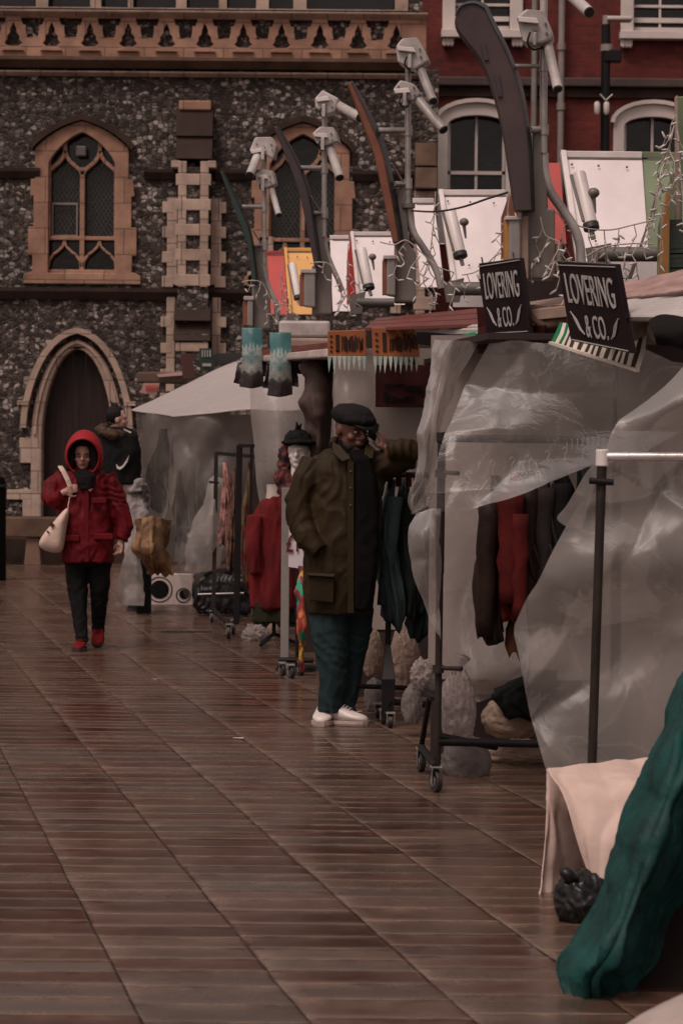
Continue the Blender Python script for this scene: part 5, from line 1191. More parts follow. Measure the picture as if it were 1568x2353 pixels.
# flat cap
cp = MB(); crot = hrot @ Matrix.Rotation(RAD(-4), 3, 'X')
cp.ell(HC + hrot @ Vector((0, .016, .078)), (.108, .130, .066), crot, n=24, m=14)
cp.ell(HC + hrot @ Vector((0, -.035, .068)), (.100, .098, .044), crot, n=24, m=14)
cp.ell(HC + hrot @ Vector((0, .03, .045)), (.088, .098, .03), hrot, n=24, m=10)
co = union('flat_cap', cp, CAPM, man, voxel=.007, smooth=3, disp=folds(.004, (14, 14, 14)))
MB().ell(HC + hrot @ Vector((0, -.100, .048)), (.068, .052, .010), hrot @ Matrix.Rotation(RAD(14), 3, 'X'), n=20, m=8).build('peak', CAPM, co, smooth=True)
# coat
ct = MB()
ringbody(ct, D1, [(772, 842, 1026, .09, .03), (740, 866, 1036, .12, .03), (712, 880, 1056, .155, .03), (702, 884, 1090, .165, .02), (700, 880, 1160, .17, .01), (698, 876, 1240, .175, .0), (694, 870, 1310, .18, .0), (694, 861, 1370, .18, .0), (702, 855, 1410, .175, .0)])
ct.tube([m1(722, 1062, -.02), m1(700, 1100, -.06), m1(684, 1150, -.08), m1(690, 1200, -.10), m1(706, 1240, -.15), m1(734, 1268, -.17)], [.078, .078, .074, .072, .064, .052], 18)
ct.tube([m1(850, 1078, .02), m1(890, 1064, .0), m1(925, 1050, .0), m1(948, 1044, -.01)], [.092, .088, .084, .080], 18)
ct.tube([m1(948, 1044, -.01), m1(925, 1034, -.05), m1(898, 1034, -.075), m1(890, 1036, -.07)], [.080, .072, .058, .05], 18)
coat = union('coat', ct, OLV, man, voxel=.009, smooth=5, disp=creases(.011, 3.0))
pk = MB().hexa([m1(704, 1315, -.21), m1(770, 1318, -.225), m1(768, 1326, -.235), m1(706, 1322, -.22)], (0, .03, 0)); pk.hexa([m1(706, 1322, -.2), m1(768, 1326, -.21), m1(766, 1385, -.21), m1(712, 1380, -.2)], (0, .03, 0)); pk.build('pocket', OLV, coat, bevel=.006)
# collar wings and placket
cl = MB()
cl.hexa([m1(762, 1014, -.09), m1(780, 1022, -.13), m1(806, 1052, -.185), m1(786, 1060, -.19), m1(764, 1040, -.15)], (0, .012, -.004))
cl.hexa([m1(846, 1018, -.08), m1(838, 1030, -.12), m1(836, 1052, -.17), m1(856, 1052, -.16), m1(860, 1030, -.1)], (0, .012, -.004))
cl.tube([m1(763, 1022, -.06), m1(766, 1012, .04), m1(800, 1006, .13), m1(842, 1016, .05)], .022, 10)
cl.build('collar', OLV, coat, bevel=.004)
MB().rings([[m1(x, y, dd) for x, dd in ((798, -.185), (812, -.195), (812, -.175), (798, -.165))] for y in (1060, 1150, 1250, 1340, 1408)]).build('placket', OLV, coat)
for y in (1082, 1120, 1160): MB().tube([m1(805, y, -.20), m1(805, y, -.19)], .006, 8).build('button', LEAD, coat)
jm = MB(); ringbody(jm, D1, [(800, 842, 1034, .08, -.03), (806, 852, 1052, .10, -.08), (811, 866, 1100, .115, -.085), (811, 872, 1160, .12, -.085), (811, 870, 1250, .12, -.09), (811, 862, 1330, .12, -.095), (812, 853, 1400, .11, -.095)], pw=5)  # widened and lengthened so its black also paints the coat's shaded right flap
union('jumper_and_flap_shade', jm, NAVY, man, voxel=.01, smooth=3, disp=creases(.006, 2.0))
MB().tube([m1(800, 1036, -.02), m1(806, 1022, -.05)], [.075, .066], 16).build('roll_neck', NAVY, man, smooth=True)
tr = MB()
ringbody(tr, D1, [(706, 853, 1370, .16, .02), (706, 852, 1412, .16, .02)])
tr.tube([m1(756, 1395, -.04), m1(757, 1450, -.04), m1(762, 1510, -.045), m1(765, 1570, -.04), m1(758, 1622, -.03), m1(757, 1636, -.03)], [.112, .105, .090, .076, .070, .072], 18)
tr.tube([m1(812, 1395, .08), m1(812, 1450, .08), m1(806, 1510, .075), m1(800, 1570, .06), m1(793, 1622, .04), m1(793, 1640, .04)], [.108, .096, .080, .066, .060, .064], 18)
def jd(p, n):
    base = folds(.007, (8, 8, 9))(p, n); k = smoothstep(.45, 0.05, p.z)
    return base + n * (.005 * k * noise.noise(Vector((p.x * 6, p.y * 6, p.z * 28))))
union('jeans', tr, DEN, man, voxel=.009, smooth=4, disp=creases(.009, 1.0))
g0 = lambda x, d: GX(x, d)
a = GX(748, D1 - .02); b = GX(826, D1 - .12)
shoe(man, GX(845, D1 - .07) , GX(750, D1 + .0), .112, .095, WSH)
shoe(man, GX(736, D1 - .14), GX(750, D1 + .12), .108, .098, WSH)
ph = thing('mobile_phone', 'black mobile phone held to the ear by the man in the cap', 'phone', m1(857, 990, -.05))
MB().bar(m1(853, 1008, -.06), m1(862, 970, -.03), .012, .07).build('body', BLK, ph, bevel=.003)
MB().bar(m1(850, 1006, -.06), m1(859, 972, -.03), .003, .06).build('screen', GLASS, ph)

# --- woman in red raincoat
D2 = 19.7; m2 = lambda x, y, dy=0.0: V(x, y, D2 + dy)
FC = m2(191, 1046, -.02); fr2 = Matrix.Rotation(RAD(3), 3, 'Z') @ Matrix.Rotation(RAD(10), 3, 'X')
sk = MB(); face(sk, FC, fr2, .92)
sk.tube([m2(192, 1100, .04), m2(192, 1062, .03)], [.06, .052], 12)
ringbody(sk, D2, [(150, 232, 1090, .08, .04), (148, 235, 1150, .10, .03), (152, 245, 1290, .11, .03)])
sk.tube([m2(150, 1095, .03), m2(125, 1125, .0), m2(122, 1150, -.04)], [.05, .042, .038], 10); sk.tube([m2(122, 1150, -.04), m2(138, 1140, -.10), m2(150, 1128, -.15)], [.038, .03, .024], 10)
sk.tube([m2(238, 1095, .03), m2(265, 1160, .02), m2(282, 1210, .0), m2(278, 1245, -.03)], [.05, .042, .034, .024], 10)
sk.tube([m2(175, 1290, 0), m2(180, 1380, -.035), m2(189, 1475, -.1)], [.06, .04, .032], 10); sk.tube([m2(229, 1290, .03), m2(228, 1390, .08), m2(226, 1450, .17)], [.06, .04, .032], 10)
handmb(sk, m2(150, 1130, -.15), Vector((.85, -.1, .35)), Vector((0, .5, -.2)) + Vector((0, -1.0, 0)) * 0, curl=.75, s=.92, thumb=-1)
handmb(sk, m2(277, 1246, -.03), Vector((-.1, -.1, -1)), Vector((-.6, -.6, 0)), curl=.7, s=.92, thumb=1)
wom = union('person', sk, SKL, None, voxel=.006, smooth=3)
tag(wom, 'woman walking forward in a hooded red raincoat, black trousers and red shoes', 'person')
facebits(wom, FC, fr2, .92, pm('rosy_lips', (.22, .06, .05), rough=.4))
hr = MB()
for sx in (-1, 1): hr.tube([FC + Vector((sx * .045, -.03, .085)), FC + Vector((sx * .085, -.035, .03)), FC + Vector((sx * .09, -.03, -.06)), FC + Vector((sx * .10, -.02, -.13))], [.028, .030, .036, .03], 12)
hr.ell(FC + Vector((0, -.02, .088)), (.082, .055, .034)); hr.ell(FC + Vector((0, .03, .0)), (.10, .09, .12))
union('hair', hr, HAIR, wom, voxel=.008, smooth=2, disp=folds(.004, (20, 20, 4)))
# hood: open shell
hb = MB(); R = []; oc = FC + Vector((.012, .01, .0))
for j in range(9):      # rings from face opening backwards
    t = j / 8; y = -.13 + .32 * t; sc_ = math.sqrt(max(0.03, 1 - max(0, (t - .3) / .7) ** 2.2)) * (.86 + .14 * smoothstep(0, .3, t)); rg = []
    for k in range(25):
        a_ = RAD(-70) + RAD(320) * k / 24; rx = .134 * sc_; rz = .150 * sc_
        rg.append(oc + Vector((math.cos(a_) * rx, y - .045 * math.sin(a_) * (1 - t), math.sin(a_) * rz + .045 * smoothstep(0, .35, t) * max(0, math.sin(a_)) - .012)))
    R.append(rg)
hb.rings(R, cap=False, closed=False); ho = hb.build('hood', REDH, wom, smooth=True)
s_ = ho.modifiers.new('t', 'SOLIDIFY'); s_.thickness = .012; s_.offset = 1
# hood material inner dark handled by depth of the shell
jk = MB()
ringbody(jk, D2, [(166, 222, 1072, .09, .04), (146, 240, 1080, .13, .04), (134, 252, 1096, .15, .03), (130, 258, 1140, .165, .02), (133, 260, 1200, .175, .0), (138, 262, 1250, .18, .0), (144, 263, 1292, .18, .0)])
jk.tube([m2(146, 1096, .02), m2(122, 1118, -.01), m2(116, 1142, -.05), m2(120, 1150, -.08)], [.072, .078, .075, .070], 16)
jk.tube([m2(120, 1150, -.08), m2(132, 1144, -.13), m2(145, 1134, -.16)], [.072, .062, .05], 16)
jk.tube([m2(243, 1092, .02), m2(262, 1130, .02), m2(279, 1180, .01), m2(287, 1212, -.01), m2(280, 1242, -.03)], [.075, .080, .076, .070, .052], 16)
jo = union('raincoat', jk, REDJ, wom, voxel=.010, smooth=5, disp=creases(.014, 6.0))
fl = MB()
for (x, y, w_, h) in ((228, 1150, 34, 8), (238, 1232, 44, 9), (166, 1236, 34, 9)): fl.box(m2(x, y, -.176), (w_ / 305, .02, h / 305 * 1.6))
fl.build('pocket_flap', REDJ, jo, bevel=.006)
MB().rings([[m2(x, y, dd) for x, dd in ((194, -.175), (204, -.18), (204, -.16), (194, -.155))] for y in (1110, 1160, 1220, 1290)]).build('storm_flap', REDJ, jo)
MB().hexa([m2(202, 1124, -.19), m2(214, 1122, -.185), m2(208, 1130, -.187)], (0, .006, 0)).build('chest_logo', pm('dull_red_print', (.35, .10, .09), rough=.6), jo)
sf = MB(); ringbody(sf, D2, [(180, 210, 1078, .07, -.01), (166, 224, 1086, .10, -.03), (176, 218, 1095, .06, -.12), (184, 212, 1124, .04, -.16)])
union('scarf', sf, pm('dark_wool_scarf', (.009, .006, .007), rough=.95, scale=20), wom, voxel=.01, smooth=2, disp=folds(.01, (14, 14, 14)))
tq = MB()
ringbody(tq, D2, [(146, 260, 1270, .14, .02), (150, 258, 1300, .13, .02)])
tq.tube([m2(174, 1285, 0), m2(178, 1350, -.02), m2(183, 1410, -.05), m2(189, 1468, -.1), m2(190, 1476, -.1)], [.09, .078, .062, .050, .052], 16)
tq.tube([m2(230, 1285, .03), m2(230, 1340, .02), m2(228, 1390, .08), m2(226, 1440, .16), m2(226, 1452, .17)], [.09, .078, .064, .052, .052], 16)
union('trousers', tq, BLKC, wom, voxel=.01, smooth=4, disp=creases(.007, 4.0))
shoe(wom, GX(178, D2 - .27), GX(190, D2 - .02), .09, .075, REDS)
shoe(wom, m2(224, 1488, .06), m2(228, 1444, .24), .09, .07, REDS)
# tote bag
bg_ = thing('tote_bag', 'cream canvas tote bag slung from the shoulder of the woman in red', 'bag', m2(120, 1272, -.16))
front = [(162, 1168), (152, 1163), (128, 1192), (102, 1222), (86, 1246), (90, 1260), (112, 1270), (138, 1272), (147, 1262), (151, 1215)]
b = MB(); fp = [m2(x, y, -.22) for x, y in front]; cc = sum(fp, Vector()) / len(fp)
n_ = len(fp); R = [[cc + (p - cc) * s + Vector((0, dy, 0)) for p in fp] for s, dy in ((.25, -.05), (.75, -.04), (1, 0.02), (1.0, .06), (.75, .12), (.25, .13))]
b.rings(R); o = b.build('body', CANV, bg_, smooth=True); sb = o.modifiers.new('s', 'SUBSURF'); sb.levels = sb.render_levels = 2
st_ = MB(); 
for o_ in (0,): st_.tube([m2(139, 1071, -.14), m2(146, 1082, -.18), m2(156, 1102, -.2), m2(162, 1118, -.2)], [(.022, .006)] * 4, 8); st_.tube([m2(161, 1142, -.2), m2(158, 1158, -.2), m2(157, 1168, -.2)], [(.012, .005)] * 3, 8)
st_.tube([m2(141, 1074, -.13), m2(140, 1076, .0), m2(150, 1090, .1)], [(.02, .006)] * 3, 8)
st_.build('strap', CANV, bg_)
mk = MB(); mk.box(m2(120, 1206, -.275), (.035, .004, .03), Matrix.Rotation(.7, 3, 'Y')); mk.box(m2(111, 1222, -.275), (.02, .004, .014), Matrix.Rotation(.7, 3, 'Y')); mk.build('print', pm('brown_print', (.08, .04, .03), rough=.8), bg_)

# --- person in black jacket seen from behind
D3 = 25.0; m3 = lambda x, y, dy=0.0: V(x, y, D3 + dy)
sk = MB(); hc = m3(270, 964, 0); r3 = Matrix.Rotation(RAD(105), 3, 'Z'); face(sk, hc, r3, .95)
sk.tube([m3(266, 1010, .02), m3(268, 975, .0)], [.07, .055], 12)
ringbody(sk, D3, [(240, 300, 1000, .1, 0), (240, 305, 1110, .12, 0), (285, 330, 1130, .1, 0)])
for xx in (300, 322): sk.tube([m3(xx, 1110, .0), m3(xx + 2, 1200, .0), m3(xx, 1320, 0.0), GX(xx, D3) + Vector((0, 0, .05))], [.07, .06, .045, .035], 10)
bp_ = union('person', sk, SKL, None, voxel=.008, smooth=3)
tag(bp_, 'person in a black hooded jacket with a white tick, seen from behind by the tent', 'person')
h = MB(); h.ell(hc + Vector((-.025, .0, .035)), (.085, .085, .10)); h.ell(hc + Vector((-.03, 0, .125)), (.04, .04, .035))
union('hair', h, HAIR, bp_, voxel=.008, smooth=2, disp=folds(.006, (30, 30, 6)))
j3 = MB(); ringbody(j3, D3, [(246, 292, 982, .10, 0), (222, 316, 1002, .16, 0), (214, 324, 1040, .18, 0), (222, 323, 1080, .18, 0), (240, 322, 1112, .17, 0)])
j3.tube([m3(226, 1010, -.03), m3(218, 1060, -.05), m3(226, 1105, -.08)], [.08, .08, .06], 12)
jb = union('jacket', j3, BLKC, bp_, voxel=.012, smooth=3, disp=folds(.012))
hd = MB(); hd.tube([m3(243, 978, -.10), m3(226, 985, -.04), m3(240, 992, -.16), m3(262, 1000, -.19), m3(284, 996, -.12)], [.035, .04, .045, .045, .03], 12)
union('fur_collar', hd, pm('brown_fur', (.09, .055, .04), (.04, .025, .018), rough=.95, scale=30), jb, voxel=.01, smooth=1, disp=folds(.012, (30, 30, 30)))
sw = [m3(*p, -.205) for p in ((297, 1045), (290, 1058), (281, 1070), (274, 1073), (267, 1066), (269, 1076), (276, 1079), (284, 1073), (292, 1062))]
MB().hexa(sw, (0, .03, 0)).build('tick_mark', WHP, jb)
MB().hexa([m3(283, 984, -.1), m3(302, 992, -.1), m3(300, 995, -.1), m3(284, 990, -.1)], (0, .1, 0)).build('collar_edge', WHP, jb)
tp = MB(); ringbody(tp, D3, [(272, 330, 1100, .14, 0), (286, 334, 1130, .14, 0)])
for xx in (302, 322): tp.tube([m3(xx, 1115, .0), m3(xx + 2, 1160, -.02), m3(xx + 4, 1200, .0), m3(xx, 1330, 0.0), GX(xx, D3) + Vector((0, 0, .1))], [.095, .085, .075, .06, .06], 12)
union('trousers', tp, pm('grey_white_patterned_cloth', (.32, .28, .27), (.05, .04, .04), rough=.8, scale=4, mix=(.38, .46)), bp_, voxel=.012, smooth=3, disp=folds(.015, (9, 9, 9)))
for xx, q in ((300, -.05), (324, .05)): shoe(bp_, GX(xx + 8, D3 + q - .2), GX(xx, D3 + q + .05), .09, .08, BLKC, laces=False)

# unidentified black shape at the left edge, modelled as a bin
BIN = pm('matt_black_bin', (.006, .005, .005), spec=.05, rough=.9)
lb_ = thing('bin_like_shape', 'unidentified black bin-like shape cut off by the left edge beside the stone bench', 'bin', GX(-20, 31))
MB().tube([GX(-30, 31), V(-30, 1110, 31), V(-30, 1098, 31), V(-30, 1088, 31)], [.23, .23, .21, .12], 20).build('body', BIN, lb_, smooth='auto')
MB().tube([V(-30, 1118, 31), V(-30, 1112, 31)], .245, 20).build('rim', DKM, lb_)

# ------------------------------------------------------------------ rails, clothes, goods
RAILM = pm('dark_worn_steel', (0.030, 0.022, 0.019), (0.016, 0.012, 0.010), rough=.5, spec=.15, scale=9, bump=.1)
RAILB = pm('black_worn_steel', (0.010, 0.008, 0.008), (0.006, 0.005, 0.005), rough=.5, spec=.2, scale=9, bump=.05)
RAILW = pm('wet_chrome_tube', (0.55, 0.48, 0.46), (0.35, 0.3, 0.28), rough=.25, metal=.5, scale=6)
def caster(par, p, r=.042, ax=(1, 0, 0)):
    p = Vector(p); ax = Vector(ax).normalized()
    w_ = MB().tube([p + Vector((0, 0, r)) - ax * .013, p + Vector((0, 0, r)) + ax * .013], r, 20).build('wheel', DKM, par, smooth='auto', bevel=.004)
    MB().tube([p + Vector((0, 0, r)) - ax * .016, p + Vector((0, 0, r)) + ax * .016], r * .5, 14).build('hub', GALV, w_, smooth='auto')
    m = MB()
    for s in (-1, 1): m.hexa([p + ax * s * .02 + Vector(q) for q in ((0, -.018, r * .7), (0, .018, r * .7), (0, .03, r * 2.25), (0, -.03, r * 2.25))], ax * .004)
    m.box(p + Vector((0, 0, r * 2.3)), (.05, .06, .006)); m.build('fork', GALV, w_)
r1 = thing('clothes_rail', 'dark steel clothes rail on twin castors hung with brown and red jackets', 'clothes rail', GX(1004, 11.5))
t0 = V(1014, 1000, 11.5); b0 = GX(1003, 11.5)
b0z = b0 + Vector((0, 0, .10))
MB().tube([t0, t0.lerp(b0z, .42)], .0185, 14).build('post', RAILM, r1, smooth='auto')
MB().tube([t0.lerp(b0z, .40), b0z], .016, 14).build('post', RAILM, r1, smooth='auto')
TB = V(1420, 1012, 11.6)
MB().tube([t0 + Vector((0, 0, -.012)), TB], .0175, 14).build('hanging_bar', RAILM, r1, smooth='auto')
MB().tube([t0 + Vector((0, 0, -.03)), t0 + Vector((0, 0, .015))], .024, 14).build('corner_joint', RAILM, r1, smooth='auto', bevel=.004)
MB().tube([V(1415, 1012, 11.6), GX(1415, 11.6) + Vector((0, 0, .1))], .0175, 12).build('post', RAILM, r1, smooth='auto')
for y in (1085, 1534):
    c = V(1012 if y < 1200 else 1006, y, 11.48); MB().tube([c + Vector((0, 0, -.022)), c + Vector((0, 0, .012))], .025, 12).build('clamp', RAILM, r1, smooth='auto')
    MB().tube([c, V(1052 if y < 1200 else 1060, y + 2, 11.4)], .010, 10).build('clamp_pin', RAILM, r1, smooth='auto')
MB().tube([V(1004, 1704, 11.5), V(1415, 1712, 11.7)], .018, 12).build('base_bar', RAILB, r1, smooth='auto')
MB().tube([V(1004, 1690, 11.5) , V(1140, 1716, 11.6)], .016, 12).build('base_bar', RAILB, r1, smooth='auto')
MB().bar(V(958, 1560, 12.4), V(992, 1605, 11.6), .02, .02).build('brace', RAILB, r1)
ra, rb_ = GX(1000, 11.3), GX(966, 12.05)
MB().tube([ra + Vector((0, -.02, .115)), rb_ + Vector((0, 0, .115))], .018, 12).build('foot_bar', RAILB, r1, smooth='auto')
MB().tube([rb_ + Vector((0, 0, .11)), V(988, 1590, 11.8)], .013, 10).build('brace', RAILB, r1, smooth='auto')
caster(r1, ra, .048, (1, .4, 0)); caster(r1, rb_, .048, (1, .2, 0))
caster(r1, GX(1415, 11.5), .045); 
# nearest rail
r0 = thing('clothes_rail', 'nearest clothes rail, dark post and wet chrome top bar in front of plastic', 'clothes rail', GX(1350, 9.15))
T = V(1382, 1042, 9.15); B_ = GX(1352, 9.15) + Vector((0, 0, .1))
MB().tube([T.lerp(B_, .03), T.lerp(B_, .16)], .0175, 14).build('post', RAILM, r0, smooth='auto')
MB().tube([T.lerp(B_, .15), B_], .0165, 14).build('post', RAILM, r0, smooth='auto')
MB().tube([T + Vector((0.0, 0, -.01)), V(1900, 1050, 9.0)], .0155, 14).build('hanging_bar', RAILW, r0, smooth='auto')
MB().tube([T + Vector((0, 0, -.045)), T + Vector((0, 0, .015))], .023, 14).build('corner_joint', WHR, r0, smooth='auto', bevel=.004)
MB().tube([V(1352, 1104, 9.13), V(1408, 1108, 9.13)], .012, 10).build('clamp', RAILB, r0, smooth='auto')
MB().tube([GX(1352, 9.0) + Vector((0, -.2, .11)), GX(1352, 9.3) + Vector((0, .25, .11))], .017, 10).build('foot_bar', RAILB, r0, smooth='auto')
MB().tube([B_ + Vector((0, 0, .02)), B_ + Vector((.9, 0, .02))], .017, 10).build('base_bar', RAILB, r0, smooth='auto')
caster(r0, GX(1352, 9.0) + Vector((0, -.18, 0))); caster(r0, GX(1352, 9.3) + Vector((0, .23, 0)))
# rail behind the man
r2 = thing('clothes_rail', 'black clothes rail with teal and dark jackets behind the man in the cap', 'clothes rail', GX(888, 14.3))
T = V(905, 1082, 14.5); B_ = GX(888, 14.3) + Vector((0, 0, .1))
MB().tube([V(896, 1090, 14.35), B_], .016, 12).build('post', RAILB, r2, smooth='auto')
MB().tube([V(896, 1090, 14.35), V(1010, 1092, 14.5)], .016, 12).build('hanging_bar', RAILB, r2, smooth='auto')
MB().tube([V(820, 1576, 14.2), V(932, 1580, 14.4)], .014, 10).build('base_bar', RAILB, r2, smooth='auto'); MB().tube([V(890, 1612, 14.1), V(990, 1618, 14.3)], .018, 10).build('base_bar', RAILB, r2, smooth='auto')
MB().hexa([V(884, 1480, 14.2), V(896, 1480, 14.2), V(908, 1560, 14.1), V(902, 1650, 14.1), V(876, 1650, 14.1), V(876, 1560, 14.1)], (0, .03, 0)).build('leg_bracket', RAILB, r2, bevel=.005)
caster(r2, GX(880, 14.25), .035); caster(r2, GX(896, 14.05), .035); caster(r2, GX(868, 14.6), .035)
MB().tube([V(1000, 1092, 14.5), GX(1000, 14.5)], .016, 10).build('post', RAILB, r2, smooth='auto')
# far rail
r3_ = thing('clothes_rail', 'tall black far clothes rail with patterned scarves in front of the tent', 'clothes rail', GX(530, 21.3))
A0 = GX(537, 21.3); A1 = V(560, 1022, 21.3); A1.x = V(556, 1022, 21.3).x
MB().box(((A0.x + A1.x) / 2, 21.3, (A1.z + .1) / 2), (.05, .03, A1.z - .1), Matrix.Rotation(.01, 3, 'Y')).build('post', RAILB, r3_, bevel=.004)
MB().bar(V(549, 1024, 21.3), V(583, 1024, 21.2), .02, .03).build('top_bar', RAILB, r3_); MB().bar(V(578, 1022, 21.2), V(575, 1300, 21.2), .025, .02).build('post', RAILB, r3_); MB().bar(V(500, 1041, 22.0), V(580, 1048, 21.35), .034, .03).build('hanging_bar', RAILB, r3_)
MB().bar(V(497, 1038, 23.2), GX(490, 23.2) + Vector((0, 0, .1)), .035, .03).build('post', RAILM, r3_); MB().bar(V(480, 1107, 23.1), V(503, 1109, 23.1), .02, .02).build('clamp', RAILB, r3_)
MB().bar(V(495, 1312, 23.1), V(548, 1306, 21.4), .03, .03).build('base_bar', RAILB, r3_)
MB().bar(V(490, 1400, 23.1), V(530, 1440, 21.4), .03, .03).build('base_bar', RAILB, r3_)
caster(r3_, GX(525, 21.1), .05); caster(r3_, GX(536, 21.7), .05); caster(r3_, GX(487, 23.2), .045)

def garment(name, label, cat, x0, x1, y0, y1, d, hd, mat, group=None, seed=0, sleeve=None, top=.35, lean=0, hook=True, pieces=26, fr=.30):
    """jacket or shirt hanging edge on: pleated body, sleeves, hanger"""
    k = ppm(d); t = thing(name, label, cat, V((x0 + x1) / 2, y1, d), group)
    n = 64; R = []; sv = Vector((seed * 3.7, seed * 1.3, seed * 2.1)); rowsn = pieces
    for i in range(rowsn + 1):
        u = i / rowsn; y = y0 + (y1 - y0) * u; wide = top + (1 - top) * smoothstep(0, .55, u); w_ = (x1 - x0) / 2 * wide; c = V((x0 + x1) / 2 + lean * u + (x1 - x0) * .16 * math.sin(u * 5 + seed), y, d); hh = hd * (.35 + .65 * smoothstep(0, .16, u)); rg = []
        for j in range(n):
            a = 2 * PI * j / n; q = Vector((math.cos(a) * 1.6, math.sin(a) * 1.6, u * 1.8)) + sv
            pv = a * 5 / PI + 1.5 * noise.noise(Vector((u * 2, seed, 0))); f = 1 + fr * .9 * noise.noise(q * 1.7) * (.4 + u) + fr * .5 * noise.noise(q * 4.0) + .16 * (abs((pv % 1.0) - .5) * 2 - .5)
            rg.append(c + Vector((math.cos(a) * w_ / k * f, math.sin(a) * hh * f, .09 * noise.noise(Vector((math.cos(a) * 1.2, math.sin(a) * 1.2, seed))) * u ** 4 - .06 * max(0, -math.sin(a)) * u ** 3)))
        R.append(rg)
    MB().rings(R).build('body', mat, t, smooth=True)
    if sleeve:
        for (sx, sy, ex, ey, r0_, dy) in sleeve:
            m = MB(); pts = [V(sx + (ex - sx) * v, sy + (ey - sy) * v, d + dy) + Vector((.012 * noise.noise(Vector((v * 4, seed, 0))), 0, 0)) for v in [q / 8 for q in range(9)]]
            m.tube(pts, [r0_ * (1 - .3 * q / 8) * (1 + .18 * noise.noise(Vector((q * .9, seed, 5)))) for q in range(9)], 14); m.build('sleeve', mat, t, smooth=True)
    if hook:
        c = V((x0 + x1) / 2, y0, d); MB().tube([c + Vector((0, 0, 0)), c + Vector((0, 0, .035)), c + Vector((.012, 0, .055)), c + Vector((0, 0, .07)), c + Vector((-.010, 0, .06))], .0025, 6).build('hanger_hook', GALV, t)
    return t
BRC = pm('dark_brown_leather', (.026, .012, .008), (.012, .006, .005), spec=.15, rough=.6, scale=7, bump=.3)
RDC = pm('faded_red_cloth', (.10, .011, .010), (.05, .006, .005), rough=.8, scale=6, bump=.3)
GYC = pm('charcoal_cloth', (.032, .024, .022), (.018, .013, .013), rough=.85, scale=6, bump=.3)
TLC = pm('grey_teal_cloth', (.055, .080, .085), (.035, .050, .055), rough=.8, scale=5, bump=.3)
DTL = pm('dark_green_grey_cloth', (.018, .024, .022), (.010, .012, .012), rough=.85, scale=6, bump=.3)
TAN = pm('tan_suede', (.13, .050, .028), (.07, .028, .016), rough=.8, scale=6)
jg = 'jackets hanging on the near rail'
garment('jacket', 'dark brown jacket at the left end of the near rail', 'jacket', 1100, 1160, 1092, 1445, 11.75, .20, BRC, jg, 1, sleeve=[(1122, 1150, 1112, 1462, .052, -.20)])
garment('jacket', 'faded red jacket on the near rail between the brown one and the dark coats', 'jacket', 1138, 1212, 1085, 1400, 11.72, .21, RDC, jg, 2, sleeve=[(1172, 1130, 1168, 1385, .062, -.20), (1190, 1180, 1192, 1420, .045, -.22)])
garment('jacket', 'dark brown coat just right of the red jacket, its tan cuff hanging lowest', 'jacket', 1178, 1250, 1080, 1420, 11.78, .2, BRC, jg, 3, sleeve=[(1212, 1120, 1208, 1400, .05, -.18)])
garment('jacket', 'charcoal coat with a ribbed pale edge, third from the right on the near rail', 'jacket', 1222, 1290, 1070, 1400, 11.8, .2, GYC, jg, 4, sleeve=[(1250, 1120, 1246, 1370, .045, -.2)])
garment('jacket', 'black coat second from the right on the near rail', 'jacket', 1262, 1330, 1062, 1360, 11.82, .2, BLKC, jg, 5, sleeve=[(1288, 1110, 1280, 1340, .045, -.2)])
garment('jacket', 'dark green coat at the right end of the near rail beside the near plastic', 'jacket', 1305, 1370, 1055, 1330, 11.84, .2, DTL, jg, 6)
garment('boot_cut_sleeve', 'tan suede garment hanging below the hem of the brown coat', 'garment', 1166, 1208, 1395, 1475, 11.7, .06, TAN, None, 7, hook=False)
garment('skirt', 'short black skirt hanging low beneath the near rail above the beige bag', 'skirt', 1160, 1290, 1540, 1632, 12.2, .1, BLKC, None, 8, hook=False, top=.5)
hk = MB()
for i in range(8):
    c = V(1300 + i * 12, 1014, 11.58); MB().tube([c + Vector((0, -.02, -.035)), c + Vector((0, -.024, .01)), c + Vector((0, .0, .022)), c + Vector((0, .02, .0))], .0028, 6).build('hanger_hook', GALV, r1)
garment('jacket', 'grey teal jacket hanging behind the raised elbow of the man', 'jacket', 868, 925, 1100, 1405, 14.45, .2, TLC, 'jackets on the rail behind the man', 9, sleeve=[(905, 1140, 880, 1390, .05, -.15)], top=.3)
garment('jacket', 'dark green grey jacket right of the grey teal one', 'jacket', 905, 965, 1098, 1400, 14.55, .2, DTL, 'jackets on the rail behind the man', 10, sleeve=[(935, 1140, 930, 1380, .045, -.15)])
garment('jacket', 'blackish teal jacket with long hem next to the billowing plastic flap', 'jacket', 940, 1000, 1095, 1440, 14.65, .2, pm('blackish_teal_cloth', (.018, .030, .032), (.010, .015, .017), rough=.85), 'jackets on the rail behind the man', 11)
for x in (915, 938): MB().tube([V(x, 1085, 14.3), V(x, 1118, 14.3)], .016, 8).build('hanger', RDC, r2)
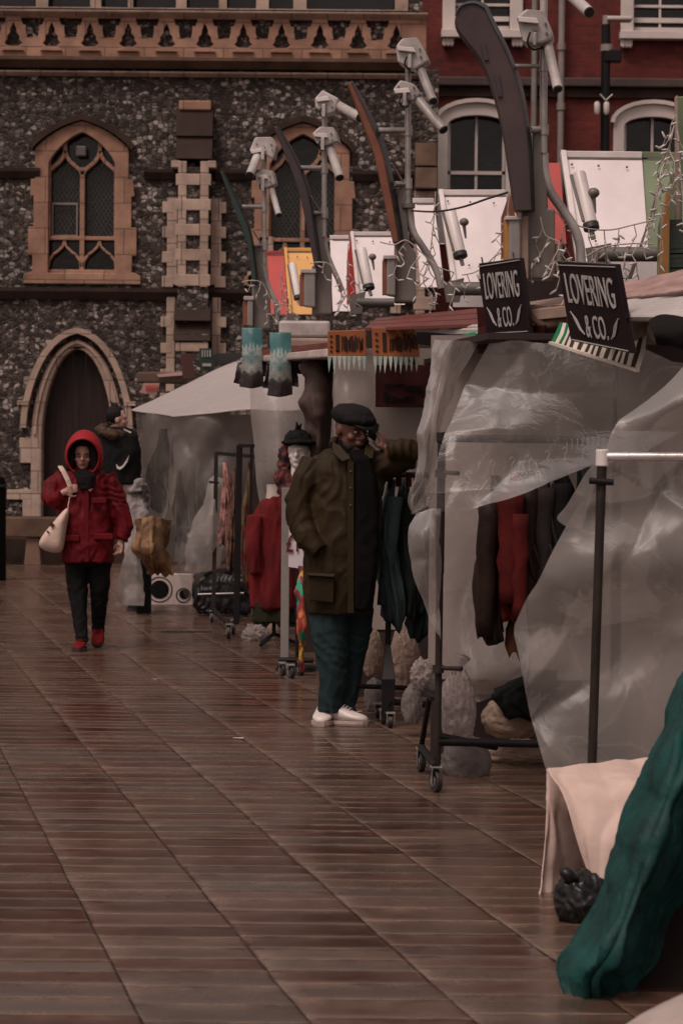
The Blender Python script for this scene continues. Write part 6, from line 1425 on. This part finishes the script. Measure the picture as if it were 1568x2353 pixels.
# clothes and goods dimly seen through the plastic
for i, (x0, x1, y0, y1, d, mt, lb_) in enumerate((
    (345, 392, 985, 1160, 25.9, BLKC, 'dark coat dimly seen through the left corner of the tent wall'),
    (432, 452, 1060, 1220, 25.9, pm('pale_sage_cloth', (.25, .24, .19), rough=.8), 'pale garment seen through the tent wall, left of the teal one'),
    (455, 474, 1060, 1200, 25.9, TLC, 'teal garment seen through the middle of the tent wall'),
    (404, 428, 1080, 1240, 25.9, GYC, 'charcoal garment seen through the tent wall beside the corner fold'))):
    garment('garment', lb_, 'garment', x0, x1, y0, y1, d, .12, mt, 'clothes behind the tent wall', 20 + i, hook=False)
for i, (x0, x1, mt, lb_) in enumerate(((1492, 1545, BLKC, 'black coat on the nearest rail, seen through plastic, left of its group'), (1535, 1592, GYC, 'charcoal coat on the nearest rail cut by the right edge'), (1580, 1650, BLKC, 'black coat hidden past the right edge of the nearest rail'))):
    garment('coat', lb_, 'coat', x0, x1, 1062, 1330 - 20 * i, 9.95, .16, mt, 'coats behind the near plastic sheet', 30 + i, hook=False)
# patterned scarves on the far rail
SCF = pm('pink_floral_cloth', (.36, .18, .15), (.10, .05, .045), rough=.8, scale=9, mix=(.42, .55))
garment('scarf', 'pink patterned scarf at the left of the far rail', 'scarf', 504, 534, 1062, 1240, 21.9, .12, SCF, 'scarves on the far rail', 12, fr=.3, hook=False)
garment('scarf', 'dark patterned scarf between the pink one and the thick black post', 'scarf', 524, 548, 1075, 1300, 21.7, .12, pm('brown_floral_cloth', (.16, .08, .06), (.03, .02, .018), rough=.8, scale=12, mix=(.42, .55)), 'scarves on the far rail', 13, fr=.35, hook=False)
garment('scarf', 'olive and red scarf right of the thick black post', 'scarf', 556, 584, 1060, 1330, 21.6, .12, pm('olive_red_cloth', (.12, .09, .05), (.09, .015, .015), rough=.8, scale=7, mix=(.42, .55)), 'scarves on the far rail', 14, fr=.3, hook=False)
# dress form in red coat
DF = thing('dress_form', 'dress form wearing a long red coat over a dark green skirt', 'mannequin', GX(622, 20.2)); dd = 20.2
MB().tube([V(631, 1150, dd), V(630, 1128, dd), V(630, 1113, dd)], [.075, .058, .060], 16).build('neck', pm('pale_calico', (.52, .44, .40), rough=.8), DF, smooth='auto')
c_ = MB(); ringbody(c_, dd, [(612, 652, 1140, .08, 0), (596, 668, 1158, .12, 0), (582, 680, 1190, .14, 0), (576, 682, 1260, .15, 0), (577, 684, 1340, .16, 0), (580, 684, 1396, .17, 0)]); c_.tube([V(590, 1185, dd - .1), V(582, 1260, dd - .14), V(588, 1320, dd - .15)], [.07, .065, .05], 12)
union('coat', c_, pm('deep_red_coat_cloth', (.15, .012, .014), (.075, .008, .009), rough=.8, scale=4, bump=.3), DF, voxel=.014, smooth=3, disp=folds(.022, (9, 9, 1.5)))
c_ = MB(); ringbody(c_, dd, [(586, 676, 1380, .14, .0), (582, 680, 1428, .15, .0)]); union('skirt', c_, pm('dark_green_skirt', (.020, .022, .010), rough=.9), DF, voxel=.014, smooth=2, disp=folds(.02, (12, 12, 1)))
MB().tube([V(629, 1428, dd), GX(629, dd) + Vector((0, 0, .08))], .016, 10).build('stand', RAILB, DF, smooth='auto')
for a in (0, 2.1, 4.2): MB().tube([GX(629, dd) + Vector((0, 0, .1)), GX(629, dd) + Vector((math.cos(a) * .2, math.sin(a) * .2, .02))], .014, 8).build('foot', RAILB, DF, smooth='auto')
# mannequin head with hat and scarves
MH = thing('mannequin_head', 'white mannequin head with dark hat and floral scarves beside the man', 'mannequin', GX(684, 17.9)); dd = 17.9
m = MB(); hc = V(685, 1040, dd); rr = Matrix.Rotation(RAD(-8), 3, 'Z'); face(m, hc, rr, .95); m.tube([V(684, 1118, dd), V(683, 1095, dd), V(685, 1065, dd)], [.085, .05, .048], 12)
union('head', m, pm('white_plaster', (.66, .60, .56), (.56, .5, .46), rough=.4), MH, voxel=.007, smooth=3)

m = MB(); m.ell(hc + Vector((0, .02, .09)), (.095, .11, .07)); m.ell(hc + Vector((0, -.02, .07)), (.12, .13, .018)); union('hat', m, BLKC, MH, voxel=.008, smooth=2, disp=folds(.01, (20, 20, 20)))
m = MB()
for i in range(7): m.tube([hc + Vector((.0 + i * .008 - .03, 0, .14)), hc + Vector((.02 * math.sin(i * 2), -.02 * math.cos(i), .19 + .01 * (i % 3)))], [.01, .004], 6)
m.build('feather', BLKC, MH)
m = MB(); m.ell(V(657, 1060, dd + .05), (.05, .05, .12)); m.ell(V(652, 1100, dd), (.06, .06, .07)); m.ell(V(672, 1124, dd), (.10, .09, .05)); m.ell(V(700, 1040, dd + .08), (.05, .05, .1))
union('scarf', m, pm('dark_red_floral_cloth', (.13, .035, .03), (.03, .015, .02), rough=.8, scale=16, mix=(.45, .55)), MH, voxel=.01, smooth=1, disp=folds(.02, (18, 18, 18)))
MB().tube([V(684, 1118, dd), GX(684, dd)], .02, 10).build('stand', RAILB, MH, smooth='auto')
MB().tube([GX(684, dd), GX(684, dd) + Vector((0, 0, .03))], [.16, .14], 18).build('base', RAILB, MH, smooth='auto')
PS = thing('price_sign', 'white paper price card reading £10 beside the coat of the man', 'sign', V(677, 1305, 17.4))
vq([(664, 1196), (704, 1200), (704, 1308), (662, 1302)], 17.4, (0, .004, 0)).build('card', pm('white_paper', (.62, .56, .58), (.54, .48, .50), rough=.8, scale=2), PS)
text('lettering', '£10', .16, V(682, 1250, 17.39), (1, 0, .06), (0, 0, 1), pm('dark_red_ink', (.14, .015, .02), rough=.7), PS, sx=.62, bold=.002)
def rainbow():
    m = bpy.data.materials.new('rainbow_cloth'); m.use_nodes = True; nt = m.node_tree; b = nt.nodes['Principled BSDF']; L = nt.links.new
    tc = N(nt, 'ShaderNodeTexCoord'); vo = N(nt, 'ShaderNodeTexVoronoi', Scale=16.0); mp = N(nt, 'ShaderNodeMapping'); mp.inputs['Scale'].default_value = (2, 2, .8); L(tc.outputs['Object'], mp.inputs[0]); L(mp.outputs[0], vo.inputs['Vector'])
    s = N(nt, 'ShaderNodeSeparateColor'); L(vo.outputs['Color'], s.inputs[0]); rp = N(nt, 'ShaderNodeValToRGB'); cr = rp.color_ramp; cr.interpolation = 'CONSTANT'
    cr.elements[0].color = (.22, .015, .02, 1); cr.elements[1].color = (.01, .22, .11, 1); cr.elements[1].position = .86
    for p, c in ((.3, (.40, .10, .02)), (.45, (.12, .02, .03)), (.6, (.42, .24, .03)), (.72, (.25, .02, .05))): e = cr.elements.new(p); e.color = (*c, 1)
    L(s.outputs[0], rp.inputs[0]); L(rp.outputs[0], b.inputs['Base Color']); b.inputs['Roughness'].default_value = .7; return m
sheet('scarf', [[V(686, 1300, 17.2), V(700, 1300, 17.2), V(714, 1300, 17.3)], [V(684, 1380, 17.15), V(696, 1380, 17.1), V(708, 1380, 17.2)], [V(682, 1460, 17.15), V(694, 1460, 17.1), V(706, 1460, 17.2)], [V(690, 1540, 17.2), V(694, 1545, 17.2), V(700, 1535, 17.25)]], rainbow(), None, amp=.04, sc=8, ridge=.01, thick=.01,
      label='multicoloured red, yellow and green scarf hanging beside the leg of the man', cat='scarf')
for p in (GX(648, 17.4), GX(668, 17.2), GX(690, 17.5)): caster(st3, p, .04, (1, .5, 0))
MB().tube([GX(640, 17.5) + Vector((0, 0, .1)), GX(720, 17.5) + Vector((0, 0, .1))], .018, 8).build('foot_rail', RAILB, st3)
# bags
def lump(name, label, cat, c, r, mat, seed=0, group=None, amp=.18, flat=True, sc=3.0, parts=None):
    m = MB().ell((0, 0, 0), (1, 1, 1), n=72, m=44); sv = Vector((seed * 5.1, seed, 2 * seed)); out = []
    for v in m.v:
        q = v + sv; h = noise.fractal(q * sc * .5, 1, 2, 4); rg = 1 - abs(noise.noise(q * sc)) * 2
        wq = noise.noise(q * 1.6); t1 = abs(((q.x * 1.9 + q.z * 1.1 + wq * 1.8) % 1) - .5) * 2; t2 = abs(((q.z * 1.3 - q.x * 1.2 + q.y + wq * 2.3) % 1) - .5) * 2; p = v * (1 + amp * .7 * h + amp * .3 * rg + amp * .55 * (t1 - .5) + amp * .45 * (t2 - .5)); p = Vector((p.x * r[0], p.y * r[1], p.z * r[2])); 
        if flat: p.z = max(p.z, -r[2] * .82)
        out.append(Vector(c) + p)
    m.v = out; t = m.build(name, mat, None, smooth=True, label=label, cat=cat, group=group); return t
PBG = plastic('bag_film', base=(.46, .385, .365), a0=.6, a1=.95, sc=4, bump=.8, rough=.2)
PBG2 = plastic('grey_bag_film', base=(.26, .22, .21), a0=.9, a1=1, sc=4, bump=.5)
BEI = plastic('beige_bag_film', base=(.40, .29, .23), a0=.92, a1=1, sc=5, bump=.5)
def bagt(name, label, x0, x1, y0, y1, d, mat, seed, group=None, amp=.16, sc=3.0, dep=None, neck=False):
    k = ppm(d); c = V((x0 + x1) / 2, (y0 + y1) / 2, d); rx = (x1 - x0) / 2 / k; rz = (y1 - y0) / 2 / k
    o = lump(name, label, 'bag', c, (rx, dep or rx * .8, rz * 1.05), mat, seed, group, amp, sc=sc)
    if neck:
        m = MB(); t = c + Vector((-.01, 0, rz * .9)); m.tube([t, t + Vector((.015, 0, .05)), t + Vector((.03, -.01, .09))], [.03, .016, .035], 10)
        q = m.build('tied_neck', mat, o, smooth=True)
    return o
bgr = 'carrier bags under the rails'
bagt('plastic_bag', 'tall white and pinkish plastic bag standing against the rail post', 1012, 1092, 1545, 1705, 11.75, PBG, 1, bgr, amp=.14, neck=True, dep=.08)
bagt('plastic_bag', 'squat grey plastic bag on the ground under the near rail base bar', 1012, 1126, 1690, 1808, 11.95, PBG2, 2, bgr, amp=.10, dep=.10)
bagt('plastic_bag', 'beige plastic bag lying under the black skirt', 1110, 1240, 1600, 1700, 12.3, BEI, 3, bgr, amp=.15, sc=4)
bagt('plastic_bag', 'dim brown plastic bag on the ground right of the squat grey bag', 1110, 1270, 1700, 1756, 12.5, BEI, 4, bgr, amp=.15)
bagt('plastic_bag', 'pale crumpled bag hung on the left of the rail post', 944, 1000, 1518, 1590, 12.0, PBG, 5, bgr, amp=.3, dep=.08)
bagt('plastic_bag', 'brownish bag bulging behind the knee of the man', 832, 880, 1455, 1560, 14.9, BEI, 6, bgr, amp=.16)
bagt('plastic_bag', 'pale brown bag standing by the skirting between the rails', 896, 962, 1440, 1600, 15.2, BEI, 7, bgr, amp=.16)
bagt('plastic_bag', 'grey bag on the ground left of the black rail bracket', 836, 884, 1560, 1640, 14.8, PBG2, 8, bgr, amp=.12)
bagt('plastic_bag', 'small brown bag on the ground below the hung pale bag', 922, 968, 1575, 1668, 13.6, PBG2, 9, bgr, amp=.12)
bagt('plastic_bag', 'crumpled clear bag on the ground beside the dress form', 560, 612, 1438, 1480, 20.8, PBG, 10, bgr, amp=.35, sc=5)
bagt('plastic_bag', 'brown bag right of the crumpled clear bag at the dress form', 612, 642, 1432, 1480, 20.9, BEI, 11, bgr, amp=.15)
bagt('sack', 'big dark brown sack dimly seen through the lower part of the near plastic sheet', 1440, 1680, 1480, 1900, 10.3, pm('dark_brown_sackcloth', (.045, .028, .022), rough=.8), 15, None, amp=.1)
# brown paper, boxes and bag under the tent
bk = thing('brown_sack', 'crumpled brown paper sack slumped over a black box by the tent', 'sack', GX(358, 24.2))
sheet('front', vs_([[(312, 1192), (350, 1188, 24.0), (392, 1194)], [(318, 1225), (345, 1228, 23.9), (388, 1240)], [(306, 1258), (345, 1262, 23.8), (382, 1262)], [(330, 1285), (352, 1290, 23.9), (388, 1290)], [(342, 1318), (365, 1320), (398, 1320)]], 24.2), pm('brown_paper', (.22, .125, .065), (.075, .04, .024), rough=.7, scale=6, mix=(.4, .6)), bk, amp=.02, sc=7, fold=(4, .08), ku=24, kv=14, thick=.01, seed=5)
bx = thing('black_box', 'black crate standing under the brown sack at the end of the tent', 'crate', GX(330, 24.6))
MB().box((GX(331, 24.6).x, 24.6, .30), (.12, .3, .6)).build('body', BLKC, bx, bevel=.01)
MB().box((GX(331, 24.6).x, 24.6, .605), (.135, .32, .03)).build('lid', DKM, bx, bevel=.006)
wb = thing('white_box', 'low white box printed with black rings on the ground under the tent', 'box', GX(388, 25.9))
dB = 25.9; MB().box((GX(390, dB).x, dB + .12, .155), (V(442, 0, dB).x - V(337, 0, dB).x, .24, .31)).build('body', pm('white_card', (.66, .54, .50), (.55, .44, .40), rough=.6, scale=4), wb, bevel=.008)
z0 = .155
def ring2(cx, r_out, r_in, m, clip=None, zz=None):
    n = 32; c = Vector((V(cx, 0, dB).x, dB - .004, zz or z0)); pts = []
    for k in range(n):
        a, b = 2 * PI * k / n, 2 * PI * (k + 1) / n
        P = [c + Vector((math.cos(t) * r, 0, math.sin(t) * r)) for t, r in ((a, r_out), (b, r_out), (b, r_in), (a, r_in))]
        if all(.005 < p.z < .305 for p in P): m.hexa(P, (0, .006, 0))
rm = MB(); ring2(377, .128, .118, rm); rm.build('ring', BLKC, wb); rm = MB(); ring2(377, .092, .0, rm); rm.build('disc', BLKC, wb)
rm = MB(); ring2(432, .075, .064, rm, zz=.10); rm.build('ring', BLKC, wb); rm = MB(); ring2(434, .05, 0, rm, zz=.11); rm.build('disc', BLKC, wb)
HM = pm('black_shiny_fabric', (.010, .009, .009), (.006, .005, .005), spec=.3, rough=.45, scale=6, bump=.4)
o = MB(); ringbody(o, 24.2, [(470, 548, 1310, .06, 0), (448, 566, 1318, .13, 0), (442, 574, 1335, .17, 0), (440, 576, 1365, .18, 0), (444, 575, 1395, .17, 0), (456, 570, 1410, .15, 0)], pw=3.5)
o = union('holdall', o, HM, None, voxel=.014, smooth=3, disp=creases(.03, 8.0)); tag(o, 'large black holdall on the ground beside the white box', 'bag')
MB().tube([V(470, 1322, 23.9), V(500, 1306, 23.85), V(535, 1318, 23.9)], .018, 8).build('handle', BLKC, o)
MB().tube([V(455, 1365, 23.86), V(560, 1362, 23.86)], .008, 6).build('zip', GALV, o)

# ------------------------------------------------------------------ near right: cloth covered tables
TBm = pm('pink_cream_tablecloth', (.58, .44, .385), (.46, .34, .295), rough=.85, scale=5, bump=.25, bscale=30)
tb = thing('low_table', 'low table under a pinkish cream cloth at the right edge', 'table', GX(1400, 8.6)); dT = 8.6; kT = ppm(dT)
zt = .335
MB().box((V(1500, 0, 8.95).x + .1, 8.95, zt - .03), (.70, .48, .03)).build('tabletop', BROWNST, tb)
for (x, y) in ((1275, 8.78), (1275, 9.15), (1640, 8.78), (1640, 9.15)): MB().bar((V(x, 0, y).x + .02, y, zt - .03), (V(x, 0, y).x + .02, y, 0), .04, .04).build('leg', BROWNST, tb)
tc_ = thing('tablecloth', 'pinkish cream cloth draped over the low table, one corner folded back to a point', 'tablecloth', V(1300, 2060, 8.5))
# top
sheet('cloth', [[V(1256, 1766, 8.72), V(1370, 1752, 8.9), V(1480, 1742, 9.2), V(1640, 1735, 9.3)], [V(1264, 1786, 8.65), V(1372, 1778, 8.75), V(1490, 1770, 8.9), V(1640, 1765, 9.0)], [V(1286, 1816, 8.57), V(1380, 1808, 8.57), V(1500, 1802, 8.57), V(1640, 1798, 8.57)], [V(1304, 1862, 8.5), V(1385, 1865, 8.5), V(1500, 1870, 8.5), V(1640, 1870, 8.5)], [V(1325, 1930, 8.47), V(1385, 1935, 8.44), V(1470, 1940, 8.47), V(1620, 1950, 8.45)], [V(1350, 2005, 8.46), V(1385, 2010, 8.42), V(1450, 2020, 8.46), V(1600, 2030, 8.45)], [V(1372, 2062, 8.46), V(1385, 2066, 8.42), V(1430, 2090, 8.46), V(1590, 2100, 8.45)]], TBm, tc_, ku=20, kv=10, amp=.004, sc=3.5, fold=(4, .028), thick=.004, seed=2)
sheet('side_drape', [[V(1256, 1766, 8.74), V(1272, 1795, 8.64), V(1300, 1838, 8.56)], [V(1256, 1840, 8.72), V(1272, 1860, 8.7), V(1312, 1880, 8.72)], [V(1250, 1920, 8.7), V(1274, 1930, 8.72), V(1326, 1940, 8.8)], [V(1238, 2010, 8.66), V(1270, 2015, 8.72), V(1330, 2015, 8.85)], [V(1232, 2062, 8.64), V(1262, 2088, 8.66), V(1330, 2060, 8.85)]], TBm, tc_, ku=14, amp=.008, sc=4, fold=(2, .03), thick=.004, seed=3)
# black bag
o = lump('rubbish_bag', 'black plastic rubbish bag on the ground behind the teal cloth', 'bag', V(1335, 2070, 8.15), (.085, .09, .09), pm('black_bin_liner', (.010, .009, .009), (.006, .006, .006), spec=.3, rough=.35, scale=9, bump=.6, bscale=20), 14, None, .16, sc=3)
MB().ell(V(1306, 2010, 8.1), (.034, .03, .022), Matrix.Rotation(.6, 3, 'Y')).build('tied_top', MATS['black_bin_liner'], o, smooth=True)
# teal cloth covered table
TEA = pm('dark_teal_velvet', (.006, .050, .045), (.002, .017, .016), rough=.6, scale=7, bump=.45, bscale=34, bdist=.012, mix=(.35, .65), spec=.2)
tt = thing('display_table', 'table hidden under the dark teal cloth at the right edge', 'table', GX(1600, 7.0)); zt2 = V(1600, 1580, 7.3).z
MB().box((V(1960, 0, 7.3).x, 7.45, zt2 - .09), (.62, .8, .03)).build('tabletop', BLKC, tt)
for y in (7.05, 7.65): MB().bar((V(1700, 0, 7.3).x, y, zt2 - .1), (V(1700, 0, 7.3).x, y, 0), .04, .04).build('leg', RAILB, tt)
MB().bar((V(2100, 0, 7.3).x, 7.1, zt2 - .03), (V(2100, 0, 7.3).x, 7.1, 0), .04, .04).build('leg', RAILB, tt)
sheet('teal_cloth', [[V(1575, 1540, 7.55), V(1640, 1545, 7.4), V(1760, 1550, 7.3)], [V(1530, 1640, 7.5), V(1570, 1650, 7.15), V(1640, 1660, 7.2), V(1760, 1660, 7.2)][0:1] + [V(1570, 1650, 7.15), V(1760, 1660, 7.2)], [V(1492, 1760, 7.45), V(1545, 1765, 7.0), V(1740, 1770, 7.15)], [V(1440, 1900, 7.4), V(1500, 1905, 6.95), V(1660, 1900, 7.2)], [V(1382, 2040, 7.3), V(1450, 2060, 6.9), V(1560, 2060, 7.2)], [V(1320, 2170, 7.2), V(1400, 2190, 6.85), V(1500, 2200, 7.15)], [V(1294, 2226, 7.1), V(1360, 2250, 6.9), V(1460, 2260, 7.1)], [V(1312, 2296, 7.0), V(1362, 2304, 6.95), V(1424, 2298, 7.1)]], TEA, None, ku=60, kv=16, amp=.012, sc=5, fold=(7, .055), ridge=.012, thick=.003, seed=6,
      label='crumpled dark teal cloth falling from the table to the ground at the right edge', cat='cloth')
sheet('black_drape', [[V(1540, 1760, 7.3), V(1800, 1760, 7.2)], [V(1480, 1980, 7.25), V(1800, 1980, 7.1)], [V(1420, 2160, 7.2), V(1800, 2160, 7.1)], [V(1398, 2300, 7.1), V(1800, 2310, 7.1)]], pm('brown_black_cloth', (.016, .011, .010), rough=.9), None, amp=.03, sc=3, thick=.004, label='brown black cloth skirt filling the gap beneath the teal cloth', cat='cloth')
sheet('pale_cloth', [[V(1428, 2362, 5.6), V(1500, 2318, 5.6), V(1600, 2272, 5.6), V(1700, 2240, 5.6)], [V(1420, 2420, 5.5), V(1500, 2400, 5.3), V(1600, 2380, 5.3), V(1700, 2360, 5.3)], [V(1420, 2620, 5.45), V(1500, 2600, 5.2), V(1600, 2600, 5.2), V(1700, 2600, 5.2)]], pm('pinkish_grey_cloth', (.42, .34, .31), rough=.85), None, amp=.01, sc=3, thick=.004, label='pinkish grey cloth corner at the bottom right, closest to the viewer', cat='cloth')

# ------------------------------------------------------------------ fairy lights
CAB = pm('white_cable', (.45, .38, .34), (.28, .22, .19), rough=.5, scale=20); BUL = pm('clear_bulb_cap', (.62, .56, .53), rough=.2)
bulb_mesh = None
def fairy(label, spine, d, step, drop, seed, group='icicle light strings over the stalls', w_=.0036, dens=1.0):
    global bulb_mesh
    r = random.Random(seed); ds = d if isinstance(d, (list, tuple)) else [d] * len(spine)
    P = [V(x, y, q) for (x, y), q in zip(spine, ds)]; C_ = catmull(P, 8); t = thing('fairy_lights', label, 'fairy lights', P[0], group)
    m = MB(); m.tube(C_, w_, 5); bulbs = []
    L_ = 0
    for i in range(1, len(C_)):
        L_ += (C_[i] - C_[i - 1]).length
        if L_ > step * .75:
            L_ = 0; p = C_[i]; n = r.randint(2, 5); pts = [p]
            for j in range(int(n * dens)):
                p = p + Vector((r.uniform(-.035, .035), r.uniform(-.03, .03), -drop * r.uniform(.5, 1.2))); pts.append(p); bulbs.append((p, Vector((r.uniform(-1, 1), r.uniform(-.5, .3), r.uniform(-1, .7))).normalized()))
            m.tube(pts, w_ * .8, 5)
    m.build('cable', CAB, t)
    for p, q in bulbs:
        if bulb_mesh is None:
            b = MB().tube([(0, 0, 0), (0, 0, .012), (0, 0, .030), (0, 0, .04)], [.0035, .0055, .005, .001], 7); o = b.build('bulb', BUL, None, smooth=True); bulb_mesh = o.data; zo = o.location.copy(); bpy.data.objects.remove(o)
        o = bpy.data.objects.new('bulb', bulb_mesh); COL.objects.link(o); o.parent = t; o.location = p - wloc(t); o.rotation_euler = q.to_track_quat('Z', 'Y').to_euler()
fairy('string of icicle lights sagging across the nearest white roof sheet', [(1190, 500), (1222, 488), (1262, 480), (1300, 505), (1345, 524), (1400, 528), (1455, 516), (1505, 504)], 12.4, .09, .05, 1)
fairy('tangle of icicle lights climbing the left side of the sage green board', [(1500, 505), (1510, 430), (1528, 370), (1545, 300), (1552, 262)], 12.45, .05, .06, 2, dens=1.3)
fairy('string of icicle lights hanging down over the dark louvres', [(1552, 262), (1558, 350), (1566, 440), (1568, 520)], 12.4, .09, .05, 3)
fairy('icicle lights tangled around the foot of the nearest mast', [(1240, 498), (1252, 540), (1285, 560), (1270, 600), (1300, 610)], 12.0, .06, .05, 4)
fairy('icicle lights hanging down the column of the second mast', [(872, 556), (905, 562), (932, 552), (962, 575), (1000, 610), (1042, 626)], 15.0, .10, .055, 5)
fairy('icicle lights in a column left of the larger white roof sheet', [(1000, 440), (996, 500), (990, 560), (985, 620), (1010, 650)], 15.8, .09, .05, 6)
fairy('icicle lights on the orange strip behind the nearest mast', [(1178, 410), (1168, 460), (1160, 520), (1150, 570), (1100, 620), (1060, 632)], 15.5, .10, .05, 7)
fairy('icicle lights by the yellow roof sheet and third mast', [(712, 605), (735, 602), (760, 610), (780, 650), (800, 690)], 18.1, .12, .06, 8)
fairy('icicle lights in front of the red side sheet between white roofs', [(800, 560), (797, 620), (800, 680), (830, 705)], 18.8, .12, .06, 9)
fairy('farthest tangle of icicle lights around the dark green mast', [(556, 648), (580, 644), (604, 652), (625, 690), (660, 700)], 21.2, .10, .07, 10)
fairy('icicle lights in front of the red roof sheet', [(650, 610), (645, 650), (655, 700), (690, 730)], 22.0, .10, .06, 11)
fairy('icicle lights low in front of the large grey pipe', [(1330, 600), (1380, 570), (1440, 560), (1500, 560)], 12.2, .12, .06, 12)
w1 = MB().tube(catmull([V(945, 484, 15.0), V(1000, 486, 14.8), V(1060, 476, 14.5), V(1120, 456, 14.2), V(1165, 442, 14)], 6), .006, 6).build('cable', DKM, None, label='thin dark cable sagging across the white roof sheet between two masts', cat='cable')
# drain cover and litter on the paving
MB().box((GX(430, 21.8).x, 21.8, .006), (.42, .05, .012)).build('drain_slot', DKM, None, label='short dark drain slot in the paving before the far rail', cat='drain')
lr = random.Random(5)
for i, (x, d_) in enumerate(((178, 12.4), (548, 13.4), (830, 14.9), (355, 17.0))):
    c = GX(x, d_); m = MB(); m.hexa([c + Vector((lr.uniform(-.03, .03), lr.uniform(-.03, .03), .006)) for _ in range(3)], (0, 0, .003))
    m.build('litter_scrap', WSH, None, label=['small pale scrap on the left of the paving', 'small pale scrap in the middle of the paving', 'small pale scrap by the foot of the man', 'small pale scrap behind the woman in red'][i], cat='litter')
